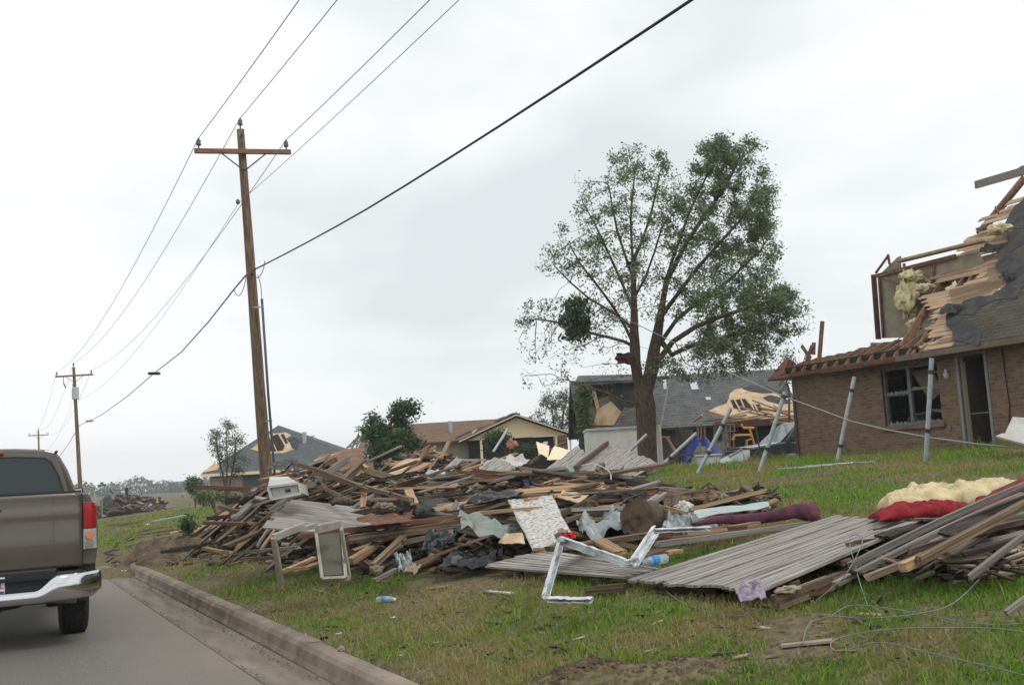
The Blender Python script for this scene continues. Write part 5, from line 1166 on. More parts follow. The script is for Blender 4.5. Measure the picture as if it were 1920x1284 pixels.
# driver: one continuous seated body
m_skin = mat('skin', [(.42, .24, .17)], rough=.6); m_redshirt = mat('red_shirt', [(.45, .03, .04)], rough=.85)
def person(name, label, verts, edges, rads, base, rotz, m_):
    me = bpy.data.meshes.new(name); me.from_pydata(verts, edges, []); me.materials.append(m_)
    o = bpy.data.objects.new(name, me); C.objects.link(o); o.location = base; o.rotation_euler = (0, 0, rotz)
    sk = o.modifiers.new('skin', 'SKIN')
    for v, r_ in zip(me.skin_vertices[0].data, rads): v.radius = r_ if hasattr(r_, '__len__') else (r_, r_)
    me.skin_vertices[0].data[0].use_root = True; o.modifiers.new('sub', 'SUBSURF').levels = 2; o.modifiers['sub'].render_levels = 2
    return tag(o, label, 'person')
vs = [(0, 0, 0), (.02, 0, .28), (.0, 0, .50), (-.02, 0, .60), (-.04, 0, .74), (-.03, .19, .47), (-.2, .25, .27), (-.45, .15, .36), (-.03, -.19, .47), (-.2, -.25, .27), (-.45, -.15, .36), (-.42, .1, .02), (-.5, .1, -.35), (-.42, -.1, .02), (-.5, -.1, -.35)]
ed = [(0, 1), (1, 2), (2, 3), (3, 4), (2, 5), (5, 6), (6, 7), (2, 8), (8, 9), (9, 10), (0, 11), (11, 12), (0, 13), (13, 14)]
rd = [(.17, .13), (.17, .12), (.14, .10), .055, (.085, .105), .065, .05, .04, .065, .05, .04, .085, .06, .085, .06]
dp = Matrix.Translation(b2.location) @ Matrix.Rotation(-YAW+R(12), 4, 'Z') @ Vector((2.8, -.42, .97))
drv = person('person', 'driver in a red shirt sitting at the wheel of the black pickup', vs, ed, rd, dp, -YAW+R(12), m_redshirt)
q = MB(); q.lathe([(.01, -.12), (.07, -.1), (.09, -.02), (.088, .05), (.06, .11), (.01, .13)], Matrix.Translation((-.05, 0, .76)), 14); hd = part('head', q, m_skin, drv, False, smooth=True)
q = MB(); q.lathe([(.092, .02), (.098, .06), (.07, .125), (.01, .145)], Matrix.Translation((-.045, 0, .765)), 14); part('cap', q, m_redshirt, drv, False, smooth=True)

# ================================================================== LEANING POSTS, RAIL WIRE AND YARD CLUTTER
def post(base_px, top_px, rad, label, bands=(.12, .62), m_=m_metal, dz=0, depth=None):
    b_ = G(*base_px) if depth is None else PZ(*base_px, depth); Zb = (b_-EYE).dot(FW); t_ = PZ(*top_px, Zb+dz); b_ = b_-(t_-b_).normalized()*.25
    root = thing('fence_post', label, 'fence post', b_, 0, 'leaning steel posts of the wrecked fence')
    q = MB(); q.tube([b_, b_.lerp(t_, .5), t_], rad, 14); part('post', q, m_, root, smooth=False)
    for f_ in bands:
        c_ = t_.lerp(b_, f_); d = (t_-b_).normalized(); q = MB(); q.tube([c_-d*.035, c_+d*.035], rad+.012, 14); q.beam(c_+RT*rad, c_+RT*(rad+.07), .03, .03); part('clamp_band', q, m_iron, root)
    return root
post((1736, 864), (1747, 671), .040, 'nearest upright steel post standing in front of the broken window')
post((1569, 868), (1602, 706), .039, 'steel post leaning slightly right before the bare brick wall', (.14, .70))
post((1424, 884), (1472, 735), .042, 'leaning steel post at the left corner of the brick house', (.05, .62))
post((1308, 888), (1370, 766), .042, 'leaning steel post before the blue tarpaulin', (.22, .58))
post((1221, 890), (1306, 812), .042, 'steel post leaning low just right of the tree trunk', (.5,))
post((1132, 892), (1213, 814), .042, 'steel post leaning low across the tree trunk', (.55,))
q = MB(); q.tube([PZ(1416, 790, 27), PZ(1421, 822, 27), PZ(1427, 858, 27)], .022, 6); solo('green_stake', q, mat('green_stake_paint', [(.04, .07, .05)], rough=.6), 'thin dark green stake before the front of the black pickup', 'stake')
q = MB(); q.tube([PZ(1312, 830, 30), PZ(1318, 860, 30)], .03, 6); solo('short_stake', q, m_grey, 'short dark stake beside the blue tarpaulin', 'stake')
q = MB(); q.beam(PZ(1262, 852, 31), PZ(1314, 854, 31), .05, .05); q.beam(PZ(1262, 866, 31), PZ(1300, 873, 31), .04, .04); solo('low_rail', q, m_jamb, 'low brown rail in front of the blue tarpaulin', 'rail')
wp = [(1128, 588, 33.5), (1190, 606, 33), (1260, 640, 31), (1357, 694, 27.5), (1470, 743, 23.6), (1530, 765, 22), (1594, 789, 20.6), (1665, 806, 19.4), (1743, 820, 18.4), (1830, 832, 17.5), (1940, 842, 16.6)]
q = MB(); q.tube([PZ(*a) for a in wp], .013, 6, cap=False); solo('slack_fence_wire', q, mat('dull_wire', [(.26, .27, .25)], rough=.6), 'slack grey wire running from the tree past the leaning posts', 'wire', smooth=True)
wp = [(1510, 874, 23), (1560, 871, 22), (1600, 868, 21), (1640, 866, 20.5)]
q = MB(); q.tube([G(a, b, .03) for a, b, _ in wp], .02, 6); solo('fallen_rail', q, m_metal, 'thin fallen fence rail lying on the lawn by the brick house', 'rail')
q = MB(); q.tube([G(a, b, .04) for a, b in ((1462, 879), (1500, 877), (1560, 872))], .02, 6); solo('fallen_rail', q, m_metal, 'thin fallen rail lying on the grass between the two leaning posts', 'rail')
m_blue = mat('blue_tarpaulin', [(.008, .02, .14), (.012, .04, .30)], 4, .45, .3)
c_ = PZ(1318, 862, 37)
def bt(u, v):
    a = u*2.0-1; h = 1.05*(1-a*a)**.5 if abs(a) < 1 else 0
    return c_ + RT*(a*.72) + Vector((FW.x, FW.y, 0))*((v-.5)*1.2) + Vector((0, 0, -.25+h*.95*math.sin(math.pi*(.15+.7*v))*(1+.3*noise.noise(Vector((u*6, v*5, 1))))))
q = MB(); q.grid(bt, 20, 10); solo('blue_tarpaulin', q, m_blue, 'bright blue tarpaulin thrown over a pile beyond the leaning posts', 'tarpaulin', solid=.01)
def jumble(px, py, Z, w_, h_, seed_, m_, label, name, cat, group=None, d=None, rough_=.65):
    c_ = PZ(px, py, Z); q = MB(); dd = d or w_*.6; off = Vector((seed_*7.7, 0, 0))
    def f(u, v):
        th_ = 2*math.pi*u; ph = math.pi*(v-.5); e_ = Vector((math.cos(ph)*math.cos(th_)*w_/2, math.cos(ph)*math.sin(th_)*dd/2, math.sin(ph)*h_/2)); return c_ + e_*(1+rough_*noise.noise(e_*(3/max(w_, .1))+off)+rough_*.6*noise.noise(e_*(9/max(w_, .1))+off))
    q.grid(f, 26, 16); return solo(name, q, m_, label, cat, group)
jumble(1320, 862, 35.5, .75, .7, 3, m_drywall, 'pinkish tan cushion lying over the blue tarpaulin', 'tan_cushion', 'cushion')
jumble(1479, 862, 30, .42, .28, 4, m_white, 'crumpled white bag on the grass at the corner of the brick house', 'white_bag', 'bag'); jumble(1490, 866, 29.5, .22, .2, 5, m_white, 'small white scrap beside the white bag at the brick corner', 'white_scrap', 'scrap')
jumble(1303, 873, 31, .3, .2, 6, m_drywall, 'pale crumpled scrap at the foot of the blue tarpaulin', 'pale_scrap', 'scrap')
m_bin = mat('pale_grey_bin', [(.36, .40, .38), (.45, .48, .45)], 5, .5)
bn = thing('grey_bin', 'pale grey open bin standing behind the fourth leaning post', 'bin', PZ(1330, 884, 29), -YAW)
q = MB(); q.box((-.3, -.25, 0), (.3, .25, .42)); part('tub', q, m_bin, bn, False, bevel=.04); q = MB(); q.box((-.34, -.28, .42), (.34, .28, .47)); part('rim', q, m_white, bn, False, bevel=.015)
q = MB(); P3 = [PZ(1344, 884, 28.5), PZ(1350, 862, 28.7), PZ(1368, 852, 28.9), PZ(1396, 845, 29.2), PZ(1405, 846, 29.2), PZ(1405, 872, 28.8), PZ(1395, 882, 28.6)]
q.slab(P3, .04); solo('bent_white_sheet', q, m_bin, 'bent pale sheet lying on edge in the grass before the black pickup', 'metal sheet')
q = MB(); q.beam(PZ(1368, 856, 28.4), PZ(1392, 842, 28.8), .06, .06); solo('grey_pipe_piece', q, m_metal, 'short grey pipe resting on the bent pale sheet', 'pipe')
jumble(1438, 872, 28.5, 1.0, .5, 9, mat('earth_heap', [(.05, .035, .025), (.12, .09, .06)], 6, .95, .4), 'low heap of brown earth and twigs before the black pickup', 'earth_heap', 'earth heap')
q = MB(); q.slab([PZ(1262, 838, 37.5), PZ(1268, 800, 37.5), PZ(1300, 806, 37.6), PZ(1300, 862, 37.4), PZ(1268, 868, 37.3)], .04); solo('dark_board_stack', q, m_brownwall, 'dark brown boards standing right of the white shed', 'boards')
q = MB(); q.beam(PZ(1241, 819, 35), PZ(1256, 819, 35), .06, .06); q.beam(PZ(1250, 819, 35), PZ(1266, 845, 34.8), .06, .07); solo('broken_studs', q, m_rafl, 'pale broken stud leaning right of the white shed', 'stud')
# lettering on the black pickup's door is too far off to read and is left as a worn pale mark
q = MB(); q.box((1.85, -.975, .93), (2.3, -.972, .99)); q.box((2.38, -.975, .92), (2.75, -.972, .98)); hpart('door_decal', q, m_bin, body)

# ================================================================== FAR LEFT: SIGN, RUBBLE, BOARDS
sg = thing('street_sign', 'small green street sign on a thin pole beyond the pickup', 'street sign', PZ(191, 930, 78)); sg.location.z = min(sg.location.z, gz(sg.location.x, sg.location.y)); ROOTM[sg] = Matrix.Translation(sg.location)
q = MB(); q.tube([Vector(sg.location), PZ(191, 903, 78)], .03, 6); part('pole', q, m_metal, sg)
m_sgreen = mat('sign_green', [(.02, .10, .05)], rough=.5)
q = MB(); q.beam(PZ(183, 910.5, 78), PZ(199, 908.5, 78), .02, .15); part('name_blade', q, m_sgreen, sg)
q = MB(); q.beam(PZ(189, 905.5, 78), PZ(193, 905.5, 78), .3, .12); part('cross_blade', q, m_sgreen, sg)
# ================================================================== THE DEBRIS HEAPS
def lerp_tab(tab, x):
    if x <= tab[0][0]: return tab[0][1]
    for (a, b), (c, d) in zip(tab, tab[1:]):
        if x <= c: return b+(d-b)*(x-a)/(c-a)
    return tab[-1][1]
FWH = Vector((FW.x, FW.y, 0)).normalized(); RTH = Vector((FWH.y, -FWH.x, 0))
def bearing(P_): d = P_-EYE; return 960+F_PX*d.dot(RT)/d.dot(FW)
# near heap: front edge in the photograph, depth and height by bearing
FRONT = [(400, 1030), (500, 1050), (600, 1065), (700, 1072), (860, 1066), (950, 1052), (1050, 1038), (1200, 1012), (1330, 985), (1440, 955)]
DEPTH = [(400, 5.5), (600, 8), (900, 7), (1130, 5), (1300, 3.2), (1440, 1.6)]
HH = [(400, .10), (470, .55), (520, 1.15), (600, 1.25), (700, .95), (800, .9), (900, .95), (1000, .92), (1080, .75), (1160, .55), (1300, .40), (1440, .16)]
FZ = [(px, (G(px, py)-EYE).dot(FWH)) for px, py in FRONT]
TOPL = [(390, 1000), (430, 970), (470, 945), (510, 912), (560, 900), (640, 905), (700, 915), (800, 920), (900, 915), (1000, 905), (1080, 908), (1160, 922), (1300, 945), (1440, 955)]
TOPF = [(650, 908), (700, 895), (745, 878), (780, 857), (815, 856), (850, 882), (920, 896), (1000, 898), (1060, 894), (1150, 902), (1200, 908)]
def sight(px, tab, d, extra=0):
    r_ = ray(px, lerp_tab(tab, px)+extra); return EYE.z + r_.z*(d/r_.dot(FWH))
def heap_h(P_):
    px = bearing(P_); d = (P_-EYE).dot(FWH); f0 = lerp_tab(FZ, px); dp = lerp_tab(DEPTH, px)
    t_ = (d-f0)/dp
    if px < 385 or px > 1455 or t_ < 0 or t_ > 1.25: return 0
    k_ = min(1, t_*2.6)**.8 if t_ < .5 else max(0, 1-((t_-.5)/.75)**2)
    e_ = min(1, (px-385)/60)*min(1, (1455-px)/60)
    d0 = f0+dp*.5; r_ = ray(px, 900); q_ = EYE+r_*(d0/r_.dot(FWH)); H_ = max(.06, sight(px, TOPL, d0)-gz(q_.x, q_.y))
    return max(0, min(H_*k_*e_, sight(px, TOPL, d, 3)-gz(P_.x, P_.y)))
# farther heap in front of the tan house
F2 = [(660, 25.5), (1010, 24.0), (1160, 23.0)]; D2 = [(660, 8), (1160, 5)]
H2T = [(650, .1), (700, .6), (760, 1.25), (800, 1.55), (860, 1.25), (920, .75), (1000, .95), (1100, .8), (1200, .2)]
def heap2_h(P_):
    px = bearing(P_); d = (P_-EYE).dot(FWH); t_ = (d-lerp_tab(F2, px))/lerp_tab(D2, px)
    if px < 650 or px > 1200 or t_ < 0 or t_ > 1.2: return 0
    k_ = min(1, t_*2.2) if t_ < .5 else max(0, 1-((t_-.5)/.7)**2)
    dp = lerp_tab(D2, px); d0 = lerp_tab(F2, px)+dp*.5; r_ = ray(px, 900); q_ = EYE+r_*(d0/r_.dot(FWH)); H_ = max(.06, sight(px, TOPF, d0)-gz(q_.x, q_.y))
    return max(0, min(H_*k_*min(1, (px-650)/40)*min(1, (1200-px)/40), sight(px, TOPF, d, 2)-gz(P_.x, P_.y)))
def surf(P_): return gz(P_.x, P_.y)+max(heap_h(P_), heap2_h(P_))
# packed rubble under the boards, near black for the shade in the gaps
m_rubble = mat('shaded_rubble_bed', [(.006, .005, .004), (.025, .018, .013), (.09, .068, .048)], 9, 1, 1.0, detail=9, bscale=16)
def bed(name, px0, px1, ztab, dtab, fn, label, k_=.78, nu=110, nv=34):
    q = MB()
    def f(u, v):
        px = px0+(px1-px0)*u; d = lerp_tab(ztab, px)-.1+(lerp_tab(dtab, px)*1.2+.1)*v
        r_ = ray(px, 900); P_ = EYE + r_*(d/r_.dot(FWH)); h = fn(P_); z = gz(P_.x, P_.y)
        P_.z = z - .03 + k_*h*(1+.35*noise.noise(P_*1.8)) + min(h, .35)*.5*noise.noise(P_*5)
        return P_
    q.grid(f, nu, nv); q.f = [t_[::-1] for t_ in q.f]
    return solo(name, q, m_rubble, label, 'rubble', kind='stuff')
bed('shaded_rubble_bed', 386, 1454, FZ, DEPTH, heap_h, 'packed rubble darkened as the shade under the boards of the roadside heap')
bed('shaded_rubble_bed', 652, 1198, F2, D2, heap2_h, 'packed rubble darkened as the shade under the boards of the farther heap', nu=70, nv=24)
# board meshes: split ends, slight bow
random.seed(77)
def board_mesh(name, Lh, w_, t_, m_, kind):
    q = MB(); n = 6; vs = []
    bow = random.uniform(-.03, .03)*Lh; tw = random.uniform(-.12, .12)
    ends = [[random.uniform(0, .16)*(1 if kind != 'clean' else .1) for _ in range(5)] for _ in range(2)]
    for i in range(n+1):
        for j in range(5):
            v = j/4-.5; x = (i/n-.5)*Lh
            if i == 0: x += ends[0][j]
            if i == n: x -= ends[1][j]
            a = tw*(i/n-.5); y = v*w_*(1+.1*random.uniform(-1, 1)*(kind != 'clean')); z = bow*(1-(2*i/n-1)**2)
            vs += [Vector((x, y*math.cos(a), z+y*math.sin(a)+t_/2)), Vector((x, y*math.cos(a), z+y*math.sin(a)-t_/2))]
    I_ = lambda i, j, k: (i*5+j)*2+k
    for i in range(n):
        for j in range(4):
            q.f.append((I_(i, j, 0), I_(i+1, j, 0), I_(i+1, j+1, 0), I_(i, j+1, 0))); q.f.append((I_(i, j+1, 1), I_(i+1, j+1, 1), I_(i+1, j, 1), I_(i, j, 1)))
        q.f.append((I_(i, 0, 1), I_(i+1, 0, 1), I_(i+1, 0, 0), I_(i, 0, 0))); q.f.append((I_(i, 4, 0), I_(i+1, 4, 0), I_(i+1, 4, 1), I_(i, 4, 1)))
    for j in range(4):
        q.f.append((I_(0, j, 1), I_(0, j, 0), I_(0, j+1, 0), I_(0, j+1, 1))); q.f.append((I_(n, j, 0), I_(n, j, 1), I_(n, j+1, 1), I_(n, j+1, 0)))
    q.v = vs; me = q.mesh(name); me.materials.append(m_); return me
KINDS = {
 'dark': (m_dark, 'splintered_board', 'dark splintered board lying in the roadside heap', 'dark boards in the roadside heap'),
 'brown': (m_plank, 'splintered_board', 'weathered brown broken board lying in the roadside heap', 'brown boards in the roadside heap'),
 'red': (m_red, 'broken_rafter', 'reddish brown broken rafter lying in the roadside heap', 'reddish rafters in the roadside heap'),
 'fresh': (m_fresh, 'split_board', 'pale freshly split board lying in the roadside heap', 'pale split boards in the roadside heap'),
 'grey': (m_grey, 'fence_picket', 'silver grey weathered picket lying in the roadside heap', 'grey pickets in the roadside heap')}
MESH = {k: [board_mesh(v[1], L_, w_, t_, v[0], k) for L_, w_, t_ in ((.5, .075, .022), (.9, .09, .016), (1.3, .05, .032), (1.7, .11, .018), (2.2, .07, .03), (3.0, .06, .036))] for k, v in KINDS.items()}
def place_board(kind, me, c_, dirv, roll, tags):
    x_ = Vector(dirv).normalized(); z_ = Vector((0, 0, 1)); z_ = (z_-x_*x_.dot(z_)).normalized(); y_ = z_.cross(x_)
    m3 = Matrix((x_, y_, z_)).transposed() @ Matrix.Rotation(roll, 3, 'X')
    o = bpy.data.objects.new(tags[0], me); C.objects.link(o); o.matrix_world = Matrix.Translation(c_) @ m3.to_4x4()
    return tag(o, tags[1], tags[3] if len(tags) > 3 else 'board', tags[2])
def at_surface(px, t_, ztab, dtab):
    d = lerp_tab(ztab, px)+lerp_tab(dtab, px)*t_; r_ = ray(px, 900); P_ = EYE+r_*(d/r_.dot(FWH)); P_.z = surf(P_); return P_
def scatter(n, ztab, dtab, p0, p1, kinds, big, seed_, tspan=(0.0, .62), tagf=None, lift=.06, sc=1.0):
    rg_ = random.Random(seed_)
    for i in range(n):
        px = rg_.uniform(p0, p1); t_ = rg_.uniform(*tspan)
        k = rg_.choices(list(kinds), list(kinds.values()))[0]
        P_ = at_surface(px, t_, ztab, dtab)
        mi = rg_.choices(range(6), big)[0]; mi = min(mi, 2) if px > 1240 else mi; me = MESH[k][mi]; Lh = (.5, .9, 1.3, 1.7, 2.2, 3.0)[mi]
        a = rg_.gauss(-.12, .26) if rg_.random() < .8 else rg_.uniform(-1.5, 1.5)
        dv_ = RTH*math.cos(a)+FWH*math.sin(a)
        h1 = surf(P_+dv_*Lh*.35); h0 = surf(P_-dv_*Lh*.35)
        sl = (h1-h0)/(Lh*.7) + rg_.gauss(0, .09)
        dv_ = Vector((dv_.x, dv_.y, max(-.8, min(.8, sl))))
        P_.z = max(P_.z, (h0+h1)/2) + rg_.uniform(-.02, lift)
        place_board(k, me, P_, dv_, rg_.gauss(.25, .6), tagf(k) if tagf else KINDS[k][1:])
scatter(232, FZ, DEPTH, 400, 1400, dict(dark=.33, brown=.31, red=.05, fresh=.13, grey=.18), (.14, .2, .24, .2, .15, .07), 101, lift=.2)
scatter(52, FZ, DEPTH, 430, 1180, dict(dark=.25, brown=.35, red=.15, fresh=.25), (.4, .3, .2, .1, 0, 0), 103, (.3, .6), lift=.12)
far = lambda k: (KINDS[k][1], KINDS[k][2-1].replace('roadside heap', 'farther heap before the tan house') if False else {'dark': 'dark broken board lying in the farther heap before the tan house', 'brown': 'brown broken board lying in the farther heap before the tan house', 'red': 'reddish broken rafter lying in the farther heap before the tan house', 'fresh': 'pale split board lying in the farther heap before the tan house', 'grey': 'grey board lying in the farther heap before the tan house'}[k], KINDS[k][3].replace('roadside heap', 'farther heap') if len(KINDS[k]) > 3 else 'boards in the farther heap')
FAR = {'dark': 'dark broken board lying in the farther heap before the tan house', 'brown': 'brown broken board lying in the farther heap before the tan house', 'red': 'reddish broken rafter lying in the farther heap before the tan house', 'fresh': 'pale split board lying in the farther heap before the tan house', 'grey': 'grey board lying in the farther heap before the tan house'}
far = lambda k: (KINDS[k][1], FAR[k], k+' boards in the farther heap')
scatter(92, F2, D2, 680, 1170, dict(dark=.1, brown=.25, red=.15, fresh=.42, grey=.08), (.1, .2, .3, .25, .15, 0), 104, (.05, .6), far, .12)
lawn = lambda k: (KINDS[k][1], {'dark': 'dark', 'brown': 'brown', 'red': 'reddish', 'fresh': 'pale', 'grey': 'grey'}[k]+' board scattered on the grass left of the roadside heap', k+' boards scattered on the left grass')
rg_ = random.Random(55)
for i in range(44):
    px = rg_.uniform(205, 500); py = rg_.uniform(965, 1040) if px > 300 else rg_.uniform(955, 1000); k = rg_.choice(['dark', 'brown', 'grey', 'fresh', 'brown'])
    P_ = G(px, py, .04); a = rg_.gauss(-.1, .35); d_ = RTH*math.cos(a)+FWH*math.sin(a)+Vector((0, 0, rg_.gauss(0, .03)))
    d_.z += (gz(P_.x+d_.x*.5, P_.y+d_.y*.5)-gz(P_.x-d_.x*.5, P_.y-d_.y*.5))
    place_board(k, MESH[k][rg_.randrange(0, 5)], P_, d_, rg_.gauss(0, .2), lawn(k))
# splinters, chips, shingle crumbs and plaster bits filling the gaps
def chips(name, n, sampler, m_, label, smin, smax, seed_, lift=.05, elong=4):
    nr = np.random.default_rng(seed_); vs = np.zeros((n, 8, 3)); fs = []
    for i in range(n):
        P_ = sampler(nr); s = nr.uniform(smin, smax); a = nr.uniform(0, math.pi) if nr.random() < .5 else -YAW+nr.normal(0, .4)
        ax = Vector((math.cos(a), math.sin(a), nr.normal(0, .25))).normalized(); b = ax.cross(Vector((nr.normal(0, .5), nr.normal(0, .5), 1))).normalized(); c_ = ax.cross(b)
        L_ = s*nr.uniform(1, elong); W2 = s*nr.uniform(.3, 1.)*.5; T2 = s*.12; P_ = P_+Vector((0, 0, nr.uniform(0, lift)))
        k = 0
        for sx_ in (-1, 1):
            for sy_ in (-1, 1):
                for sz_ in (-1, 1):
                    vs[i, k] = P_+ax*(L_*.5*sx_*nr.uniform(.7, 1))+b*(W2*sy_*nr.uniform(.4, 1))+c_*(T2*sz_); k += 1
    base = np.array([(0, 1, 3, 2), (4, 6, 7, 5), (0, 4, 5, 1), (2, 3, 7, 6), (0, 2, 6, 4), (1, 5, 7, 3)])
    fs = (np.arange(n)[:, None, None]*8+base[None]).reshape(-1, 4)
    t_ = np.repeat(np.clip(nr.beta(1.2, 1.6, n), 0, 1), 6)
    o = np_mesh(name, vs.reshape(-1, 3), fs, 4, m_, t_); return tag(o, label, 'debris', kind='stuff')
def chipmat(name, stops):
    m = leafmat(name, stops[0], stops[-1], transl=0, rough=.85); r = [x for x in m.node_tree.nodes if x.type == 'VALTORGB'][0]
    for i, s in enumerate(stops[1:-1]): e_ = r.color_ramp.elements.new((i+1)/(len(stops)-1)); e_.color = (*s, 1)
    return m
m_chip = chipmat('mixed_splinters', [(.008, .007, .006), (.03, .023, .017), (.085, .062, .043), (.11, .10, .085), (.20, .14, .09), (.33, .24, .15), (.46, .45, .42)])
sm = lambda p0, p1, zt, dt, t0, t1: (lambda nr: at_surface(nr.uniform(p0, p1), nr.uniform(t0, t1), zt, dt))
chips('splinters', 4500, sm(395, 1430, FZ, DEPTH, -.05, .8), m_chip, 'splinters and shingle crumbs packed between the boards of the roadside heap', .02, .16, 1, .10)
chips('splinters', 3200, sm(665, 1185, F2, D2, -.05, .9), m_chip, 'splinters and plaster bits strewn over the farther heap', .04, .28, 2, .15)
def lawn_s(nr):
    P_ = G(nr.uniform(200, 520), nr.uniform(958, 1062), .0); return P_
chips('litter', 420, lawn_s, m_chip, 'small splinters and scraps strewn on the left grass', .02, .12, 3, .03)
chips('verge_litter', 260, lambda nr: G(nr.uniform(480, 1700), nr.uniform(1070, 1240), 0), m_chip, 'small wood scraps lying in the near grass', .012, .05, 4, .02)
def crest(nr):
    P_ = G(nr.uniform(1160, 1440), nr.uniform(925, 965), .02); return P_
chips('crest_litter', 500, crest, m_chip, 'broken brick and wood scraps along the thin right tail of the heap', .03, .14, 5, .10)

# ---- slatted fence panels
def quadf(c4): return lambda u, v: (c4[0]*(1-u)+c4[1]*u)*(1-v)+(c4[3]*(1-u)+c4[2]*u)*v
def panel(name, c4, n, label, m_, ragged=.03, th=.022, cat='fence panel', group=None, seed_=1, sag=0.):
    """n boards side by side along u, each running from v=0 to v=1; c4 = p00, p10, p11, p01"""
    rg_ = random.Random(seed_); f = quadf([Vector(c) for c in c4]); nn = (c4[1]-c4[0]).cross(c4[3]-c4[0]).normalized(); nn = nn if nn.z > 0 else -nn
    root_o = (c4[0]+c4[1]+c4[2]+c4[3])/4; root_o.z = min(c.z for c in c4)
    root = thing(name, label, cat, root_o, 0, group); q = MB()
    for i in range(n):
        u0 = (i+.015)/n; u1 = (i+.985)/n; a0 = rg_.uniform(-ragged, ragged); a1 = 1+rg_.uniform(-ragged, ragged); off = nn*rg_.uniform(-.006, .006)
        st = 6; vs = []
        for k in range(st+1):
            v = a0+(a1-a0)*k/st; d_ = nn*(-sag*math.sin(math.pi*max(0, min(1, v))))
            for (u, s_) in ((u0, 0), (u1, 0), (u1, 1), (u0, 1)):
                vs.append(f(u, v)+off+d_-nn*th*s_+nn*(.006 if u == u1 else 0))
        fs = [(3, 2, 1, 0), (st*4, st*4+1, st*4+2, st*4+3)]
        for k in range(st):
            for j in range(4): fs.append((k*4+j, k*4+(j+1) % 4, (k+1)*4+(j+1) % 4, (k+1)*4+j))
        q.add(vs, fs)
    part('slats', q, m_, root)
    for v in (.18, .5, .82):
        q = MB(); q.beam(f(0, v)-nn*(th+.03+sag*math.sin(math.pi*v)), f(1, v)-nn*(th+.03+sag*math.sin(math.pi*v)), .09, .04, nn); part('rail', q, m_plank, root)
    return root
def panelmat(name, cols, ang):
    m = mat(name, cols, 3.2, .85, .35, (1, 1, 1), detail=8); mp_ = [n for n in m.node_tree.nodes if n.type == 'MAPPING'][0]
    mp_.vector_type = 'TEXTURE'; mp_.inputs['Rotation'].default_value = (0, 0, ang); mp_.inputs['Scale'].default_value = (2.2, .12, .5); return m
def pm(c4, name):
    d_ = Vector(c4[3])-Vector(c4[0]); return panelmat(name, [(.14, .128, .11), (.28, .262, .235), (.42, .40, .37)], math.atan2(d_.y, d_.x))
c4 = [G(1170, 1086, .10), G(1432, 1106, .12), G(1724, 980, .30), G(1560, 966, .28)]
panel('fallen_fence', c4, 19, 'largest grey slatted fence panel lying flat in the right foreground', pm(c4, 'silvered_slats_a'), .015, seed_=2)
c4 = [G(1235, 1064, .14), G(1165, 1082, .10), G(903, 1062, .10), G(1025, 1030, .22)]
panel('fallen_fence', c4, 9, 'smaller grey fence panel lying flat under the bent white metal frame', pm(c4, 'silvered_slats_b'), .03, seed_=3)
c4 = [PZ(640, 998, 13.6), PZ(494, 987, 13.9), PZ(545, 937, 15.4), PZ(835, 962, 15.0)]
c4 = [PZ(495, 988, 13.7), PZ(540, 936, 15.2), PZ(815, 965, 15.0), PZ(700, 1006, 13.4)]
panel('fallen_fence', c4, 9, 'grey slatted panel leaning low in the left part of the heap', pm(c4, 'silvered_slats_c'), .03, seed_=4)
c4 = [PZ(1014, 888, 23.5), PZ(1046, 892, 23.2), PZ(1106, 853, 25.8), PZ(1079, 838, 26.5)]
c4 = [PZ(1014, 886, 23.5), PZ(1062, 893, 23.0), PZ(1116, 858, 25.4), PZ(1080, 837, 26.4)]
panel('fallen_fence', c4, 10, 'tilted grey fence panel left of the tree trunk', pm(c4, 'silvered_slats_d'), .03, seed_=5)
c4 = [PZ(1072, 880, 23.8), PZ(1190, 893, 22.6), PZ(1236, 868, 24.6), PZ(1142, 831, 26.8)]
panel('fallen_fence', c4, 18, 'wide tilted grey fence panel at the foot of the big tree', pm(c4, 'silvered_slats_e'), .04, seed_=6)
q = MB(); q.beam(PZ(1078, 878, 23.4), PZ(1139, 830, 26.5), .08, .09); solo('loose_rail', q, m_jamb, 'dark rail lying along the join of the two tilted panels', 'rail')
c4 = [PZ(880, 893, 22.6), PZ(936, 898, 22.2), PZ(968, 874, 23.8), PZ(928, 856, 24.6)]
panel('fallen_fence', c4, 11, 'small grey fence panel on the middle of the heap, before the tan house', pm(c4, 'silvered_slats_f'), .03, seed_=7)
c4 = [PZ(832, 878, 24.), PZ(848, 882, 23.8), PZ(868, 860, 25.), PZ(855, 857, 25.2)]
panel('fallen_fence', c4, 4, 'narrow grey panel scrap beside the small fence panel', pm(c4, 'silvered_slats_g'), .04, seed_=8)

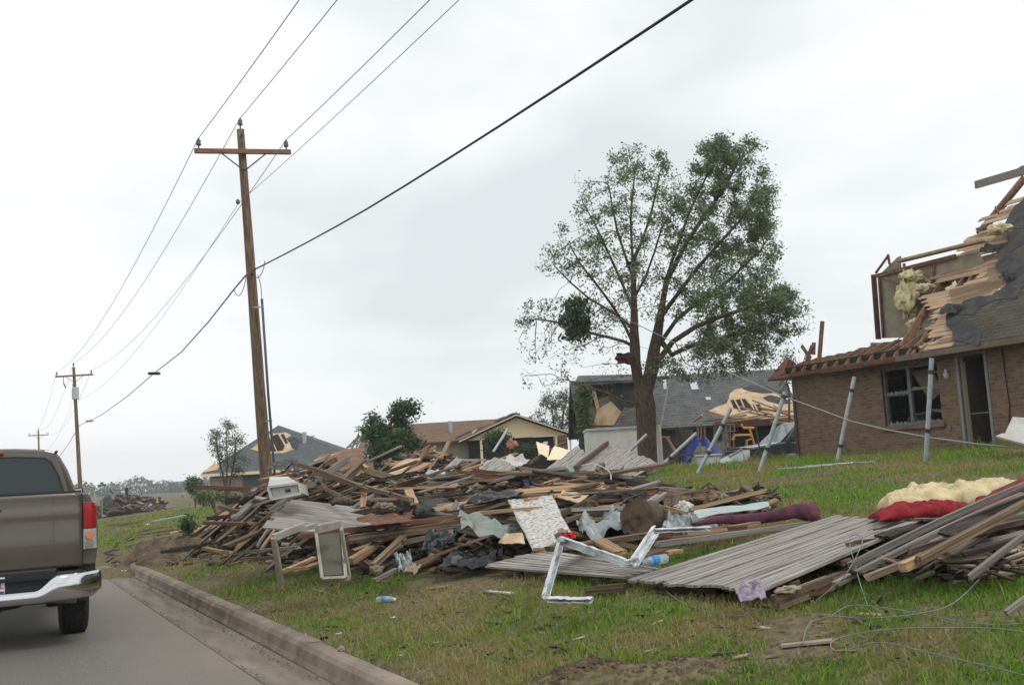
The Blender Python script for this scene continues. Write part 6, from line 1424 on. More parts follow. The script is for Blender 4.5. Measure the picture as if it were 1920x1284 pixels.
# ---- helpers for single boards placed where the photograph has them
def sboard(p0, p1, d0, d1, w_, t_, m_, label, name='board', cat='board', up=(0, 0, 1), group=None):
    """board between two photo points at the distances d0, d1"""
    w_ *= .8; a, b = PZ(*p0, d0), PZ(*p1, d1); L_ = (b-a).length; n = 8; x_ = (b-a).normalized(); z_ = Vector(up); z_ = (z_-x_*x_.dot(z_)).normalized(); y_ = z_.cross(x_)
    q = MB(); rg_ = random.Random(int(p0[0]*7+p1[1])); vs = []; bow = rg_.uniform(-.012, .012)*L_
    for i in range(n+1):
        for (j, k) in ((-1, -1), (1, -1), (1, 1), (-1, 1)):
            x = L_*(i/n-.5); 
            if i in (0, n): x += (1 if i == 0 else -1)*rg_.uniform(0, .05)*min(1, L_)
            vs.append(Vector((x, j*w_/2*(1+.06*rg_.uniform(-1, 1)), k*t_/2+bow*(1-(2*i/n-1)**2))))
    fs = [(3, 2, 1, 0), (n*4, n*4+1, n*4+2, n*4+3)]+[(i*4+j, i*4+(j+1) % 4, (i+1)*4+(j+1) % 4, (i+1)*4+j) for i in range(n) for j in range(4)]
    q.add(vs, fs); me = q.mesh(name); me.materials.append(m_); o = bpy.data.objects.new(name, me); C.objects.link(o)
    o.matrix_world = Matrix.Translation((a+b)/2) @ Matrix((x_, y_, z_)).transposed().to_4x4(); return tag(o, label, cat, group)
def poly(pts, Z, th, m_, label, name, cat, zs=None, bevel=0, warp=0):
    P_ = [PZ(a, b, (zs[i] if zs else Z)) for i, (a, b) in enumerate(pts)]; q = MB(); q.slab(P_, th); return solo(name, q, m_, label, cat, bevel=bevel)
F_ = m_fresh
B_ = [
 ((700, 1062), (600, 1000), 12.0, 13.5, .12, .04, m_red, 'reddish board behind the standing grey cabinet door'),
 ((560, 1005), (930, 960), 12.6, 13.6, .22, .06, m_red, 'long wide reddish beam running right across the middle of the heap'),
 ((650, 1012), (900, 975), 12.4, 13.3, .10, .10, m_plank, 'brown beam lying just under the long wide reddish beam'),
 ((520, 1075), (590, 1045), 11.2, 11.8, .07, .03, F_, 'pale stick lying on the grass inside the empty white frame'),
 ((535, 1068), (580, 1064), 11.1, 11.2, .05, .03, F_, 'short pale stick beside the foot of the empty white frame'),
 ((655, 1053), (706, 1020), 11.8, 12.6, .10, .07, F_, 'yellowish split board leaning right of the grey cabinet door'),
 ((698, 1062), (758, 1005), 11.6, 12.6, .08, .06, m_plank, 'brown post leaning steeply in the dark front of the heap'),
 ((700, 1088), (745, 1066), 11.0, 11.2, .09, .03, m_grey, 'grey board end poking into the grass before the heap'),
 ((750, 1018), (850, 995), 12.4, 13.0, .07, .05, m_plank, 'slim brown timber crossing the dark centre of the heap'),
 ((892, 962), (1020, 952), 12.6, 12.4, .16, .04, F_, 'long pale splintered board lying across the speckled white sheet'),
 ((985, 937), (1065, 925), 12.8, 13.3, .12, .04, F_, 'pale board at the top corner of the speckled white sheet'),
 ((1028, 1030), (1230, 1000), 9.8, 10.8, .16, .05, m_plank, 'long brown board behind the bent white metal frame'),
 ((1000, 1030), (1110, 1022), 10.0, 10.2, .14, .03, F_, 'pale board lying at the back edge of the smaller fence panel'),
 ((1120, 1012), (1165, 1036), 10.2, 9.9, .20, .03, F_, 'short pale offcut lying behind the bent white metal frame'),
 ((1230, 1020), (1560, 975), 10.0, 11.0, .12, .05, m_grey, 'long grey timber lying along the left edge of the largest panel'),
 ((1260, 1010), (1520, 982), 10.2, 10.9, .10, .05, m_plank, 'long brown timber alongside the left edge of the largest panel'),
 ((1100, 1018), (1400, 988), 10.4, 11.0, .12, .05, m_red, 'long reddish timber lying behind the white metal frame'),
 ((1280, 1000), (1430, 978), 10.6, 11.2, .10, .04, F_, 'pale timber under the purple cloth'),
 ((1205, 1045), (1245, 1032), 9.3, 9.6, .14, .03, m_red, 'short orange brown offcut beside the water bottle'),
 ((1245, 1036), (1275, 1032), 9.5, 9.6, .13, .03, F_, 'small pale offcut behind the water bottle'),
 ((1215, 945), (1290, 962), 12.2, 11.6, .04, .03, F_, 'thin pale stick slanting over the log end'),
 ((1188, 960), (1245, 925), 12.0, 13.2, .14, .05, m_grey, 'grey board slanting up behind the log end'),
 ((862, 890), (986, 908), 17.0, 16.0, .12, .08, m_red, 'reddish rafter lying on top of the heap before the small fence panel'),
 ((986, 915), (1010, 882), 15.5, 16.6, .22, .03, m_tan, 'tan board end standing up on the crest of the heap'),
 ((560, 870), (690, 920), 15.0, 13.6, .08, .05, m_plank, 'long brown rafter sloping down right from the crest of the heap'),
 ((590, 885), (775, 938), 15.6, 13.2, .085, .05, m_plank, 'longest brown rafter sloping across the upper heap'),
 ((640, 905), (685, 865), 15.6, 16.6, .10, .08, m_plank, 'forked brown limb rising over the crest before the collapsed brown roof'),
 ((676, 868), (688, 880), 16.5, 16.3, .09, .07, F_, 'pale knob end on the forked brown limb'),
 ((596, 882), (650, 905), 16.2, 15.4, .09, .06, F_, 'pale split board just left of the forked limb'),
 ((680, 952), (683, 921), 13.4, 13.8, .09, .03, F_, 'short upright pale board in the dark hollow of the heap'),
 ((778, 945), (765, 918), 13.2, 13.8, .13, .03, F_, 'short pale board leaning in the upper right of the dark hollow'),
 ((690, 936), (745, 935), 13.4, 13.4, .04, .03, F_, 'thin pale stick lying level in the dark hollow'),
 ((372, 913), (500, 918), 24.0, 22.0, .10, .10, m_red, 'dark red beam end jutting left past the utility pole'),
 ((425, 940), (498, 935), 21.0, 20.0, .12, .12, m_dark, 'black beam end jutting left below the red one'),
 ((412, 950), (448, 960), 18.5, 17.5, .10, .06, m_red, 'short reddish timber beside the left end of the heap'),
 ((438, 972), (470, 945), 16.5, 18.0, .12, .05, m_grey, 'grey board slanting up at the left end of the heap'),
 ((390, 972), (430, 968), 17.5, 17.0, .08, .06, m_dark, 'thin black stick at the far left end of the heap'),
 ((384, 980), (460, 982), 16.0, 15.4, .12, .05, m_red, 'reddish plank lying low at the left end of the heap'),
 ((418, 1025), (486, 996), 13.6, 14.4, .12, .04, m_plank, 'brown board pointing up right at the left foot of the heap'),
 ((382, 1027), (436, 1036), 14.2, 13.6, .09, .04, F_, 'pale board lying in the grass at the left foot of the heap'),
 ((436, 1038), (560, 1026), 13.4, 12.8, .14, .03, m_grey, 'bare grey board lying flat behind the empty white frame'),
 ((452, 1047), (540, 1043), 12.9, 12.5, .06, .03, m_plank, 'thin brown board in the grass under the bare grey board'),
 ((300, 1035), (385, 1022), 16.0, 16.0, .06, .05, m_dark, 'thin dark timber lying in the grass far left'),
 ((548, 990), (580, 985), 12.6, 12.8, .10, .04, m_dark, 'dark block behind the top bar of the white frame'),
 ((712, 905), (775, 860), 23.5, 25.5, .50, .03, m_tan, 'broad tan board leaning up in the middle of the farther heap'),
 ((740, 903), (805, 868), 23.2, 24.8, .28, .05, F_, 'pale broken board beside the broad tan board'),
 ((770, 884), (800, 842), 26.0, 27.5, .14, .06, m_red, 'reddish rafter rising to the top of the farther heap'),
 ((760, 868), (806, 835), 27., 28.5, .12, .06, m_plank, 'brown rafter rising on the left flank of the farther heap'),
 ((826, 860), (842, 828), 27.0, 28.0, .12, .05, F_, 'pale board standing up on the farther heap left of the porch'),
 ((860, 886), (905, 870), 24.0, 24.4, .10, .05, F_, 'pale rafter lying left of the small fence panel'),
 ((864, 880), (900, 862), 24.6, 25.0, .09, .05, F_, 'second pale rafter above the first, left of the small fence panel'),
 ((855, 862), (912, 862), 25.0, 25.2, .05, .05, m_metal, 'thin grey pipe lying level behind the small fence panel'),
 ((990, 870), (1060, 830), 25.5, 27.5, .10, .06, m_plank, 'brown rafter leaning up before the cream boards'),
 ((936, 862), (970, 850), 26.0, 26.5, .12, .05, F_, 'pale board on the white sheet in the farther heap'),
 ((924, 848), (952, 803), 27.0, 28.0, .08, .03, m_metal, 'bent grey metal strip standing up before the tan gable'),
 ((1013, 855), (1024, 828), 27.0, 27.6, .14, .05, m_metal, 'short grey metal post leaning by the cream boards'),
 ((1070, 910), (1120, 888), 15.5, 16.5, .15, .06, F_, 'pale broken timber on the right shoulder of the heap'),
 ((1110, 900), (1130, 872), 16.3, 17.0, .12, .10, m_plank, 'splintered brown timber rising on the right shoulder of the heap'),
 ((1080, 915), (1200, 930), 15.0, 14.4, .12, .07, m_plank, 'long brown timber running down the right shoulder of the heap'),
 ((1060, 908), (1090, 912), 15.2, 15.0, .09, .05, m_red, 'short red timber on the right shoulder of the heap'),
 ((1160, 960), (1110, 968), 12.6, 12.6, .10, .05, m_plank, 'brown board below the torn grey sheet'),
 ((1040, 985), (1090, 965), 12.0, 12.4, .09, .04, m_plank, 'brown board right of the speckled white sheet'),
 ((1300, 938), (1310, 948), 13.6, 13.5, .13, .12, m_dark, 'dark square block standing on the tail of the heap'),
]
for a, b, d0, d1, w_, t_, m_, lab in B_: sboard(a, b, d0, d1, w_, t_, m_, lab)

# ---- right foreground pile: long timbers fanning out to the right
RB = [
 ((1452, 1130), (1560, 1090), 7.3, 7.6, .13, .13, m_plank, 'thick squared post end at the near corner of the largest panel'),
 ((1520, 1112), (1790, 985), 7.4, 9.2, .13, .06, m_red, 'long orange brown board beside the right edge of the largest panel'),
 ((1500, 1108), (1700, 1010), 7.5, 8.8, .14, .05, m_plank, 'brown board tucked under the right edge of the largest panel'),
 ((1560, 1098), (1920, 925), 7.3, 8.6, .09, .05, m_grey, 'long grey timber slanting up from the near pile to the right edge'),
 ((1590, 1062), (1930, 905), 7.5, 8.8, .08, .06, m_grey, 'higher long grey timber slanting up to the right edge'),
 ((1620, 1085), (1930, 950), 7.0, 8.2, .09, .05, m_plank, 'brown timber slanting up to the right below the grey ones'),
 ((1720, 1052), (1930, 940), 7.0, 7.6, .11, .07, m_plank, 'thick brown timber with a cut end showing in the right pile'),
 ((1660, 1000), (1930, 895), 8.6, 9.4, .09, .05, m_dark, 'dark pole crossing over the red cloth'),
 ((1640, 1000), (1920, 960), 8.2, 8.6, .16, .04, m_grey, 'flat grey board lying level across the right pile'),
 ((1760, 1000), (1930, 930), 7.8, 8.2, .08, .05, m_dark, 'dark timber low in the right pile'),
 ((1815, 1085), (1940, 990), 6.6, 6.9, .06, .05, m_grey, 'grey stick lying in the shade of the right pile'),
 ((1885, 1150), (1940, 1110), 5.9, 6.0, .06, .04, m_grey, 'short grey stick end in the grass at the right edge'),
 ((1700, 1035), (1930, 975), 7.4, 7.7, .09, .05, m_plank, 'brown timber in the middle of the right pile'),
 ((1800, 1040), (1940, 1000), 6.9, 7.1, .10, .05, m_dark, 'dark board at the base of the right pile'),
 ((1580, 1050), (1760, 960), 8.0, 9.0, .12, .04, m_dark, 'dark board under the red cloth'),
 ((1690, 1065), (1760, 1032), 7.0, 7.2, .10, .08, m_fresh, 'pale cut end of a timber in the right pile'),
]
for a, b, d0, d1, w_, t_, m_, lab in RB: sboard(a, b, d0, d1, w_*.62, t_*.75, m_, lab)
q = MB()  # near-black bed paints in the deep shade below the right timbers
def rpf(u, v):
    P_ = G(1650+300*u, 1075-90*v-25*u, 0); e_ = math.sin(math.pi*v)*min(1, u*3); P_.z += .02+.22*e_*(1+.4*noise.noise(P_*3)); return P_
q.grid(rpf, 24, 14); q.f = [t_[::-1] for t_ in q.f]; solo('shaded_rubble_bed', q, m_rubble, 'rubble blackened as the deep shade under the timbers at the right edge', 'rubble', kind='stuff')
# bent timbers of a second layer under the big panel
for i, (a, b) in enumerate((((1175, 1100), (1100, 1108)), ((1240, 1098), (1350, 1105)), ((1480, 1075), (1690, 985)))):
    g0, g1 = G(*a, .05), G(*b, .05); sboard(a, b, (g0-EYE).dot(FW), (g1-EYE).dot(FW), .12, .06, (m_plank, m_dark, m_plank)[i], ('brown splintered board poking out between the two flat panels', 'dark timber under the near edge of the largest panel', 'brown timber under the right edge of the largest panel')[i])
# ================================================================== SHEETS, FURNITURE AND CLOTH IN THE HEAP
def warped(c4, nu, nv, amp, seed_, freq=3, crease=0):
    """a sheet between four world corners with waves and creases"""
    f = quadf([Vector(c) for c in c4]); nn = (c4[1]-c4[0]).cross(c4[3]-c4[0]).normalized(); q = MB(); off = Vector((seed_*9.1, 0, 0))
    def g(u, v):
        P_ = f(u, v); n_ = noise.noise(Vector((u*freq, v*freq, seed_)))+.5*noise.noise(Vector((u*freq*2.7, v*freq*2.7, seed_+4)))
        if crease: n_ += crease*abs(noise.noise(Vector((u*freq*1.5+v*2, v*freq*.6, seed_+8))))
        e_ = 0.04*noise.noise(Vector((u*9, v*9, seed_)))
        return P_+nn*(amp*n_)+(c4[1]-c4[0])*e_*(1 if u in (0, 1) else 0)+(c4[3]-c4[0])*e_*(1 if v in (0, 1) else 0)
    q.grid(g, nu, nv); return q
def sheet(pts, ds, m_, label, name, cat, amp=.04, seed_=1, freq=3, nu=14, nv=10, crease=0, smooth=False, th=.006, group=None):
    c4 = [PZ(a, b, d) for (a, b), d in zip(pts, ds)]; q = warped(c4, nu, nv, amp, seed_, freq, crease); return solo(name, q, m_, label, cat, group, smooth=smooth, solid=th)
m_speck = mat('speckled_board', [(.14, .12, .09), (.42, .41, .37), (.56, .55, .52)], 22, .85, .2, (1, 1, .6), detail=9, pos=[.36, .46, .6])
sheet([(952, 938), (1035, 930), (1076, 1010), (1000, 1034)], [12.9, 13.0, 10.9, 10.9], m_speck, 'speckled off white sheet leaning in the centre of the heap', 'speckled_sheet', 'board', .03, 3, 1.5, th=.012, smooth=True)
m_greenmetal = mat('dull_green_metal', [(.16, .19, .165), (.27, .30, .265)], 4, .45, .15, metal=.3)
sheet([(862, 955), (985, 985), (985, 1010), (868, 985)], [12.2, 12.6, 11.8, 11.5], m_greenmetal, 'crumpled dull green metal sheet left of the speckled white sheet', 'crumpled_sheet', 'metal sheet', .10, 4, 2.5, crease=1.2)
sheet([(1008, 888), (1115, 920), (1080, 928), (1030, 912)], [15.0, 14.0, 13.6, 14.2], mat('blue_grey_metal', [(.22, .27, .30), (.36, .41, .44)], 5, .35, .1, metal=.5), 'curved blue grey metal flashing on the crest of the heap', 'curved_flashing', 'metal flashing', .05, 5, 2, smooth=True)
sheet([(978, 905), (1010, 890), (1045, 918), (1000, 932)], [14.6, 15.0, 13.8, 13.5], m_tarp, 'torn black plastic under the curved blue grey flashing', 'black_plastic', 'plastic sheet', .14, 6, 3, crease=.8)
sheet([(905, 925), (1000, 915), (960, 930), (860, 950)], [13.6, 13.9, 13.3, 13.0], m_tarp, 'long black tarpaper strip across the upper middle of the heap', 'tarpaper_strip', 'tarpaper', .07, 7, 3)
sheet([(822, 1062), (862, 1022), (945, 1030), (925, 1058)], [11.3, 12.0, 11.9, 11.3], m_tarp, 'black crumpled tarpaper at the front foot of the heap', 'tarpaper_fold', 'tarpaper', .16, 8, 2.6, crease=1)
sheet([(1080, 975), (1160, 950), (1190, 985), (1100, 1000)], [12.2, 12.8, 11.6, 11.4], m_shred, 'crumpled grey metal sheet left of the log end', 'crumpled_sheet', 'metal sheet', .12, 9, 3, crease=1.2)
sheet([(1255, 960), (1330, 962), (1350, 990), (1240, 985)], [11.8, 11.8, 11.2, 11.2], m_shred, 'shiny torn metal sheet right of the log end', 'crumpled_sheet', 'metal sheet', .12, 10, 4, crease=1.3)
sheet([(1300, 958), (1440, 940), (1442, 950), (1310, 972)], [11.5, 12.2, 12.0, 11.2], mat('pale_green_metal', [(.33, .42, .40), (.42, .50, .48)], 5, .4, .1, metal=.3), 'narrow pale green metal strip lying toward the lawn', 'metal_strip', 'metal strip', .02, 11, 2)
sheet([(800, 1000), (860, 990), (850, 1020), (790, 1030)], [12., 12.3, 11.7, 11.6], m_tarp, 'dark tarpaper scrap in the lower middle of the heap', 'tarpaper_scrap', 'tarpaper', .1, 12, 3)
sheet([(640, 1000), (730, 990), (720, 1015), (640, 1020)], [12.8, 13.0, 12.4, 12.4], m_dark, 'dark rotted panel under the long wide beam', 'rotted_sheet', 'panel', .05, 13, 3)
sheet([(700, 925), (840, 935), (800, 958), (720, 955)], [14.0, 13.6, 13.2, 13.3], m_felt, 'black roofing felt lining the hollow of the heap', 'roofing_felt', 'roofing felt', .07, 14, 3)
sheet([(735, 978), (775, 955), (768, 985), (735, 985)], [12.8, 13.1, 12.5, 12.6], m_red, 'dark red panel scrap right of the hollow', 'board_scrap', 'panel', .03, 15, 2)
sheet([(668, 972), (740, 962), (775, 978), (700, 985)], [12.7, 13.0, 12.6, 12.4], m_red, 'reddish warped panel under the hollow of the heap', 'board_scrap', 'panel', .04, 16, 2)
sheet([(948, 1000), (980, 1000), (985, 1020), (935, 1018)], [11.6, 11.5, 11.2, 11.4], m_tan, 'tan plywood scrap left of the foot of the speckled sheet', 'plywood_scrap', 'plywood', .02, 17, 2)
sheet([(895, 872), (960, 852), (1000, 862), (950, 882)], [24.5, 25.5, 25.2, 24.2], m_white, 'white crumpled sheet behind the small fence panel', 'white_sheet', 'sheet', .15, 18, 3, crease=1)
sheet([(912, 905), (940, 900), (945, 920), (925, 915)], [15.2, 15.4, 14.8, 14.9], m_alu, 'small white metal scrap on the upper heap', 'white_scrap', 'scrap', .08, 19, 3, crease=1)
sheet([(1025, 862), (1040, 836), (1070, 845), (1050, 862)], [25.0, 26.0, 25.8, 24.8], m_creamt, 'cream board tilted in the farther heap before the white shed', 'cream_board', 'board', .02, 20, 2)
sheet([(1005, 828), (1030, 836), (1028, 858), (1010, 850)], [26.5, 26.5, 25.8, 26], m_creamt, 'narrow cream panel standing left of the tilted cream board', 'cream_board', 'board', .03, 21, 2)
sheet([(1040, 900), (1068, 870), (1078, 878), (1062, 905)], [16.5, 17.2, 17.0, 16.3], m_shred, 'bent grey metal cover on the right shoulder of the heap', 'metal_cover', 'metal sheet', .06, 22, 3, crease=1)
sheet([(1060, 915), (1085, 895), (1110, 890), (1075, 920)], [15.6, 16.0, 16.0, 15.4], mat('teal_metal', [(.30, .38, .38), (.45, .52, .52)], 5, .4, metal=.3), 'pale teal bent metal on the right shoulder of the heap', 'bent_metal', 'metal sheet', .06, 23, 3, crease=1)
sheet([(1150, 905), (1200, 915), (1195, 925), (1150, 915)], [14.4, 14.0, 13.8, 14.1], m_tarp, 'black scrap at the back right of the heap', 'black_scrap', 'plastic sheet', .05, 24, 3)
sheet([(1055, 922), (1105, 928), (1085, 945), (1045, 932)], [13.4, 13.2, 12.8, 13.], m_tan, 'tan plywood piece with a dark knot right of the speckled sheet', 'plywood_piece', 'plywood', .02, 25, 2, th=.015)
jumble(1080, 933, 13.0, .14, .04, 41, m_blk, 'dark knot ring on the tan plywood piece', 'knot_ring', 'knot')
for i, (a, b, d, w_, h_, m_, lab, nm_, ct) in enumerate((
 (723, 950, 13.0, .26, .09, m_kerb, 'pale grey plaster lump hanging in the hollow of the heap', 'plaster_lump', 'plaster'),
 (706, 1068, 11.1, .14, .09, m_kerb, 'small grey block in the grass under the leaning brown post', 'small_block', 'block'),
 (1280, 950, 12.3, .2, .12, m_hardwall, 'pale rubble lump behind the torn metal sheet', 'rubble_lump', 'rubble'),
 (1330, 935, 13.2, .5, .2, m_plank, 'brown broken brick heap on the tail of the heap', 'brick_rubble', 'rubble'),
 (1100, 948, 13.0, .3, .14, m_plank, 'brown rotted lump right of the plywood piece', 'rotted_lump', 'rubble'),
 (815, 888, 22.5, .35, .15, m_hardwall, 'white crushed scraps on the front of the farther heap', 'crushed_scraps', 'scrap'),
 (790, 900, 21.0, .4, .2, m_drywall, 'pinkish insulation wad on the front of the farther heap', 'pink_wad', 'insulation'),
 (960, 833, 27.5, .3, .25, mat('pink_cloth', [(.28, .12, .10), (.40, .2, .17)], 6, .9), 'pinkish bundle lying before the tan gable', 'pink_bundle', 'bundle'),
 (640, 1216, 6.6, .05, .03, m_drywall, 'small pale clod at the kerb top edge', 'pale_clod', 'clod'),
 (1235, 940, 13.1, .45, .16, m_plank, 'brown mound of rotted wood behind the log end', 'rotted_mound', 'rubble'))):
    jumble(a, b, d, w_, h_, 50+i, m_, lab, nm_, ct)
# log end
lg = thing('log', 'dark sawn log lying end on beside the crumpled metal', 'log', PZ(1196, 998, 11.2))
q = MB(); c_ = PZ(1196, 970, 11.2); ax_ = (FWH*.95+RTH*.25+Vector((0, 0, -.05))).normalized(); u_ = ax_.cross(Vector((0, 0, 1))).normalized(); w2 = u_.cross(ax_)
def logr(t_, k): 
    a = 2*math.pi*k/20; r_ = .185*(1+.12*noise.noise(Vector((math.cos(a)*1.5, math.sin(a)*1.5, t_*2)))); return c_+ax_*t_+u_*(r_*math.cos(a))+w2*(r_*math.sin(a))
vs = [logr(t_, k) for t_ in (0, .2, .5, .8, 1.1) for k in range(20)]; q.add(vs, [(i*20+j, (i+1)*20+j, (i+1)*20+(j+1) % 20, i*20+(j+1) % 20) for i in range(4) for j in range(20)]+[tuple(80+j for j in range(20))[::-1]]); part('bark', q, m_bark, lg)
q = MB(); q.add([c_-ax_*.012]+[logr(-.004, k) for k in range(20)], [(0, k+1, (k+1) % 20+1) for k in range(20)]); part('sawn_face', q, mat('sawn_face', [(.03, .024, .018), (.10, .07, .045), (.14, .10, .065)], 9, .9, .3), lg)
# gnarled root / limb in the upper left of the heap
q = MB(); q.tube([PZ(*a) for a in ((602, 905, 14.2), (612, 918, 13.9), (630, 928, 13.7), (645, 938, 13.5), (656, 941, 13.4))], [.02, .03, .045, .06, .055], 8); q.tube([PZ(*a) for a in ((656, 941, 13.4), (630, 938, 13.35), (622, 944, 13.3))], [.05, .05, .035], 8)
solo('broken_limb', q, m_bark, 'pale grey broken limb lying in the upper left of the heap', 'branch', smooth=True)
for i, pl in enumerate((((588, 902, 14.4), (590, 890, 14.5), (586, 880, 14.6)), ((540, 880, 15), (560, 890, 14.7), (600, 897, 14.3)), ((640, 930, 13.5), (690, 905, 13.8), (705, 898, 13.9)), ((732, 925, 13.6), (745, 905, 14), (760, 890, 14.2)), ((500, 880, 20), (520, 878, 18), (545, 890, 16)), ((1150, 960, 12.4), (1175, 935, 12.9), (1200, 925, 13)), ((1300, 925, 14), (1330, 905, 14.3), (1342, 915, 14.2)))):
    q = MB(); q.tube([PZ(*a) for a in pl], [.016, .012, .006], 5); solo('twig', q, m_bark, 'bare twig poking out of the roadside heap', 'twig', 'bare twigs in the roadside heap', smooth=True)
# drawer unit with a vent
def boxframe(c4, depth_v, wall, name, label, cat, m_face, m_rim, hole_plate=None):
    f = quadf([Vector(c) for c in c4]); nn = (c4[1]-c4[0]).cross(c4[3]-c4[0]).normalized(); nn = nn if nn.dot(FW) < 0 else -nn
    root_o = sum((Vector(c) for c in c4), Vector())/4; root_o.z = min(c.z for c in c4); root = thing(name, label, cat, root_o)
    q = MB(); q.slab([f(.08, .08), f(.92, .08), f(.92, .92), f(.08, .92)], .01, nn); part('face_panel', q, m_face, root)
    for (a, b) in (((0, 0), (1, 0)), ((1, 0), (1, 1)), ((1, 1), (0, 1)), ((0, 1), (0, 0))):
        q = MB(); q.beam(f(*a)+nn*.012, f(*b)+nn*.012, wall, .03, nn); part('frame_rail', q, m_rim, root)
    if depth_v:
        q = MB(); q.slab([f(0, 1), f(1, 1), f(1, 1)-nn*depth_v, f(0, 1)-nn*depth_v], .02); q.slab([f(1, 0), f(1, 1), f(1, 1)-nn*depth_v, f(1, 0)-nn*depth_v], .02); q.slab([f(0, 0), f(0, 1), f(0, 1)-nn*depth_v, f(0, 0)-nn*depth_v], .02); part('carcass', q, m_rim, root)
    if hole_plate: q = MB(); q.slab([f(*h)+nn*.004 for h in hole_plate], .004, nn); part('vent', q, m_blk, root)
    return root
m_cab = mat('grey_white_laminate', [(.36, .36, .33), (.50, .50, .47)], 4, .6, .1)
boxframe([PZ(510, 936, 14.2), PZ(565, 925, 14.2), PZ(561, 906, 14.24), PZ(503, 913, 14.24)], .35, .03, 'drawer', 'grey white drawer with a small dark vent on the upper left of the heap', 'drawer', mat('drawer_grey', [(.24, .25, .24), (.33, .34, .32)], 5, .7), m_cab, ((.5, .35), (.68, .35), (.68, .62), (.5, .62)))
q = MB(); q.slab([PZ(502, 912, 14.6), PZ(560, 905, 14.6), PZ(540, 893, 15.4), PZ(506, 894, 15.4)], .02); solo('laminate_board', q, m_white, 'white laminate board on top of the drawer with the vent', 'board')
# triangular white frame behind the drawer
rt_ = thing('leaning_trestle', 'grey wooden frame leaning behind the drawer beside the utility pole', 'frame', PZ(530, 890, 17))
for (a, b) in (((508, 873), (552, 862)), ((552, 862), (558, 888)), ((510, 876), (536, 876))):
    q = MB(); q.beam(PZ(*a, 17), PZ(*b, 17), .05, .07); part('rail', q, m_grey, rt_)
# empty white frame standing in the grass
m_pf = mat('grey_white_paint', [(.23, .22, .18), (.36, .345, .295)], 5, .75, .2)
wf = thing('empty_window_surround', 'empty grey white window frame standing crooked at the front of the heap', 'window frame', G(526, 1090, 0))
for a, b, w_ in (((513, 1006), (527, 1092), .075), ((512, 1008), (570, 985), .075), ((570, 990), (592, 984), .05), ((594, 992), (636, 982), .085)):
    q = MB(); q.beam(PZ(*a, 10.9), PZ(*b, 11.2), .05, w_*.9, UP); part('frame_bar', q, m_pf, wf)
cd = boxframe([PZ(604, 1086, 10.9), PZ(648, 1084, 10.95), PZ(640, 990, 11.5), PZ(592, 996, 11.4)], 0, .032, 'cabinet_door', 'grey panelled cabinet door standing upright in the grass', 'cabinet door', mat('door_mesh_panel', [(.085, .08, .062), (.125, .118, .092)], 60, .85, .2), m_pf)
for (a, b) in (((648, 1084), (655, 1082)), ((640, 992), (655, 1082))): q = MB(); q.beam(PZ(*a, 11.0), PZ(*b, 11.15), .03, .05); part('side_rail', q, m_pf, cd)
# bent white metal frame
mf = thing('bent_gutter', 'bent white metal frame zigzagging over the two flat fence panels', 'metal frame', G(1022, 1120, 0))
def seg(a, b, d0, d1, w_, h_): 
    A_, B2 = PZ(*a, d0), PZ(*b, d1); n_ = 12; x_ = (B2-A_).normalized(); y_ = x_.cross(FW).normalized(); z_ = x_.cross(y_); q = MB(); h_ *= .5; w_ *= .5
    pr_ = [(-h_, w_), (-h_, -w_*.2), (-h_*.7, -w_), (h_*.5, -w_), (h_, -w_*.5), (h_, w_), (h_-.006, w_), (h_-.006, -w_*.4), (h_*.5-.004, -w_+.007), (-h_*.7+.004, -w_+.007), (-h_+.006, -w_*.2), (-h_+.006, w_)]
    for i in range(n_+1):
        c_ = A_.lerp(B2, i/n_)
        for (p_, r_) in pr_:
            s_ = .010*noise.noise(Vector((i*.9, p_*30, a[0]))); q.v.append(c_+y_*(p_+s_)+z_*(r_+.8*s_))
    k_ = len(pr_); q.f = [(i*k_+j, i*k_+(j+1) % k_, (i+1)*k_+(j+1) % k_, (i+1)*k_+j) for i in range(n_) for j in range(k_)]+[tuple(range(k_))[::-1], tuple(n_*k_+j for j in range(k_))]
    part('channel', q, m_alu, mf)
seg((1022, 1118), (1050, 1018), 8.0, 9.3, .055, .05); seg((1052, 1012), (1172, 1054), 9.3, 8.6, .05, .065); seg((1172, 1054), (1198, 1048), 8.6, 8.6, .05, .04); seg((1188, 1054), (1228, 994), 8.6, 9.4, .05, .085); seg((1226, 994), (1330, 990), 9.5, 9.8, .07, .035); seg((1028, 1122), (1110, 1124), 8.0, 7.9, .10, .03)
q = MB(); q.lathe([(.02, -.02), (.045, 0), (.04, .03)], Matrix.Translation(PZ(1054, 1014, 9.25)), 10); part('corner_joint', q, m_metal, mf)
rag(1066, 1003, 9.5, .13, .05, 61, mat('red_tape', [(.45, .03, .03)], rough=.6), 'small red tape scrap at the top corner of the bent white frame', 'tape_scrap', 'tape')
jumble(1053, 1003, 9.9, .12, .10, 62, m_drywall, 'greyish cloth lump beside the red tape scrap', 'cloth_lump', 'cloth')
